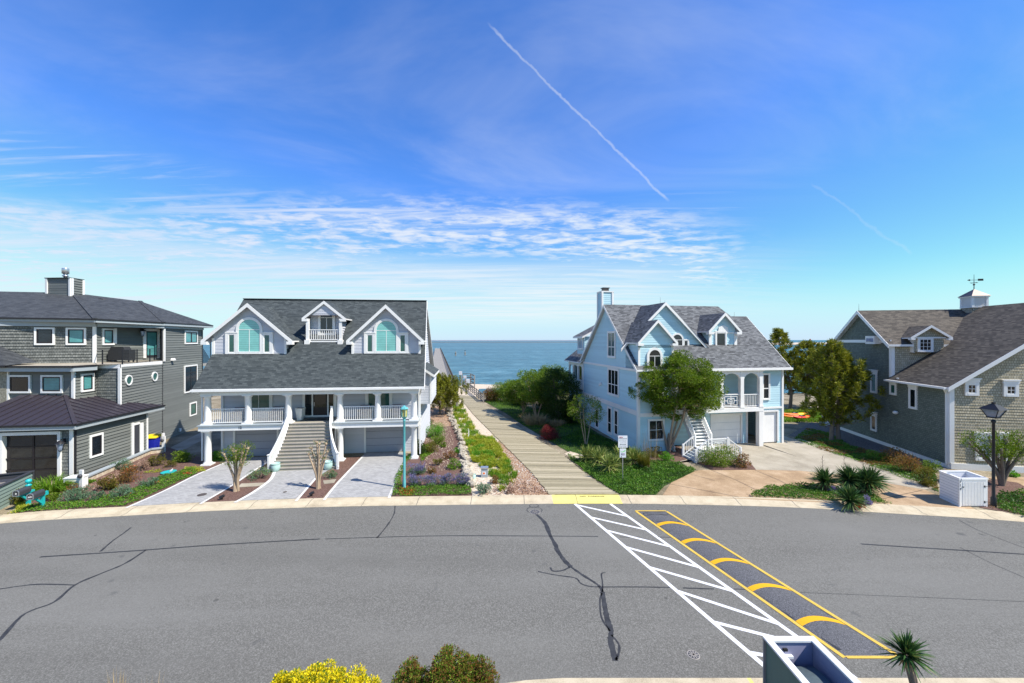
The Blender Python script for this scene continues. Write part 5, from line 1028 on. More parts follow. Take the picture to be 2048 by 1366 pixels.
def ramp():
    R=empty('beach_ramp_railing',(*G(966,806),0)); tag(R,'weathered timber ramp railing between the boardwalk end and the sea','railing')
    ox,oy=R.location.x,R.location.y; m=MB()
    def P(px,py,z): x,y=G(px,py,z); return (x-ox,y-oy,z)
    runs=[((967,808),0,(938,779),.9),((938,779),.9,(926,771),1.0),((930,797),0,(925,772),.9)]
    B_=M['barkdark']; a=Vector((*G(967,806),0)); b=Vector((*G(931,776),0)); o_=Vector((ox,oy,0)); a-=o_; b-=o_
    side=Vector((-.96,-.27,0))*4.3; n=9
    for p,q in ((a,b),(a+side+(b-a)*.35,b+side)):
        for h in (.3,.6,.9,1.25): m.beam(p+Vector((0,0,h)),q+Vector((0,0,h)),.13 if h>1 else .04,.07 if h>1 else .13,M['ash'] if h<1 else B_)
        for i in range(n+1): c=p.lerp(q,i/n); m.box(c.x-.07,c.y-.07,0,c.x+.07,c.y+.07,1.4,M['ash'])
    m.build('railing_rail',R); m=MB()
    c=Vector((*G(949,776),0))-o_; m.box(c.x-.1,c.y-.1,-2,c.x+.1,c.y+.1,2.4,M['ash']); m.box(b.x-.1,b.y-.1,-2,b.x+.1,b.y+.1,2.4,M['ash'])
    e=c+Vector((-1.2,4.5,0)); m.box(e.x-.1,e.y-.1,-2,e.x+.1,e.y+.1,2.4,M['ash']); f_=b+Vector((-1.2,4.5,0)); m.box(f_.x-.1,f_.y-.1,-2,f_.x+.1,f_.y+.1,2.4,M['ash'])
    for p,q in ((b,c),(c,e),(e,f_)):
        for h in (.9,1.6,2.36): m.beam(p+Vector((0,0,h)),q+Vector((0,0,h)),.16 if h>2 else .05,.08 if h>2 else .14,B_)
    m.slab([(b.x,b.y,.25),(c.x,c.y,.25),(e.x,e.y,.25),(f_.x,f_.y,.25)],.2,M['deckgrey']); m.build('landing_deck',R)
    for px,py,w,h,top,l in ((921,746,.62,.72,0,'highest white notice board on a post beside the pier railing'),(930,754,.55,.5,1,'small white notice on the rail top between the two larger boards'),(936,762,.6,.75,2,'lowest white notice board on the ramp railing near the beach')):
        d=(79,74,71)[top]; x=(px-1024)/F*d; z=H-(py-HY)*d/F; m=MB()
        m.box(-w/2,-.02,z-h/2,w/2,.02,z+h/2,M['signwhite'])
        for k in range(3): m.box(-w*.35,-.026,z-h*.3+k*h*.22,w*.35,-.0205,z-h*.27+k*h*.22,M['cush'])
        o=m.build('notice_board'); o.location=(x,d,0); m=MB(); m.box(-.05,.021,-1.,.05,.1,z+h*.3,M['ash']); m.build('post',o); tag(o,l,'sign','notice boards by the pier')
ramp()
def far():
    m=MB(); vs=[];n=90; d=1820
    xs=[-520+i*20 for i in range(0,70)]
    for i,x in enumerate(xs):
        w=2.0+.5*noise.noise((x*.03,0,0)); vs+=[(x,d,ZW-1),(x,d+2,ZW+w+.3),(x,d+6,ZW+w+.3),(x,d+8,ZW-1)]
    m.add(vs,[(4*i+j,4*i+4+j,4*i+5+j,4*i+1+j) for i in range(len(xs)-1) for j in range(3)],M['gravel']); tag(m.build('stone_breakwater'),'low dark stone breakwater lying across the bay near the horizon','breakwater')
    m=MB(); vs=[]; xs=[-2500+i*90 for i in range(0,60)]
    for i,x in enumerate(xs):
        w=5+5*abs(noise.noise((x*.004,3,0))); vs+=[(x,6200,ZW-1),(x,6230,ZW+w*.3),(x,6400,ZW+w),(x,6900,ZW)]
    m.add(vs,[(4*i+j,4*i+4+j,4*i+5+j,4*i+1+j) for i in range(len(xs)-1) for j in range(3)],M['cush']); S(m.build('far_shore'))  # purple-grey base colour of the far shore stands in for distance haze
    m=MB(); vs=[]; xs=[560+i*12 for i in range(0,75)]
    for i,x in enumerate(xs):
        w=3.6+2.2*noise.noise((x*.02,7,0)); e=min(1,(i+1)/3); dd=960+.1*(x-560); vs+=[(x,dd-30,ZW-1),(x,dd-20,ZW+.9*e),(x,dd+60,ZW+1.6*e),(x,dd+90,ZW+w*e),(x,dd+150,ZW+w*e),(x,dd+190,ZW-1)]
    m.add(vs,[(6*i+j,6*i+6+j,6*i+7+j,6*i+1+j) for i in range(len(xs)-1) for j in range(5)],M['sand'],True); S(m.build('sand_spit'))
    m=MB(); m.box(590,905,ZW-1,780,912,ZW+.9,M['gravel']); tag(m.build('stone_jetty'),'dark stone jetty line at the foot of the red lighthouse','breakwater')
    d=890; x=(1620.6-1024)/F*d; R=empty('lighthouse',(x,d,ZW)); tag(R,'distant red conical lighthouse on the sand spit','lighthouse')
    m=MB(); m.lathe([(3.6,0),(3.6,2.6)],(0,0,0),M['white'],16); m.build('base',R); m=MB(); m.lathe([(3.3,2.6),(3.0,5),(2.5,9.5)],(0,0,0),M['red'],16); m.build('tower',R)
    m=MB(); m.lathe([(3.1,9.5),(3.1,9.9)],(0,0,0),M['dgrey'],16); m.lathe([(1.3,9.9),(1.3,12)],(0,0,0),M['dgrey'],10); m.lathe([(1.7,12),(.9,13.2),(.1,14)],(0,0,0),M['red'],10); m.build('lantern_room',R)
    for px,pt,pb,l,b in ((911,703,711.5,'thick timber pile standing in the water right of the pier end',0),(930,699,710.5,'timber pile in the water with a dark bird perched on top',1)):
        d=F*(H-ZW)/(pb-HY); x=(px-1024)/F*d; m=MB(); z=H-(703-HY)*d/F-ZW
        for k in range(3): a=k*2.1; m.tube([(.5*math.cos(a),.5*math.sin(a),-2),(.15*math.cos(a),.15*math.sin(a),z*(1,.92,.96)[k])],.26,M['ash'],7)
        m.lathe([(.62,z*.55),(.62,z*.6)],(0,0,0),M['barkdark'],10); o=m.build('water_pile'); o.location=(x,d,ZW); tag(o,l,'pile','timber piles in the water')
        if b:
            g=MB(); g.tube([(0,0,.25),(0,.05,.6),(0,0,.95),(0,-.12,1.2),(0,-.35,1.25)],[.1,.17,.1,.07,.02],M['black'],8); g.tube([(0,.05,.5),(.5,.1,.75),(.75,.12,.5)],[.05,.06,.02],M['black'],6); g.tube([(0,.05,.5),(-.5,.1,.75),(-.75,.12,.5)],[.05,.06,.02],M['black'],6); g.box(-.05,-.02,0,-.02,.02,.3,M['black']); g.box(.02,-.02,0,.05,.02,.3,M['black']); q=g.build('cormorant'); q.location=(x,d,ZW+z); tag(q,'dark seabird drying its wings on the right timber pile','bird')
far()
# ---------------------------------------------------------------- street furniture and small things
def lamps():
    x,y=G(808.5,977); R=empty('street_lamp',(x,y,0)); tag(R,'slim faded teal street lamp post with amber lantern beside the right driveway','street lamp')
    d=y; zt=H-(812-HY)*d/F; T=M['lampteal']; m=MB(); m.lathe([(.10,0),(.10,.5),(.085,.6),(.07,zt-.95),(.09,zt-.92),(.09,zt-.86),(.06,zt-.8)],(0,0,0),T,12); m.build('pole',R)
    m=MB(); m.lathe([(.06,zt-.82),(.17,zt-.68),(.2,zt-.66)],(0,0,0),T,6,False); m.lathe([(.215,zt-.2),(.27,zt-.17),(.2,zt-.08),(.08,zt-.02),(.03,zt+.04)],(0,0,0),T,6,False)
    for k in range(6): a=k*math.pi/3; m.beam((.18*math.cos(a),.18*math.sin(a),zt-.66),(.21*math.cos(a),.21*math.sin(a),zt-.19),.025,.025,T)
    m.build('lantern_frame',R); m=MB(); m.lathe([(.165,zt-.65),(.19,zt-.2)],(0,0,0),M['amber'],6,False); m.build('lantern_glass',R)
    x,y=G(1987,1014); R=empty('street_lamp',(x,y,0)); tag(R,'black street lamp post with tapered glass lantern beside the white bin enclosure','street lamp'); K=M['black']
    d=y; zt=H-(806-HY)*d/F; m=MB(); m.lathe([(.12,0),(.12,.5),(.072,.6),(.062,zt-1.1),(.1,zt-1.05),(.1,zt-.98),(.05,zt-.9)],(0,0,0),K,12); m.build('pole',R)
    m=MB(); m.box(-.2,-.2,zt-.82,.2,.2,zt-.76,K); 
    for sx in (-1,1):
        for sy in (-1,1): m.beam((sx*.17,sy*.17,zt-.78),(sx*.35,sy*.35,zt-.34),.03,.03,K)
    c=[(-.43,-.43,zt-.34),(.43,-.43,zt-.34),(.43,.43,zt-.34),(-.43,.43,zt-.34)]; t=[(-.1,-.1,zt-.06),(.1,-.1,zt-.06),(.1,.1,zt-.06),(-.1,.1,zt-.06)]
    m.add(c+t,[(0,1,5,4),(1,2,6,5),(2,3,7,6),(3,0,4,7),(4,5,6,7),(3,2,1,0)],K); m.box(-.06,-.06,zt-.06,.06,.06,zt+.05,K); m.build('lantern_frame',R)
    m=MB(); b=[(-.16,-.16,zt-.76),(.16,-.16,zt-.76),(.16,.16,zt-.76),(-.16,.16,zt-.76)]; q=[(-.33,-.33,zt-.35),(.33,-.33,zt-.35),(.33,.33,zt-.35),(-.33,.33,zt-.35)]; m.add(b+q,[(0,1,5,4),(1,2,6,5),(2,3,7,6),(3,0,4,7)],M['gpale']); m.build('lantern_glass',R)
    R.rotation_euler=(0,0,.25)
lamps()
def sign():
    x,y=G(1245.5,963); d=y; R=empty('notice_sign',(x,y,0)); tag(R,'white notice sign above a smaller pale panel on a thin pole by the boardwalk','sign')
    z=lambda py:H-(py-HY)*d/F; m=MB(); m.box(-.025,0,0,.025,.05,z(873),M['steel']); m.build('pole',R)
    w=9.3*d/F; z0,z1=z(895),z(871.2); m=MB(); m.box(-w,-.03,z0,w,-.005,z1,M['signwhite']); s=m.build('upper_panel',R)
    I=M['ink']; h=z1-z0; m=MB()
    m.box(-w*.95,-.034,z1-h*.27,w*.9,-.031,z1-h*.24,I)
    for k,(a,b,q) in enumerate(((.8,.75,.38),(.8,.85,.47),(.7,.7,.58),(.85,.8,.84),(.8,.8,.9))):
        n=14
        for i in range(n):
            if rnd.random()<.8: u=-w*a+(w*(a+b))*i/n; m.box(u,-.0335,z1-h*q-.008,u+w*(a+b)/n*.7,-.031,z1-h*q+.008,M['cush'])
    m.box(-w*.45,-.034,z1-h*.735,w*.45,-.031,z1-h*.705,I); m.prism([(-w*.7,-.034,z1-h*.72),(-w*.45,-.034,z1-h*.68),(-w*.45,-.034,z1-h*.76)],(0,.003,0),I); m.prism([(w*.7,-.034,z1-h*.72),(w*.45,-.034,z1-h*.76),(w*.45,-.034,z1-h*.68)],(0,.003,0),I)
    m.build('lettering',s); textobj('red_word','NEW',.11,M['redink'],s,(-w*.38,-.033,z1-h*.14),(math.pi/2,0,0))
    w=6.2*d/F; z0,z1=z(914.8),z(897); m=MB(); m.box(-w,-.03,z0,w,-.005,z1,M['signwhite']); s=m.build('lower_panel',R); h=z1-z0; m=MB()
    m.prism([(-w*.8,-.034,z1-h*.24),(-w*.35,-.034,z1-h*.36),(w*.1,-.034,z1-h*.33),(w*.8,-.034,z1-h*.14),(w*.8,-.034,z1-h*.24),(w*.1,-.034,z1-h*.4),(-w*.4,-.034,z1-h*.4)],(0,.003,0),M['green']); m.box(-w*.6,-.034,z1-h*.75,w*.6,-.031,z1-h*.52,M['gpale']); m.box(-w*.2,-.0365,z1-h*.66,w*.4,-.0345,z1-h*.58,M['fl_pink']); m.box(-w*.6,-.034,z1-h*.95,-w*.35,-.031,z1-h*.86,I); m.build('emblem',s)
sign()
def mailboxes():
    T=M['teal'];K=M['dgrey']
    def mb(px,py,zb,L,l,num,ball,grp):
        x,y=G(px,py); R=empty('mailbox',(x,y,0),math.radians(14)); tag(R,l,'mailbox',grp); m=MB()
        m.box(-.07,-.07,0,.07,.07,zb+.05 if not ball else zb+.3,T)
        m.beam((0,-.05,zb-.45),(0,-.45,zb-.05),.08,.09,T); m.box(-.06,-.6,zb-.1,.06,.3,zb-.0,T)
        if ball: m.lathe([(.04,0),(.13,.02),(.13,.08),(.06,.12),(.05,.16),(.11,.2),(.14,.28),(.11,.36),(.03,.4)],(0,0,zb+.28),T,12)
        else: m.lathe([(.07,0),(.11,.03),(.11,.1),(.05,.14)],(0,0,zb+.05),T,12); m.box(-.05,.05,zb+.0,.05,.3,zb+.1,T)
        m.build('post',R); m=MB(); r=.14; pr=[(-r,0),(r,0)]+[(r*math.cos(math.pi*k/8),.17+r*math.sin(math.pi*k/8)) for k in range(9)]; f0,f1=-.72,-.02
        a=[(p[0],f0,zb+p[1]) for p in pr]; m.prism(a,(0,f1-f0,0),K); b=m.build('box',R)
        m=MB(); n=9
        for k in range(n-1):
            q=lambda kk,rr:(rr*math.cos(math.pi*kk/8),.17+rr*math.sin(math.pi*kk/8))
            (x0,z0),(x1,z1),(x2,z2),(x3,z3)=q(k,r-.025),q(k,r+.012),q(k+1,r+.012),q(k+1,r-.025)
            m.prism([(x0,f0-.03,zb+z0),(x1,f0-.03,zb+z1),(x2,f0-.03,zb+z2),(x3,f0-.03,zb+z3)],(0,.03,0),M['steel'])
        for s in (-1,1): m.box(min(s*(r-.025),s*(r+.012)),f0-.03,zb,max(s*(r-.025),s*(r+.012)),f0,zb+.17,M['steel'])
        m.box(-r,f0-.03,zb-.01,r,f0,zb+.02,M['steel']); m.box(-.04,f0-.02,zb+.22,.03,f0,zb+.24,M['steel']); m.build('door_rim',b)
        if num: textobj('box_number',num,.13,M['white'],b,(0,f0-.008,zb+.12),(math.pi/2,0,0),.004)
        else: m=MB(); m.box(-.03,f0-.01,zb+.09,.03,f0-.001,zb+.15,M['white']); m.build('label_plate',b)
    mb(57,1012,.82,0,'black mailbox without digits on the taller teal post with ball finial','',True,'mailboxes at the kerb'); mb(85,1015,.72,0,'black mailbox with white digits on the shorter teal post nearer the driveway','601',False,'mailboxes at the kerb')
mailboxes()
def enclosures():
    W=M['white']
    # white one at the right, door facing the street
    a=Vector(G(1918,1014)); b=Vector(G(1974,1014)); c=Vector(G(1879,996)); ang=math.atan2(b.y-a.y,b.x-a.x); w=(b-a).length;  zt=H-(956-HY)*a.y/F
    R=empty('bin_enclosure',(a.x,a.y,0),ang); tag(R,'white open topped bin enclosure with slatted door on the tan driveway','bin enclosure')
    u=Vector((math.cos(ang),math.sin(ang))); v=c-a; lx=v.dot(u); ly=v.dot(Vector((-u.y,u.x))); m=MB(); P=[(0,0),(w,0),(w+lx,ly),(lx,ly)]
    sk=Vector((lx,ly)); t=.09
    m.prism([(0,0,0),(lx,ly,0),(lx+t,ly,0),(t,0,0)],(0,0,zt-.06),M['signwhite']); m.prism([(w-t,0,0),(w-t+lx,ly,0),(w+lx,ly,0),(w,0,0)],(0,0,zt-.06),M['signwhite']); m.box(lx+t,ly-t,0,w+lx-t,ly,zt-.06,M['signwhite'])
    for q in range(1,10): z=zt*q/10; m.beam((-.006,0,z),(lx-.006,ly,z),.012,.012,M['trimgrey'])
    m.build('side_wall',R); m=MB(); m.box(t,-.03,.06,w-t,.0,zt-.12,W)
    for k in range(15): x=t+.08+(w-2*t-.14)*k/15; m.box(x,-.045,.1,x+.05,-.031,zt-.2,W)
    dr=m.build('door',R); m=MB()
    for z in (.3,zt-.45): m.box(w-.22,-.06,z-.05,w-.16,-.046,z+.05,M['black']); m.box(w-.16,-.055,z-.012,w-.04,-.046,z+.012,M['black'])
    m.build('hinge',dr); m=MB(); m.box(t+.02,-.06,zt-.5,t+.14,-.046,zt-.46,M['black']); m.build('latch',dr)
    m=MB(); m.box(0,-.03,0,t-.003,.06,zt-.06,W); m.box(w-t+.003,-.03,0,w,.06,zt-.06,W); 
    for p,q in (((-.02,-.03),(lx-.02,ly+.03)),((w-.07,-.03),(w+lx-.07,ly+.03))): m.prism([(p[0],p[1],zt-.06),(q[0],q[1],zt-.06),(q[0]+.12,q[1],zt-.06),(p[0]+.12,p[1],zt-.06)],(0,0,.06),W)
    m.box(.1,-.05,zt-.12,w-.08,.06,zt-.0015,W); m.box(lx+.1,ly-.1,zt-.06,w+lx-.07,ly+.03,zt-.0015,W); m.box(-.03,-.04,0,-.0,.03,.05,W); m.build('frame',R)
    for i,ch in enumerate('114'): textobj('house_number',ch,.2,M['black'],R,(.012+.03,-.034,zt-.2-.2*i),(math.pi/2,0,0))
    # grey green one at the left edge
    a=Vector(G(64,985)); R=empty('bin_enclosure',(a.x,a.y,0),math.radians(-64)); tag(R,'grey green clapboard bin enclosure with dark rim behind the mailboxes','bin enclosure')
    m=MB(); L=4.2; w=1.5; zt=1.3; siding(m,(L,0),(0,0),[rect(0,0,L,zt-.05)],M['h1green'],.2)
    m2=M['dgrey']; m.box(-.08,-w,0,0,0,zt-.05,m2); m.box(0,-w,0,L,-w+.08,zt-.05,m2); m.box(0,-.06,0,L,-.002,zt-.05,m2); m.build('side_wall',R)
    m=MB(); m.box(-.1,-.1,zt-.06,L,.08,zt,m2); m.box(-.1,-w-.06,zt-.06,L,-w+.12,zt,m2); m.box(-.1,-w+.12,zt-.06,.06,-.1,zt,m2); m.box(-.1,.0,0,.03,.06,zt-.07,m2); m.build('rim',R)
    for k,(u,l) in enumerate(((.85,'dark lidded bin inside the grey green enclosure, far end'),(1.9,'dark lidded bin inside the grey green enclosure, near end'))):
        c=a+Vector((math.cos(math.radians(-64)),math.sin(math.radians(-64))))*u+Vector((-math.sin(math.radians(-64)),math.cos(math.radians(-64))))*-.75
        m=MB(); m.prism([(-.3,-.34,0),(.3,-.34,0),(.3,.34,0),(-.3,.34,0)],(0,0,1.0),M['dgrey']); o=m.build('wheelie_bin'); o.location=(c.x,c.y,.0); o.rotation_euler=(0,0,math.radians(-64)); tag(o,l,'bin','bins in the grey green enclosure')
        m=MB(); m.box(-.34,-.38,1.0,.34,.38,1.08,M['ash']); m.box(-.28,-.3,1.08,.28,.3,1.11,M['dgrey']); m.build('lid',o)
    # the near one at the lower right, seen from above
    zt=1.6; x0,x1=6.46,7.72; y1=10.2; y0=7.6; tm=.14; R=empty('bin_enclosure',(x0,y0,0)); tag(R,'open topped bin enclosure with wide pale rim and green side at the near kerb','bin enclosure')
    w,L=x1-x0,y1-y0; skx=.0; m=MB(); G_=M['h1g']=paint('dull_green_panel',(.10,.17,.14),.5,.1)
    m.box(.03,.04,0,.07,L-.04,zt-.05,G_); m.box(w-.07,.04,0,w-.03,L-.04,zt-.05,G_); m.box(.07,L-.08,0,w-.07,L-.04,zt-.05,M['cush']); m.box(.07,.04,0,w-.07,.08,zt-.05,G_)
    m.box(.03,.03,.0,.0302,.0302,.01,G_); m.build('side_wall',R)
    m=MB(); m.box(-.02,-.02,zt-.05,tm,L+.02,zt,W); m.box(w-tm,-.02,zt-.05,w+.02,L+.02,zt,W); m.box(tm,L-tm,zt-.05,w-tm,L+.02,zt-.0012,W); m.box(tm,-.02,zt-.05,w-tm,tm,zt-.0012,W); m.box(-.02,L-.02,0,.08,L+.02,zt-.051,M['ash']); m.build('rim',R)
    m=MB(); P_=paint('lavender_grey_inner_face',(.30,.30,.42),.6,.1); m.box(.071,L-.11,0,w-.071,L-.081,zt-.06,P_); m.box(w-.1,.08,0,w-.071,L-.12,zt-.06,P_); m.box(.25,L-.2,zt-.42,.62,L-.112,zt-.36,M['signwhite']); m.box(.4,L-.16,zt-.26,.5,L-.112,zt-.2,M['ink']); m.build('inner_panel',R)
    m=MB(); m.prism([(-.33,-.45,0),(.33,-.45,0),(.36,.4,0),(-.36,.4,0)],(0,0,1.05),M['dgrey']); o=m.build('wheelie_bin'); o.location=(x0+w/2+.02,y1-.75,0); tag(o,'dark green grey wheelie bin with domed lid inside the near open topped enclosure','bin')
    m=MB(); v=[];n=10
    for i in range(n+1):
        y=-.55+1.0*i/n
        for j in range(7): xx=-.39+.78*j/6; v.append((xx,y,1.06+.12*math.sin(math.pi*min(1,i/n+.0))*(1-.35*(2*j/6-1)**2)+.02))
    m.add(v,[(i*7+j,i*7+j+1,(i+1)*7+j+1,(i+1)*7+j) for i in range(n) for j in range(6)],paint('faded_bin_lid',(.09,.12,.13),.45,.3),True); m.box(-.39,-.55,1.0,.39,.45,1.07,M['dgrey']); m.box(-.3,-.62,1.02,.3,-.56,1.07,M['dgrey']); m.build('lid',o)
enclosures()
def smallthings():
    W=M['white']
    def at(px,py,name,rz=0.): x,y=G(px,py); return empty(name,(x,y,0),rz)
    # glazed pots at the stair foot
    for px,py,l in ((551,943,'round celadon glazed pot at the left foot of the wide stairs'),(656,939,'round celadon glazed pot at the right foot of the wide stairs')):
        m=MB(); m.lathe([(.2,0),(.27,.08),(.31,.25),(.3,.42),(.27,.5),(.3,.53),(.3,.56),(.25,.56),(.24,.5)],(0,0,.03),M['pot'],20); o=m.build('glazed_pot'); o.location=(*G(px,py),0); tag(o,l,'plant pot','glazed pots at the stair foot'); m=MB(); m.lathe([(.23,.46),(.01,.48)],(0,0,.03),M['mulch'],12); m.build('soil',o)
    f2=Fr(-22.48,29.29,6.5)
    p=f2.world(6.15,1.0); m=MB(); v=[(-.15,-.15,0),(.15,-.15,0),(.15,.15,0),(-.15,.15,0),(-.28,-.28,.95),(.28,-.28,.95),(.28,.28,.95),(-.28,.28,.95)]; m.add(v,[(0,1,5,4),(1,2,6,5),(2,3,7,6),(3,0,4,7),(3,2,1,0)],W); m.box(-.27,-.27,.9,.27,.27,.93,M['mulch']); o=m.build('tall_planter'); o.location=(*p,2.97); tag(o,'tall square white planter standing left of the dark front door','planter')
    m=MB(); m.box(-1.1,-.6,0,1.1,.6,.02,M['black']); o=m.build('door_mat'); o.location=(*f2.world(7.3,1.25),2.972); o.rotation_euler=(0,0,f2.a); tag(o,'black door mat before the front door','mat')
    # porch seats
    for i,(u,l) in enumerate(((1.5,'grey cushioned porch armchair behind the leftmost white balustrade'),(4.3,'grey cushioned porch armchair between left window and stairs'),(10.9,'grey cushioned porch armchair just right of the stairs'),(13.4,'grey cushioned porch armchair behind the rightmost white balustrade'))):
        if i==0: R=empty('porch_chair',(0,0,0)); m=MB(); m.box(-.35,-.35,.28,.35,.3,.45,M['cush']); m.build('seat',R); m=MB(); m.box(-.35,.22,.45,.35,.38,1.0,M['cush']); m.build('backrest',R); \
            [ (lambda mm:(mm.box(s*.42-.05,-.35,.0,s*.42+.05,-.27,.6,M['ash']),mm.box(s*.42-.05,.28,.0,s*.42+.05,.36,.6,M['ash']),mm.box(s*.42-.06,-.38,.6,s*.42+.06,.38,.65,M['ash']),mm.build('armrest',R)))(MB()) for s in (-1,1)]; o=R
        else: o=copy_tree(R)
        o.location=(*f2.world(u,1.2),2.97); o.rotation_euler=(0,0,f2.a); tag(o,l,'armchair','armchairs on the porch')
    # covered grill on the balcony
    x=(258-1024)/F*34.2; m=MB(); m.prism([(-.8,0,.15),(.95,0,.15),(.95,0,1.0),(.6,0,1.02),(.45,0,1.28),(-.55,0,1.28),(-.7,0,1.0),(-.8,0,.9)],(0,.6,0),M['rub']); 
    for a in (-.7,.85): m.box(a-.04,.05,0,a+.04,.13,.15,M['black']); m.box(a-.04,.47,0,a+.04,.55,.15,M['black'])
    o=m.build('covered_grill'); o.location=(x,33.2,7.36); tag(o,'barbecue grill under a black cover on the balcony','grill')
    # blue bin
    R=at(304,902,'recycling_bin'); tag(R,'blue recycling bin with yellow lid behind the garage corner','bin'); R.location.y=32.9; R.location.x=(306-1024)/F*32.9; m=MB(); v=[(-.28,-.28,.05),(.28,-.28,.05),(.28,.28,.05),(-.28,.28,.05),(-.36,-.36,1.15),(.36,-.36,1.15),(.36,.36,1.15),(-.36,.36,1.15)]; m.add(v,[(0,1,5,4),(1,2,6,5),(2,3,7,6),(3,0,4,7),(3,2,1,0),(4,5,6,7)],M['bluebin']); m.build('body',R); m=MB(); m.prism([(-.4,-.42,1.15),(-.4,.4,1.15),(-.4,.4,1.36),(-.4,-.0,1.32),(-.4,-.42,1.2)],(.8,0,0),M['yellow']); m.build('lid',R)
    for s in (-1,1): m=MB(); m.tube([(s*.26-.04,.3,.13),(s*.26+.04,.3,.13)],.13,M['black'],12,smooth=False); m.build('wheel',R)
    R.rotation_euler=(0,0,.3)
    # white posts and boxes
    for px,pb,pt,l,w,md in ((163,981,940,'white utility post with meter beside the white utility box',.1,0),(327.5,904,872,'white post with round electric meter at the big grey wall',.12,1)):
        x,y=G(px,pb); h=H-(pt-HY)*y/F; m=MB(); m.box(-w,-.05,0,w,.05,h,W); o=m.build('meter_post'); o.location=(x,y,0); tag(o,l,'utility post','white utility posts'); m=MB(); m.lathe([(.12,0),(.12,.1),(.08,.13)],(0,0,0),M['dgrey'],12)
        for i,q in enumerate(m.v): m.v[i]=(q[0]-.06*md,-.05-q[2],h-.35+q[1])
        m.build('meter',o)
    R=at(152,977,'utility_box',.15); m=MB(); m.box(-.42,-.3,0,.42,.3,.7,W); m.box(-.45,-.33,.7,.45,.33,.76,W); m.build('cabinet',R); m=MB(); m.box(-.32,-.306,.35,.02,-.301,.42,M['redk']); m.box(-.32,-.306,.42,.02,-.301,.55,M['cush']); m.box(-.3,-.306,.15,0,-.301,.33,M['gpale']); m.build('sticker',R); tag(R,'white utility box with a red and black sticker at the garage corner','utility box')
    R=at(969,954,'utility_pedestal'); m=MB(); m.box(-.22,-.16,0,.22,.16,.6,M['trimgrey']); m.box(-.25,-.19,.6,.25,.19,.68,M['steel']); m.build('cabinet',R); m=MB(); m.box(-.14,-.166,.2,.1,-.161,.42,M['signwhite']); m.box(-.1,-.169,.24,.04,-.1665,.36,M['orange']); m.build('sticker',R); tag(R,'grey utility pedestal with orange sticker in the sandy strip','utility box')
    m=MB(); m.lathe([(.13,0),(.17,.28),(.15,.28),(.14,.1)],(0,0,0),M['pot'],14); o=m.build('bucket'); o.location=(*G(947,957),0); tag(o,'small pale teal bucket between the lavender and the boulders','bucket')
    for px,py,l in ((444.5,1000,'small black garden spotlight under the left pollarded tree'),(624,993,'small black garden spotlight under the right pollarded tree')):
        R=at(px,py,'garden_spotlight'); m=MB(); m.box(-.02,-.02,0,.02,.02,.14,M['black']); m.build('stake',R); m=MB(); m.tube([(-.1,-.05,.14),(.1,.02,.26)],[.1,.075],M['black'],10,smooth=False); m.build('lamp_head',R); tag(R,l,'spotlight','garden spotlights')
    for px,py,r_,l in ((404,990.5,.2,'oval metal cover in the left paved driveway'),(570,985,.09,'small metal cover in the middle paved path')):
        m=MB(); m.lathe([(r_*1.2,0),(r_*1.2,.008)],(0,0,0),M['copper'],18); o=m.build('drain_cover'); o.location=(*G(px,py),.034); tag(o,l,'drain cover')
    R=at(337,946,'bird_bath'); m=MB(); m.lathe([(.25,0),(.42,.05),(.45,.1),(.38,.08),(.02,.05)],(0,0,0),M['teal'],18); m.build('dish',R); m=MB(); m.tube([(.1,0,.08),(.2,0,.15),(.3,.0,.3)],[.05,.09,.02],W,8); m.build('ornament',R); tag(R,'shallow teal dish with a white ornament in the mulch bed','bird bath')
    R=at(1348,903,'heron_statue'); m=MB(); m.lathe([(.15,0),(.13,.12),(.08,.18)],(0,0,0),M['tan'],10); m.build('base',R); m=MB(); m.tube([(0,0,.15),(.02,0,.3),(.0,.0,.42),(-.04,0,.55),(.0,0,.64),(.1,0,.62)],[.05,.1,.08,.035,.045,.01],M['border'],10); m.build('bird_figure',R); tag(R,'small white and tan heron garden statue beside the tree trunk','statue')
    m=MB(); m.tube([(0,0,0),(.15,.1,.5),(.1,.1,1.05)],[.05,.05,.02],M['border'],6); o=m.build('marker_stick'); o.location=(*G(934,880),0); tag(o,'short white stick leaning in the grass strip','stick')
    m=MB(); m.box(-.13,-.13,0,.13,.13,1.35,M['ash']); o=m.build('bollard_post'); o.location=(*G(914,815),0); tag(o,'grey timber post under the pine beside the boardwalk','post')
    # retaining wall below the garage side
    m=MB(); pts=[Vector(G(a,b)) for a,b in ((150,975),(170,966),(300,908),(327,905))]
    for a,b in zip(pts,pts[1:]): m.beam((a.x,a.y,.17),(b.x,b.y,.17),.2,.36,M['sand'])
    o=m.build('retaining_wall'); tag(o,'low pebbled retaining wall with pale cap along the garage side','wall'); m=MB()
    for a,b in zip(pts,pts[1:]): m.beam((a.x,a.y,.39),(b.x,b.y,.39),.34,.09,M['trimgrey'])
    m.build('cap',o)
    # kayaks on the grass beyond the blue house
    def kayak(px,py,rz,L,m1,m2,z,l):
        d=F*(H-z)/(py-HY); R=empty('kayak',((px-1024)/F*d,d,z),rz); tag(R,l,'kayak','kayaks on the grass'); m=MB(); n=14;k=8; v=[]
        for i in range(n+1):
            t=i/n*2-1; w=.38*(1-abs(t)**2.4)+.01; zz=.18*abs(t)**3
            for j in range(k): a=2*math.pi*j/k; v.append((t*L/2,w*math.cos(a),.2+zz+(.17 if math.sin(a)>0 else .2)*math.sin(a)*(1-abs(t)**3*.7)))
        fs=[(i*k+j,(i+1)*k+j,(i+1)*k+(j+1)%k,i*k+(j+1)%k) for i in range(n) for j in range(k)]
        m.add(v,fs,m1,True)
        for q in range(len(m.f)):
            if m2 and (q//k) in (8,9,10,12): m.m[q]=m.mi(m2)
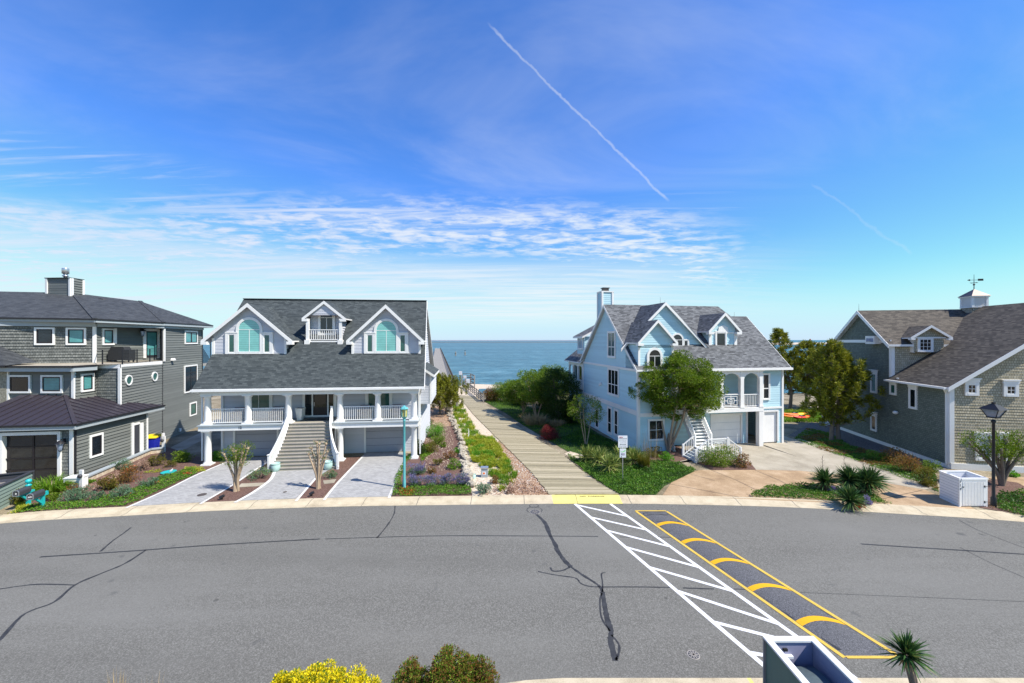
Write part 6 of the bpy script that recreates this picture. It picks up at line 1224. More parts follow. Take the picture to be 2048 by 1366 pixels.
        m.build('hull',R); m=MB(); m.lathe([(.26,.36),(.28,.41),(.22,.41),(.2,.3)],(0,0,0),M['black'],14,sx=1.5,sy=.85); m.build('cockpit',R)
    kayak(1590,832,.12,3.3,M['orange'],M['yellow'],.25,'orange kayak lying behind the red one on the grass'); kayak(1604,838,.28,2.6,M['redk'],M['orange'],.15,'red and yellow kayak lying in front of the orange one')
    kayak(1580,836,-.1,2.4,M['orange'],None,.1,'short orange kayak nearest the blue house wall')
smallthings()
# ---------------------------------------------------------------- vegetation
RG=np.random.default_rng(11)
def unitv(a): return a/np.maximum(np.linalg.norm(a,axis=-1,keepdims=True),1e-6)
def leaves(P,D,size,aspect=.5,bend=.0):
    """rhombic leaves at points P growing along D"""
    n=len(P); D=unitv(D+RG.normal(0,.35,(n,3))); R=unitv(np.cross(D,RG.normal(0,1,(n,3)))); s=(size*RG.uniform(.6,1.3,n))[:,None]; w=s*aspect*.5
    mid=P+D*s*.45; return np.stack([P,mid+R*w,P+D*s,mid-R*w],1)
def blades(P,D,L,w,bend=.3,seg=1):
    n=len(P); D=unitv(D); R=unitv(np.cross(D,np.array([0,0,1.])+RG.normal(0,.4,(n,3)))); L=np.asarray(L).reshape(-1,1)*np.ones((n,1)); ww=w/2
    m=P+D*L*.5; t=P+D*L+np.array([0,0,-1.])*L*bend
    q1=np.stack([P-R*ww,P+R*ww,m+R*ww*.9,m-R*ww*.9],1); q2=np.stack([m-R*ww*.9,m+R*ww*.9,t+R*ww*.12,t-R*ww*.12],1)
    return np.concatenate([q1,q2],1).reshape(-1,4,3)
def clumps(K,c,rad,shell=.45,minz=None,lift=0.):
    v=unitv(RG.normal(0,1,(K*3,3))); r=RG.uniform(shell,1,(K*3,1))**.6; p=v*r
    sel=[]; 
    for q in p:
        if len(sel)>=K: break
        if all(np.sum((q-s)**2)>(.9/K**.5)**2 for s in sel[-60:]): sel.append(q)
    p=np.array(sel); p=p*np.array(rad)+np.array(c)
    if minz is not None: p=p[p[:,2]>minz]
    return p
def clumpleaves(C,cr,n,size,aspect=.5,up=.35,flat=.8):
    K=len(C); crr=(cr*RG.uniform(.65,1.3,K)); v=unitv(RG.normal(0,1,(K,n,3))); r=RG.uniform(.25,1,(K,n,1))**.5
    P=C[:,None,:]+v*r*crr[:,None,None]*np.array([1,1,flat]); D=v+np.array([0,0,up]); return leaves(P.reshape(-1,3),D.reshape(-1,3),size,aspect)
def part(name,V,mats,parent=None,mi=None): return npmesh(name,V.reshape(-1,3),4,mats,parent,mi)
def limbs(mb,base,tops,C,r0,mat,n=None,rng=rnd,fork=.45):
    """stems from base to tops, then a twig to every clump centre"""
    stems=[]
    for t in tops:
        b=Vector(base)+Vector((rng.uniform(-.1,.1)*r0*8,rng.uniform(-.1,.1)*r0*8,-.05)); t=Vector(t); mid=b.lerp(t,.4)+Vector((rng.uniform(-.12,.12),rng.uniform(-.12,.12),0))*(t-b).length*.6
        mid.x=b.x+(mid.x-b.x)*.75; mid.y=b.y+(mid.y-b.y)*.75
        P=catmull([b,mid,b.lerp(t,.72)+Vector((rng.uniform(-.1,.1),rng.uniform(-.1,.1),.1)),t],5); P=[Vector(p) for p in P]
        rr=[r0*(1-.72*i/(len(P)-1)) for i in range(len(P))]; mb.tube(P,rr,mat,7); stems.append((P,rr))
    for c in C:
        c=Vector([float(x) for x in c]); best=None
        for P,rr in stems:
            for i in range(int(len(P)*fork),len(P)):
                q=P[i]; d=(q-c).length+max(0,q.z-c.z+.1)*1.5
                if best is None or d<best[0]: best=(d,q,rr[i])
        q=best[1]; mb.tube([q,q.lerp(c,.5)+Vector((0,0,-.05*(c-q).length)),c],[best[2]*.55,best[2]*.35,.008],mat,4,cap=False)
def tree(name,label,px,py,H_,cz,rad,K,cr,nl,ls,lm,bark,tops=3,r0=.1,aspect=.5,cat='tree',group=None,off=(0,0),shell=.45,seed=1,flat=.8,up=.35,leafonly=False,minz=.4):
    rr=random.Random(seed); x,y=G(px,py); R=empty(name,(x,y,0)); tag(R,label,cat,group)
    C=clumps(K,(off[0],off[1],cz),rad,shell,minz); T=[]
    for i in range(tops): a=i*2*math.pi/tops+rr.random(); T.append((off[0]+.5*rad[0]*math.cos(a)*(tops>1),off[1]+.5*rad[1]*math.sin(a)*(tops>1),cz+rad[2]*rr.uniform(.1,.55)))
    m=MB(); limbs(m,(0,0,0),T,C,r0,bark,rng=rr); m.build('trunk',R)
    part('crown',clumpleaves(C,cr,nl,ls,aspect,up,flat),[lm],R); return R
def pine(label,px,py,h,w,seed,lean=(0,0),z0=.25,n=46,tuft=34,group=None,nl=.30,trunks=1,lm=None,name='pine_tree'):
    rr=random.Random(seed); x,y=G(px,py); R=empty(name,(x,y,0)); tag(R,label,'tree',group); m=MB(); Tp=[]
    for k in range(trunks):
        bx=(k-(trunks-1)/2)*.7; top=(bx*1.3+lean[0],lean[1],h*(1-.12*k)); P=[Vector((bx,0,-.05)),Vector((bx+rr.uniform(-.15,.15),0,h*.3)),Vector((bx*1.2+lean[0]*.5,lean[1]*.5,h*.62)),Vector(top)]
        P=[Vector(p) for p in catmull(P,6)]; m.tube(P,[.16*h/7*(1-.9*i/(len(P)-1))+.012 for i in range(len(P))],M['bark'],8)
        for i in range(n):
            t=z0+(1-z0)*(i/n)**.9; idx=min(len(P)-2,int(t*(len(P)-1))); q=P[idx].lerp(P[idx+1],t*(len(P)-1)-idx); a=i*2.4+rr.random(); prof=math.sin(math.pi*min(1,(t-z0)/(1-z0)*.8+.22))**.7*(1-.35*t) ; L=w*prof*rr.uniform(.4,1.25)+.15
            d=Vector((math.cos(a),math.sin(a),rr.uniform(.05,.45))); e=q+d*L+Vector((0,0,.22*L)); mid=q+d*L*.5-Vector((0,0,.05*L)); m.tube([q,mid,e],[.035*h/7,.02,.006],M['bark'],4,cap=False)
            for j in range(max(2,int(L*2.6))):
                s=rr.uniform(.35,1.); c=mid.lerp(e,s*2-1) if s>.5 else q.lerp(mid,s*2); Tp.append(c+Vector((rr.uniform(-.3,.3),rr.uniform(-.3,.3),rr.uniform(-.05,.25)))*L*.35)
            Tp+= [e,e+Vector((0,0,.28)),e+Vector((0,0,.5))]
        Tp+= [Vector(top)-Vector((0,0,.3)),Vector(top),Vector(top)+Vector((0,0,.25)),Vector(top)+Vector((0,0,.5))]
    m.build('trunk',R); C=np.array([tuple(p) for p in Tp]); K=len(C); v=unitv(RG.normal(0,1,(K,tuft,3))*np.array([1,1,.6])+np.array([0,0,.85])); off=RG.uniform(0,1,(K,tuft,1))*np.array([0,0,.25]); P=(C[:,None,:]+off).reshape(-1,3)
    part('crown',leaves(P,v.reshape(-1,3),nl,.16),[lm or M['lf_pine']],R); return R
def shrub(name,label,px,py,wpx,hpx,lm,ls=.07,K=None,nl=70,cat='shrub',group=None,second=None,frac=.25,aspect=.5,deep=None,up=.5,cr=None,dens=1.):
    x,y=G(px,py); d=y; w=wpx*d/F/2; h=hpx*d/F*1.0; dy=(deep or .8)*w; K=K or max(8,int(26*w*h*1.3)); K=min(K,70)
    y+=dy*.6; R=empty(name,(x,y,0)); tag(R,label,cat,group)
    C=clumps(K,(0,0,h*.38),(w*.82,dy*.82,h*.52),.3,.03); c_=cr or max(.12,.34*min(w,h)); n=int(nl*dens*1.2)
    V=clumpleaves(C,c_,n,ls,aspect,up); V[:,:,2]=np.maximum(V[:,:,2],.01+.02*RG.random(V[:,:,2].shape)); m=MB()
    for c in C[:26]: c=Vector([float(q) for q in c]); m.tube([(c.x*.15,c.y*.15,-.03),(c.x*.6,c.y*.6,c.z*.55),tuple(c)],[.02,.014,.005],M['barkdark'],4,cap=False)
    m.build('stem',R)
    if second:
        top=(V[:,0,2]>h*.3)&(RG.random(len(V))<frac); part('foliage',V[~top],[lm],R); part('flower' if second[1] else 'tip_foliage',V[top],[second[0]],R)
    else: part('foliage',V,[lm],R)
    return R
def tuftgrass(name,label,px,py,L,n,lm,w=.02,spread=.25,bend=.35,cat='grass clump',group=None,lean=.7,up=.5,tilt=None,second=None,stems=0):
    x,y=G(px,py); R=empty(name,(x,y,0)); tag(R,label,cat,group); a=RG.uniform(0,2*math.pi,n); r=spread*RG.random(n)**.5; P=np.stack([r*np.cos(a),r*np.sin(a),np.zeros(n)-.02],1)
    D=np.stack([np.cos(a)*lean*RG.random(n),np.sin(a)*lean*RG.random(n),np.ones(n)*up+RG.random(n)*.6],1); V=blades(P,D,L*RG.uniform(.6,1.1,n),w,bend)
    part('blades',V,[lm],R)
    if second: 
        k=int(n*.4); V=blades(P[:k]*np.array([1.1,1.1,1]),D[:k],L*.45*RG.uniform(.5,1.,k),w*1.6,.2); part('dry_base',V,[second],R)
    return R
def yucca(name,label,px,py,heads,L,lm,cat='yucca',group=None,w=.06,trunk=M['bark'],nb=90,stalk=None,dry=True,loc=None):
    if loc: x,y=loc
    else: x,y=G(px,py)
    R=empty(name,(x,y,0)); tag(R,label,cat,group)
    for hx,hy,hz in heads:
        if hz>.15: m=MB(); m.tube([(hx*.3,hy*.3,-.05),(hx*.7,hy*.7,hz*.5),(hx,hy,hz)],[.1,.085,.09],trunk,8); m.build('trunk',R)
        a=RG.uniform(0,2*math.pi,nb); el=RG.uniform(-.25,1.,nb)*1.5; D=np.stack([np.cos(a)*np.cos(el),np.sin(a)*np.cos(el),np.sin(el)],1); P=np.array([hx,hy,hz])+D*.05
        V=blades(P,D,L*RG.uniform(.75,1.1,nb),w,.12); part('rosette',V,[lm],R)
        if dry and hz>.2:
            k=nb//3; el=-RG.uniform(.4,1.3,k); a=RG.uniform(0,2*math.pi,k); D=np.stack([np.cos(a)*np.cos(el),np.sin(a)*np.cos(el),np.sin(el)],1); part('dead_leaves',blades(np.array([hx,hy,hz])+D*.03,D,L*.6*RG.uniform(.6,1,k),w*.8,.1),[M['dry']],R)
    if stalk:
        for sx,sy,h in stalk:
            m=MB(); m.tube([(sx,sy,.2),(sx,sy,h)],[.012,.008],M['barkdark'],5)
            for k in range(9): z=h*(.6+.4*k/9); a=k*2.4; m.tube([(sx,sy,z),(sx+.12*math.cos(a),sy+.12*math.sin(a),z+.14)],[.007,.004],M['barkdark'],4)
            m.build('flower_stalk',R)
    return R
def inpoly(x,y,poly):
    c=np.zeros(len(x),bool); n=len(poly); j=n-1
    for i in range(n):
        xi,yi=poly[i];xj,yj=poly[j]; q=((yi>y)!=(yj>y))&(x<(xj-xi)*(y-yi)/(yj-yi+1e-9)+xi); c^=q; j=i
    return c
def cover(name,l,lm,dens,ls,h=.25,world=False,base=None,aspect=.5,grass=False,w=.02,zc=.0,patch=None,head=None,tail=None,label=None,cat=None,fill=.8,nscale=1.3,maxn=60000):
    pts=list(l) if world else GL(l)
    if head: pts=[kp(a) for a in head]+pts
    if tail: pts=pts+[kp(a) for a in tail]
    xs=[p[0] for p in pts];ys=[p[1] for p in pts]; A=(max(xs)-min(xs))*(max(ys)-min(ys)); n=int(min(maxn,A*dens)); x=RG.uniform(min(xs),max(xs),n); y=RG.uniform(min(ys),max(ys),n); k=inpoly(x,y,pts); x,y=x[k],y[k]
    hz=np.array([noise.noise((a*nscale,b*nscale,0)) for a,b in zip(x,y)]); g=np.array([noise.noise((a*4.1,b*4.1,5)) for a,b in zip(x,y)]); z=h*np.clip(.55+.6*hz+.45*g,.08,1.4)
    if fill<1: k=(hz+.5*g)>(-.9+ (1-fill)*1.6); x,y,z=x[k],y[k],z[k]
    n=len(x)
    if grass:
        D=np.stack([RG.normal(0,.35,n),RG.normal(0,.35,n),np.ones(n)],1); V=blades(np.stack([x,y,np.zeros(n)],1),D,(ls*(.5+z/h)),w,.25)
    else:
        zz=z*RG.uniform(.45,1.,n); V=leaves(np.stack([x,y,zz+zc],1),np.stack([RG.normal(0,1,n),RG.normal(0,1,n),np.ones(n)*.7],1),ls,aspect)
    mats=[lm]; mi=None
    if patch:
        pn=np.array([noise.noise((a*patch[2],b*patch[2],9)) for a,b in zip(x,y)]); mats=[lm,patch[0]]; mi=((pn>patch[1])&(RG.random(n)<.8)).astype(np.int32)
        if grass: mi=np.repeat(mi,2)
    o=part(name,V,mats,None,mi); tag(o,label,cat,kind='stuff')
    return o
# ---- ground covers (nobody could count them)
cover('juniper_ground_cover',[(330,978),(395,948),(388,938),(325,952),(262,982),(150,1004),(70,1010)],M['lf_juniper'],650,.085,.22,head=[22,120,250],patch=(M['lf_orange'],.42,.9))
cover('juniper_ground_cover',[(944,985),(930,972),(860,974),(815,978),(800,965),(812,925),(845,905),(838,898),(812,915),(790,960)],M['lf_juniper'],800,.08,.3,head=[784,860,940],tail=None)
cover('rusty_creeper',[(795,990),(800,975),(818,974),(830,984),(822,993)],M['lf_orange'],1500,.07,.22)
cover('juniper_ground_cover',[(1330,972),(1393,943),(1354,927.6),(1303,924),(1240,940),(1190,930),(1134,912),(1142,922),(1175,950),(1215,978)],M['lf_jundark'],900,.085,.35,head=[1238,1280,1312],patch=(M['lf_juniper'],-.25,.8),maxn=60000)
cover('juniper_ground_cover',[(1503,990),(1540,976),(1627,970),(1680,985),(1740,990),(1785,1014)],M['lf_jundark'],900,.085,.32,head=None,tail=[1780,1680,1540,1502],patch=(M['lf_juniper'],-.25,.8))
cover('creeper_lawn',[(968,803),(1012,799),(1060,815),(1110,825),(1160,850),(1205,872),(1275,905),(1270,920),(1195,905),(1140,906),(1095,880),(1045,850),(1010,826)],M['lf_lawn'],330,.09,.18,maxn=60000,patch=(M['lf_jundark'],.0,.5))
cover('creeper_lawn',[(1165,858),(1270,902),(1300,900),(1300,912),(1180,900),(1120,878)],M['lf_jundark'],500,.09,.15)
cover('side_ground_cover',[(1587,880),(1614,858),(1658,866),(1700,892),(1800,920),(1870,946),(1878,984),(1768,944),(1714,923),(1624,895)],M['lf_juniper'],420,.09,.22,patch=(M['lf_rust'],.1,.5))
cover('juniper_ground_cover',[(1992,1005),(2000,990),(2050,986),(2200,1000),(2200,1060),(2048,1034),(2000,1022)],M['lf_jundark'],700,.09,.35,patch=(M['lf_juniper'],-.1,.6))
cover('beach_grass',[(905,806),(925,812),(945,850),(960,870),(985,900),(1010,925),(1030,948),(995,950),(960,930),(930,890),(918,860),(908,835)],M['lf_lawn'],420,.42,.3,grass=True,w=.035,patch=(M['lf_grass'],-.05,.7),fill=.45)
cover('beach_grass',[(932,878),(985,876),(1020,930),(1000,942),(945,925)],M['lf_grass'],650,.45,.3,grass=True,w=.035,fill=.52,patch=(M['lf_bright'],.2,.9))
cover('beach_grass',[(950,925),(1000,930),(1035,950),(1025,975),(1000,985),(985,960)],M['lf_lawn'],500,.36,.3,grass=True,w=.03,fill=.42,patch=(M['lf_grass'],.1,.8))
cover('beach_grass',[(1568,845),(1700,845),(1700,822),(1568,822)],M['lf_lawn'],90,.5,.3,grass=True,w=.06,patch=(M['lf_grass'],.0,.3),maxn=40000)
cover('seed_grass',[(12,1030),(55,1022),(60,1008),(30,1006)],M['lf_grass'],900,.3,.3,grass=True,w=.025,tail=[35,5])
cover('yellow_stonecrop',[(362,947),(412,944),(404,936),(372,935)],M['lf_grass'],900,.07,.15); cover('yellow_stonecrop',[(288,948),(325,946),(318,938),(290,940)],M['lf_grass'],500,.07,.15,fill=.6)
cover('creeper_lawn',[(418,926),(448,922),(440,910),(405,915)],M['lf_lawn'],600,.08,.15); cover('creeper_lawn',[(843,925),(868,905),(862,890),(845,893),(838,905)],M['lf_lawn'],600,.09,.25)
cover('dry_sprigs',[(955,992),(1010,990),(1100,990),(1060,965),(1000,965)],M['pinkdry'],120,.12,.1,fill=.7); cover('dry_sprigs',[(170,975),(240,940),(300,925),(260,950),(200,985)],M['pinkdry'],300,.1,.12,fill=.7); cover('dry_sprigs',[(1950,1012),(1990,1018),(1990,1005),(1955,1004)],M['pinkdry'],300,.1,.1)
cover('shell_scatter',[(850,850),(895,835),(920,940),(850,945)],M['sand'],60,.09,.05); cover('shell_scatter',[(930,880),(1035,905),(1100,985),(960,985)],M['border'],60,.08,.04)
# ---- shrubs, one by one
S_=shrub
tuftgrass('ornamental_grass','tall arching green grass clump before the dark garage door',100,984,1.6,700,M['lf_lawn'],.03,.55,.4,lean=1.2)
S_('dry_shrub','small dark scrubby shrub beneath the black mailboxes',33,1010,40,30,M['lf_olive'],.09); S_('leafy_shrub','small bright green plant right of the mailboxes',97,1004,34,20,M['lf_green'],.1); S_('bronze_shrub','low reddish brown shrub in front of the white utility box',143,990,36,20,M['lf_rust'],.07,second=(M['lf_red'],0))
for px,py,w,h,l in ((135,1006,58,26,'large blue green mound, leftmost of the mounds behind the orange cover'),(182,1004,32,20,'small blue green mound between two larger ones'),(228,1002,50,24,'blue green mound in the middle of the mulch bed by the kerb'),(289,976,38,18,'blue green mound nearest the left driveway'),(236,943,44,20,'bright sea green mound by the retaining wall')):
    S_('lavender_mound',l,px,py,w,h,M['lf_silver'],.07,up=1.,group='blue green mounds in the left bed',nl=90)
S_('feathery_shrub','upright olive shrub with reddish base in the left mulch bed',208,983,38,36,M['lf_olive'],.09,second=(M['lf_rust'],0),frac=.3); S_('spirea','rust and green spirea right of the upright olive shrub',246,968,44,34,M['lf_rust'],.08,second=(M['lf_orange'],0),frac=.1)
S_('dry_shrub','tan dry shrub between the spirea and the small yellow flowers',272,945,36,22,M['pinkdry'],.08); S_('feathery_shrub','dark olive shrub left of the glossy shrub near the white post',303,935,38,24,M['lf_olive'],.08); S_('glossy_shrub','glossy yellow green shrub by the shaded walkway',352,927,44,23,M['lf_green'],.1); S_('small_shrub','tiny green shrub below the dark olive shrub',335,937,22,14,M['lf_olive'],.07); S_('small_shrub','low grey green sprig at the far left bed edge',325,957,22,9,M['lf_silver'],.06)
S_('small_shrub','small green tuft beside the white meter post',178,967,14,7,M['lf_lawn'],.07); S_('leafy_shrub','green leafy shrub behind the left porch column',428,920,26,16,M['lf_bright'],.1)
S_('lavender_mound','low sage green mound in the island right of the left driveway',510,962,56,20,M['lf_silver'],.06,up=1.,nl=80,second=(M['lf_lawn'],0)); S_('lavender_mound','sage green mound behind the bare pollarded tree',659,959,30,19,M['lf_silver'],.07,up=1.,second=(M['lf_lawn'],0))
for px,py,w,h,l in ((830,951,42,27,'tall pale purple lavender behind the teal lamp post'),(826,975,36,26,'lavender clump nearest the teal lamp post'),(858,976,38,24,'lavender clump second from the teal lamp post'),(890,976,36,25,'lavender clump third from the teal lamp post'),(925,975,38,26,'vivid purple lavender clump nearest the boulders')):
    S_('lavender',l,px,py,w,h,M['lf_silver'],.10,up=1.6,aspect=.22,nl=110,group='lavender row by the kerb',second=(M['fl_purple'],1),frac=.62)
for a in (('round_shrub','round dark green shrub at the top of the mulch slope',854,853,24,22,M['lf_dark']),('leafy_shrub','bright green leafy shrub below the round dark one',868,876,44,28,M['lf_bright']),('leafy_shrub','mid green shrub under the bright leafy one',873,890,34,20,M['lf_green']),('feathery_shrub','wide dark green shrub beside the right porch column',860,908,38,22,M['lf_olive']),('small_shrub','small green shrub right of the wide dark one',886,896,16,12,M['lf_green']),('dark_shrub','dark shrub hidden behind the right porch column',838,912,28,38,M['lf_dark']),('heather','olive heather with bronze tips left of the boulder row',898,920,34,14,M['lf_rust']),('small_shrub','bright green tuft against the boulder row',916,908,16,14,M['lf_bright']),('heather','low yellow green heather in the mulch slope',872,933,32,12,M['lf_olive']),('round_shrub','green clump left of the vivid lavender boulders',909,940,32,20,M['lf_lawn']),('heather','reddish yellow low heather above the lavender row',864,948,26,14,M['lf_rust']),('dry_shrub','green and pink tipped shrub beside the kerb',966,992,38,26,M['lf_silver']),('pink_mound','small pinkish mound at the kerb',1021,988,22,15,M['pinkdry']),('dry_shrub','dull brown green mound right of the grey pedestal',989,969,26,17,M['lf_rust'])):
    S_(*a,.08)
# right side of the boardwalk
S_('red_maple_shrub','dark wine red mounded shrub by the boardwalk',1101,881,48,28,M['lf_red'],.08,nl=110)
for px,py,w,L,l in ((1062,850,.5,1.9,'tall tan dry grass clump beside the boardwalk'),(1080,850,.45,1.8,'tan dry grass clump just right of the tallest one'),(1112,852,.5,1.1,'short reddish dry grass clump near the wine red shrub')):
    tuftgrass('dry_grass',l,px,py,L,380,M['dry'],.03,w,.3,lean=.8,group='dry grass clumps right of the boardwalk')
tree('bayberry_tree','multi stemmed pale trunked bayberry tree at the end of the boardwalk',1046,826,0,2.7,(2.7,2.0,1.35),85,.55,230,.15,M['lf_green'],M['barkpale'],4,.07,seed=3,group='bayberry trees by the boardwalk')
tree('bayberry_tree','taller bayberry tree with forked pale trunk behind the dry grass',1073,836,0,3.7,(2.6,2.2,1.8),95,.6,230,.15,M['lf_green'],M['barkpale'],3,.08,seed=4,group='bayberry trees by the boardwalk')
tree('feathery_evergreen','dense dark feathery evergreen touching the blue house corner',1118,845,0,3.2,(2.0,2.0,3.0),110,.6,230,.13,M['lf_dark'],M['barkdark'],2,.1,seed=5,minz=.3,cat='tree')
tree('feathery_evergreen','bright green feathery evergreen top behind the tallest bayberry',1105,815,0,3.0,(2.6,2.2,2.9),100,.6,230,.14,M['lf_green'],M['barkdark'],2,.1,seed=6,minz=.3)
for px,py,w,h,lm,l in ((985,803,44,28,'lf_rust','orange brown beach shrub at the boardwalk railing'),(1012,806,64,46,'lf_green','rounded green shrub next to the orange beach shrub'),(1040,812,56,38,'lf_dark','dark thicket shrub under the bayberry trees'),(1090,822,60,60,'lf_dark','dark thicket shrub behind the tall dry grass'),(1145,850,50,60,'lf_dark','dark shrub below the rear porch of the blue house')):
    S_('thicket_shrub',l,px,py,w,h,M[lm],.13,nl=110,group='thicket shrubs right of the boardwalk')
for px,py,h,l in ((1170,925,.35,'spiky yucca nearest the boardwalk'),(1196,930,.4,'spiky yucca second from the boardwalk'),(1217,945,.4,'largest spiky yucca left of the notice sign'),(1238,930,.45,'spiky yucca just behind the notice sign pole'),(1266,932,.45,'spiky yucca right of the notice sign')):
    yucca('yucca',l,px,py,[(0,0,h),(.4,.35,h*.9)],1.12,M['lf_yucca'],group='yuccas around the notice sign',w=.055,nb=110)
R=tuftgrass('ornamental_grass','olive upright grass with pale dead skirt in front of the blue house',1288,938,1.3,420,M['lf_olive'],.03,.3,.15,lean=.35,second=M['dry'],up=1.)
tuftgrass('bare_stems','tall wispy bare stems rising above the olive grass',1300,925,2.6,60,M['dry'],.015,.5,.05,lean=.25,cat='dry stems',up=1.2)
S_('leafy_shrub','yellow green spiky plant under the big tree',1337,925,28,18,M['lf_bright'],.13,aspect=.25); S_('leafy_shrub','dull green shrub left of the big tree trunk',1316,916,50,18,M['lf_olive'],.09)
tree('young_tree','small bronze green tree in front of the blue side wall',1172,890,0,3.1,(1.55,1.4,1.35),42,.38,120,.10,M['lf_crape'],M['barkpale'],3,.05,seed=8)
tree('crape_myrtle_tree','large spreading green tree before the blue house entry',1338,904,0,5.4,(3.5,2.9,2.75),230,.62,380,.125,M['lf_crape'],M['barkpale'],5,.11,off=(.65,.3),seed=9,flat=.6,shell=.3)
S_('azalea','azalea bush with pale pink flowers below the white stairs',1455,937,98,38,M['lf_green'],.09,second=(M['fl_pink'],1),frac=.06,nl=95); S_('azalea','small azalea at the right end of the stair bed',1488,938,34,34,M['lf_rust'],.09,second=(M['fl_pink'],1),frac=.06,nl=40)
# pines
pine('windswept pine beside the pier and the left dormered house',886,828,4.25,3.0,21,(-.1,0),.1,60,32,trunks=2,lm=M['lf_pine'],nl=.28)
pine('twin trunked pine in front of the shingled house side wall',1670,882,8.4,2.7,22,(.2,0),.18,64,34,trunks=2,nl=.36)
pine('tall dark pine rising behind the blue house corner',1580,818,9.9,3.6,23,(-1.6,0),.2,60,34,nl=.4,group='pines behind the kayaks')
pine('shorter broad pine between the two houses near the water',1612,818,8.2,4.0,24,(.5,0),.24,60,34,nl=.42,group='pines behind the kayaks')
pine('rear pine showing water through its low branches',1640,818,7.0,3.6,25,(0,0),.22,50,30,nl=.42,group='pines behind the kayaks')
# yucca palms in the right island
for px,py,hd,st,l in ((1650,982,[(0,0,.55)],[(.0,.2,2.1)],'upright yucca palm at the left of the driveway island'),(1697,985,[(0,0,.75),(.3,.2,.5)],[(-.1,.2,2.4)],'yucca palm in the middle of the driveway island'),(1735,990,[(0,0,.8),(.35,.1,.75),(-.2,.2,.5)],[(.0,.3,2.1)],'largest yucca palm at the right of the driveway island'),(1700,1014,[(0,0,.35)],None,'low yucca palm at the front edge of the driveway island')):
    yucca('yucca_palm',l,px,py,hd,1.0,M['lf_palm'],group='yucca palms in the driveway island',w=.065,nb=230,stalk=st)
S_('purple_plant','small grey purple plant between the island yucca palms',1673,990,22,20,M['fl_purple'],.08); S_('purple_plant','small grey purple plant at the right tip of the island',1738,1010,18,18,M['fl_purple'],.08); S_('rusty_plant','rusty orange sprig at the front of the island',1722,1018,14,12,M['lf_orange'],.08)
for px,py,w,h,lm,l in ((1800,930,56,30,'lf_rust','bronze twiggy shrub by the shingled house wall, nearest the pine'),(1830,950,60,36,'lf_rust','bronze twiggy shrub in the middle of the side bed'),(1862,975,44,40,'lf_olive','olive shrub touching the white bin enclosure'),(1868,945,36,26,'lf_green','bright green shrub at the shingled house corner'),(1762,925,44,22,'lf_juniper','low green shrub halfway along the shingled house')):
    S_('bed_shrub',l,px,py,w,h,M[lm],.09,group='shrubs along the shingled house',nl=55)
S_('small_shrub','small green shrub behind the black lamp post',2025,955,40,14,M['lf_bright'],.1)
# pollarded crape myrtles
def pollard(label,px,py,heads,lm,nl,seed,barem,r0=.085,cr=.28,knob=.05,ls=.08,group=None):
    rr=random.Random(seed); x,y=G(px,py); R=empty('pollarded_tree',(x,y,0)); tag(R,label,'tree',group); m=MB(); ends=[]
    for i,(hx,hy,hz) in enumerate(heads):
        b=Vector((rr.uniform(-.08,.08),rr.uniform(-.08,.08),-.05)); t=Vector((hx,hy,hz)); P=[Vector(p) for p in catmull([b,Vector((hx*.18,hy*.2,hz*.33)),Vector((hx*.55,hy*.55,hz*.66)),t],5)]; m.tube(P,[r0*(1-.5*j/(len(P)-1)) for j in range(len(P))],barem,7)
        m.lathe([(.02,-.07),(knob*1.4,-.03),(knob*1.5,.02),(.02,.08)],tuple(t),barem,7); ends.append(t)
        for k in range(5): e=t+Vector((rr.uniform(-.2,.2),rr.uniform(-.2,.2),rr.uniform(.05,.25))); m.tube([t,e],[.016,.006],barem,4)
        q=P[len(P)*2//3]; e=q+Vector((rr.uniform(-.25,.25),rr.uniform(-.25,.25),.3)); m.tube([q,e],[r0*.5,.03],barem,5); ends.append(e)
    m.build('trunk',R); C=np.array([tuple(e+Vector((0,0,.05))) for e in ends]); part('crown',clumpleaves(C,cr,nl,ls,.5,.6),[lm],R); return R
g_='pollarded trees by the paved driveways'
pollard('pollarded tree with leafy olive crown between left and middle driveway',473,983,[(-.75,0,2.25),(-.45,.3,2.5),(.0,-.1,2.45),(.35,.2,2.7),(.7,0,2.6),(.55,-.3,2.4),(-.2,.3,2.1)],M['lf_crape'],190,31,M['barkpale'],.09,.33,group=g_)
pollard('bare knobby pollarded tree with few leaves before the wide stairs',637,978,[(-.62,0,2.15),(-.5,.1,2.5),(-.15,.1,2.85),(.1,-.1,2.8),(.42,.1,2.75),(.55,0,2.3)],M['lf_crape'],16,32,M['barkpale'],.08,.16,.06,group=g_)
pollard('spreading pollarded tree with flat leafy top behind the black lamp post',2005,972,[(-2.1,0,2.7),(-1.6,.4,2.9),(-1.1,-.3,2.8),(-.5,.3,3.0),(.0,-.2,2.9),(.5,.3,3.0),(1.0,0,2.9),(1.5,.3,3.0),(2.0,0,2.8),(-.8,-.6,2.4),(.8,-.5,2.5)],M['lf_crape'],330,33,M['bark'],.11,.5,ls=.09)
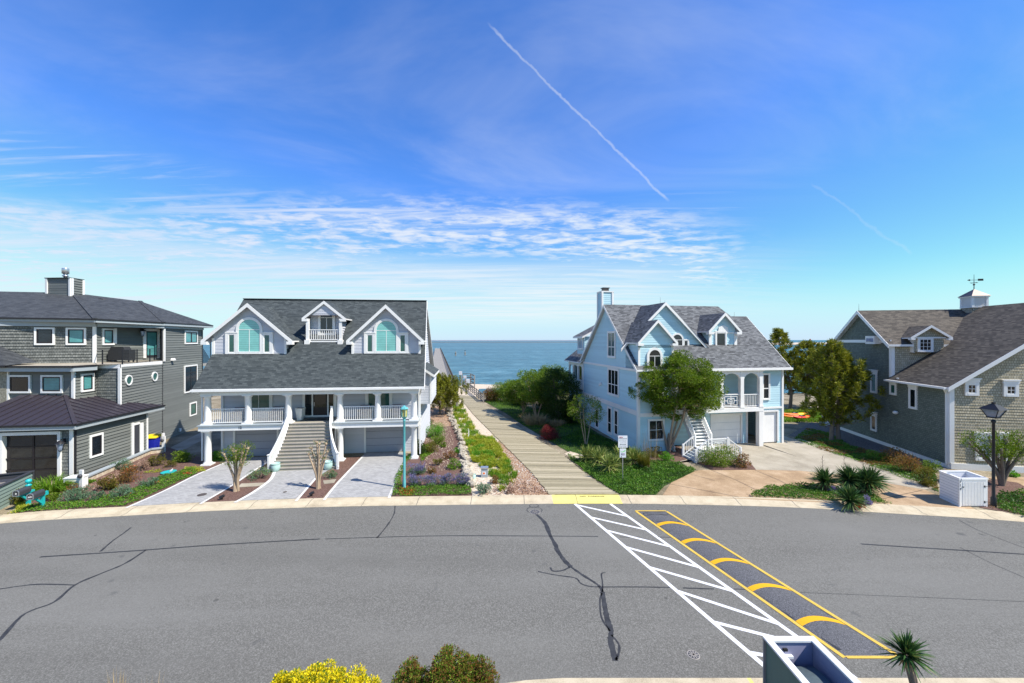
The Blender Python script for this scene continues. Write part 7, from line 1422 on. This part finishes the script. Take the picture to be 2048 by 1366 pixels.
# row of boulders
def boulders():
    protos=[]
    pts=catmull([Vector(G(a,b)) for a,b in ((893,812),(900,835),(912,858),(922,885),(926,915),(932,945),(940,975))],12); k=0
    for i,p in enumerate(pts):
        for j in range(2):
            pos=(p[0]+rnd.uniform(-.22,.22),p[1]+rnd.uniform(-.2,.2),.02+.2*(j==1)*rnd.random())
            if len(protos)>=8:
                ob=rnd.choice(protos).copy(); col.objects.link(ob); ob.location=pos; ob.rotation_euler=(0,0,rnd.uniform(0,6)); q_=rnd.uniform(.65,1.25); ob.scale=(q_,q_,q_); continue
            m=MB(); r_=rnd.uniform(.15,.24); c=Vector((0,0,r_*.5)); vs=[];n=6
            for a in range(5):
                for b in range(n):
                    th=math.pi*(a+.5)/5; ph=2*math.pi*b/n; q=r_*(1+rnd.uniform(-.22,.22)); vs.append((c.x+q*math.sin(th)*math.cos(ph)*1.2,c.y+q*math.sin(th)*math.sin(ph),c.z+q*math.cos(th)*.8))
            fs=[(a*n+b,(a+1)*n+b,(a+1)*n+(b+1)%n,a*n+(b+1)%n) for a in range(4) for b in range(n)]+[list(range(n)),[4*n+b for b in range(n)][::-1]]; m.add(vs,fs,M['rock']); ob=m.build('boulder'); ob.location=pos; protos.append(ob); tag(ob,'pale boulder in the winding rock border between the mulch slope and the grass strip','boulder','boulders in the winding border')
boulders()
# near plants cut by the lower frame
def near(name,label,x,y,w,d,h,lm,ls,K,cr,nl,second=None,frac=.3,zmin=.2,aspect=.55,z0=.0,tipup=.5):
    R=empty(name,(x,y,0)); tag(R,label,'shrub'); C=clumps(K,(0,0,h*.5),(w/2*.86,d/2*.86,h*.5-cr*.6),.35,zmin); V=clumpleaves(C,cr,nl,ls,aspect,tipup); m=MB(); limbs(m,(0,0,0),[(w*.2*s,0,h*.5) for s in (-1,0,1)],C[:60],.035,M['barkdark']); m.build('stem',R)
    if second: t=(V[:,0,2]>h*.35)&(RG.random(len(V))<frac); part('foliage',V[~t],[lm],R); part(second[1],V[t],[second[0]],R)
    else: part('foliage',V,[lm],R)
near('flowering_shrub','bright yellow flowering shrub at the near kerb',-4.5,9.35,3.9,1.6,1.43,M['lf_green'],.055,190,.17,210,(M['fl_yellow'],'flower'),.72)
near('bronze_shrub','green shrub with bronze red tips right of the yellow flowering one',-1.4,9.35,1.35,1.3,1.98,M['lf_green'],.05,110,.18,260,(M['lf_rust'],'tip_foliage'),.5)
near('bronze_shrub','lower left part of hedge, olive shrub beside the yellow flowers',-2.35,9.35,.95,1.0,1.70,M['lf_green'],.05,60,.17,240,(M['lf_rust'],'tip_foliage'),.5); near('bronze_shrub','low bronze tipped shrub touching the near kerb end',-.78,9.4,.95,1.0,1.66,M['lf_green'],.05,60,.17,240,(M['lf_rust'],'tip_foliage'),.6)
x,y=(233-1024)/F*9.6,9.6
R=tuftgrass('dry_grass','small rusty dry grass tuft at the near kerb',233,1420,1.3,80,M['dry'],.015,.12,.1,lean=.25,up=1.2); R.location=(x,y,0)
R=tuftgrass('dry_grass','tiny dry grass tips left of the yellow flowering shrub',300,1420,1.12,40,M['dry'],.015,.12,.1,lean=.25,up=1.2); R.location=((303-1024)/F*9.6,9.6,0)
yucca('leaning_yucca','yucca palm leaning over the road at the lower right with shaggy trunk',0,0,[(-.28,.5,1.6)],.55,M['lf_palm'],w=.045,nb=170,loc=(9.8,9.1))
# ---------------------------------------------------------------- houses
house1(); house2(); house3(); house4()
# ---------------------------------------------------------------- camera, sun, sky
sc=bpy.context.scene
cam=bpy.data.cameras.new('camera'); co=bpy.data.objects.new('camera',cam); col.objects.link(co); co.location=(0,0,H); co.rotation_euler=(math.pi/2,0,0)
cam.sensor_width=36; cam.lens=F/2048*36; cam.shift_y=-3/2048; cam.clip_end=80000; cam.clip_start=.1; sc.camera=co
SD=Vector((3.58,-1.44,4.8)).normalized(); el=math.asin(SD.z); az=math.atan2(SD.x,SD.y)
sl=bpy.data.lights.new('sun','SUN'); sl.energy=SUN; sl.angle=math.radians(.53); sl.color=(1,.95,.86); so=bpy.data.objects.new('sun',sl); col.objects.link(so); so.rotation_euler=SD.to_track_quat('Z','Y').to_euler(); so.location=(30,-20,60)
w=bpy.data.worlds.new('World'); sc.world=w; w.use_nodes=True; t=w.node_tree; t.nodes.clear()
class WN(N):
    def __init__(s,t): s.t=t
n=WN(t); out=n.n('OutputWorld')
sky=n.n('TexSky',sky_type='NISHITA',sun_disc=False,sun_elevation=el,sun_rotation=az,altitude=5,air_density=1.,dust_density=.12,ozone_density=3.0)
v=n.n('TexCoord').outputs['Generated']; xyz=n.n('SeparateXYZ',{'Vector':v}); X,Y,Z=xyz.outputs
hz=n.math('MAXIMUM',n.math('SQRT',n.math('ADD',n.math('MULTIPLY',X,X),n.math('MULTIPLY',Y,Y))),.001)
elv=n.math('ARCTAN2',Z,hz); azm=n.math('ARCTAN2',X,Y)
zc=n.math('ADD',n.math('MAXIMUM',Z,0.),.05)
PX_=n.math('DIVIDE',X,zc); PY_=n.math('DIVIDE',Y,zc)
P=n.n('CombineXYZ',{0:PX_,1:PY_,2:0.}).outputs[0]
def smooth(v,a,b): 
    m=n.n('MapRange',{'Value':v,'From Min':a,'From Max':b},interpolation_type='SMOOTHSTEP'); return m.outputs[0]
def bump_(v,a,b,c,d): return n.math('MULTIPLY',smooth(v,a,b),smooth(v,d,c))
rot=n.n('Mapping',{'Vector':P,'Rotation':(0,0,.5),'Scale':(.35,1.15,1)}).outputs[0]
broad=n.noise(.8,rot,5,.55,.3)
mack=n.noise(3.4,n.n('Mapping',{'Vector':P,'Rotation':(0,0,-.35),'Scale':(.55,1.2,1)}).outputs[0],5,.62,.4)
rip=n.noise(2.2,n.n('Mapping',{'Vector':P,'Rotation':(0,0,.9),'Scale':(.25,1.8,1)}).outputs[0],6,.65,.7)
wisp=n.noise(1.1,n.n('Mapping',{'Vector':P,'Rotation':(0,0,.2),'Scale':(.5,.9,1)}).outputs[0],6,.6,.8)
D2=180/math.pi; E=n.math('MULTIPLY',elv,D2); Az=n.math('MULTIPLY',azm,D2)
# main patchy band arches over the middle of the view
wv=n.math('MULTIPLY',n.math('SUBTRACT',broad,.5),9.)
q=n.math('ADD',Az,8.); mid=n.math('ADD',n.math('SUBTRACT',15.4,n.math('MULTIPLY',n.math('MULTIPLY',q,q),.0045)),wv)
dist=n.math('ABSOLUTE',n.math('SUBTRACT',E,mid))
core=smooth(dist,6.6,1.0); right=smooth(Az,36.,22.)
cells=n.noise(8.5,n.n('Mapping',{'Vector':P,'Rotation':(0,0,-.35),'Scale':(.7,1.,1)}).outputs[0],4,.6,.3)
pt=n.math('ADD',n.math('MULTIPLY',mack,.5),n.math('MULTIPLY',cells,.5))
c1=n.math('MULTIPLY',n.math('MULTIPLY',core,right),smooth(pt,.40,.63))
c1=n.math('MULTIPLY',c1,.85)
# soft lenticular streaks within the band
st=n.math('MULTIPLY',bump_(E,11.,15.5,17.,20.),smooth(rip,.47,.72)); st=n.math('MULTIPLY',st,n.math('MULTIPLY',smooth(Az,36.,16.),.75))
# low ripple veil below the band
low=n.math('MULTIPLY',bump_(E,1.,4.,9.,13.),n.math('ADD',.38,n.math('MULTIPLY',smooth(rip,.35,.7),.45))); low=n.math('MULTIPLY',low,smooth(Az,44.,8.))
# thin violet-white cirrus veil high up
veil=n.math('MULTIPLY',smooth(wisp,.36,.8),bump_(E,14.,22.,34.,60.)); veil=n.math('MULTIPLY',veil,.26)
lb=n.math('ADD',E,n.math('MULTIPLY',n.math('SUBTRACT',wisp,.5),7.)); lv=n.math('MULTIPLY',n.math('MULTIPLY',bump_(lb,5.,9.5,11.,14.),smooth(Az,2.,-30.)),n.math('ADD',.22,n.math('MULTIPLY',smooth(pt,.40,.60),.5)))
# contrails: great-circle segments
def trail(a,b,wd,amp,seed,strength):
    def dv(p): return Vector((p[0]-1024,F,HY-p[1])).normalized()
    A,B=dv(a),dv(b); Nn=A.cross(B).normalized(); T=(B-A).normalized()
    nz=n.noise(9.,n.n('Mapping',{'Vector':v,'Location':(seed,0,0)}).outputs[0],4,.6); nz2=n.noise(60.,v,3,.7)
    dn=n.n('VectorMath',{0:v,1:tuple(Nn)},operation='DOT_PRODUCT').outputs['Value']; dn=n.math('ADD',dn,n.math('ADD',n.math('MULTIPLY',n.math('SUBTRACT',nz,.5),amp),n.math('MULTIPLY',n.math('SUBTRACT',nz2,.5),amp*.22)))
    along=n.n('VectorMath',{0:v,1:tuple(T)},operation='DOT_PRODUCT').outputs['Value']; a0,a1=A.dot(T),B.dot(T); L=a1-a0
    f=n.math('MULTIPLY',smooth(along,a0,a0+.08*L),smooth(along,a1,a1-.05*L)); g=smooth(n.math('ABSOLUTE',dn),wd,wd*.1)
    return n.math('MULTIPLY',n.math('MULTIPLY',f,g),n.math('MULTIPLY',strength,n.math('ADD',.55,n.math('MULTIPLY',nz2,.7))))
t1=trail((966,36),(1343,408),.0042,.024,0.,.36); t2=trail((1620,360),(1825,512),.0035,.035,4.,.11)
al=n.math('MAXIMUM',n.math('MAXIMUM',c1,st),n.math('MAXIMUM',low,lv)); al=n.math('MAXIMUM',n.math('MAXIMUM',al,veil),n.math('MAXIMUM',t1,t2)); al=n.math('MINIMUM',al,.93)
base=n.n('HueSaturation',{'Hue':SKYH,'Saturation':SKYS,'Value':SKYV,'Color':sky.outputs[0]}).outputs[0]
base=n.mix(1.,base,SKYT,'MULTIPLY')
hzn=smooth(E,9.,0.); base=n.mix(n.math('MULTIPLY',hzn,.7),base,SKYHZ)
cl=n.mix(smooth(Az,10.,-45.),CLW,CLV)
c=n.mix(al,base,cl); c=n.n('VectorMath',{0:c,1:(CAP,CAP,CAP)},operation='MINIMUM').outputs['Vector']; bg=n.n('Background',{'Color':c,'Strength':SKYSTR}); t.links.new(bg.outputs[0],out.inputs[0])
sc.view_settings.view_transform='Standard'; sc.view_settings.look='None'; sc.view_settings.exposure=EXPO; sc.view_settings.gamma=1
sc.cycles.max_bounces=5; sc.cycles.diffuse_bounces=3; sc.cycles.glossy_bounces=2; sc.cycles.transmission_bounces=3; sc.cycles.transparent_max_bounces=4; sc.cycles.caustics_reflective=False; sc.cycles.caustics_refractive=False
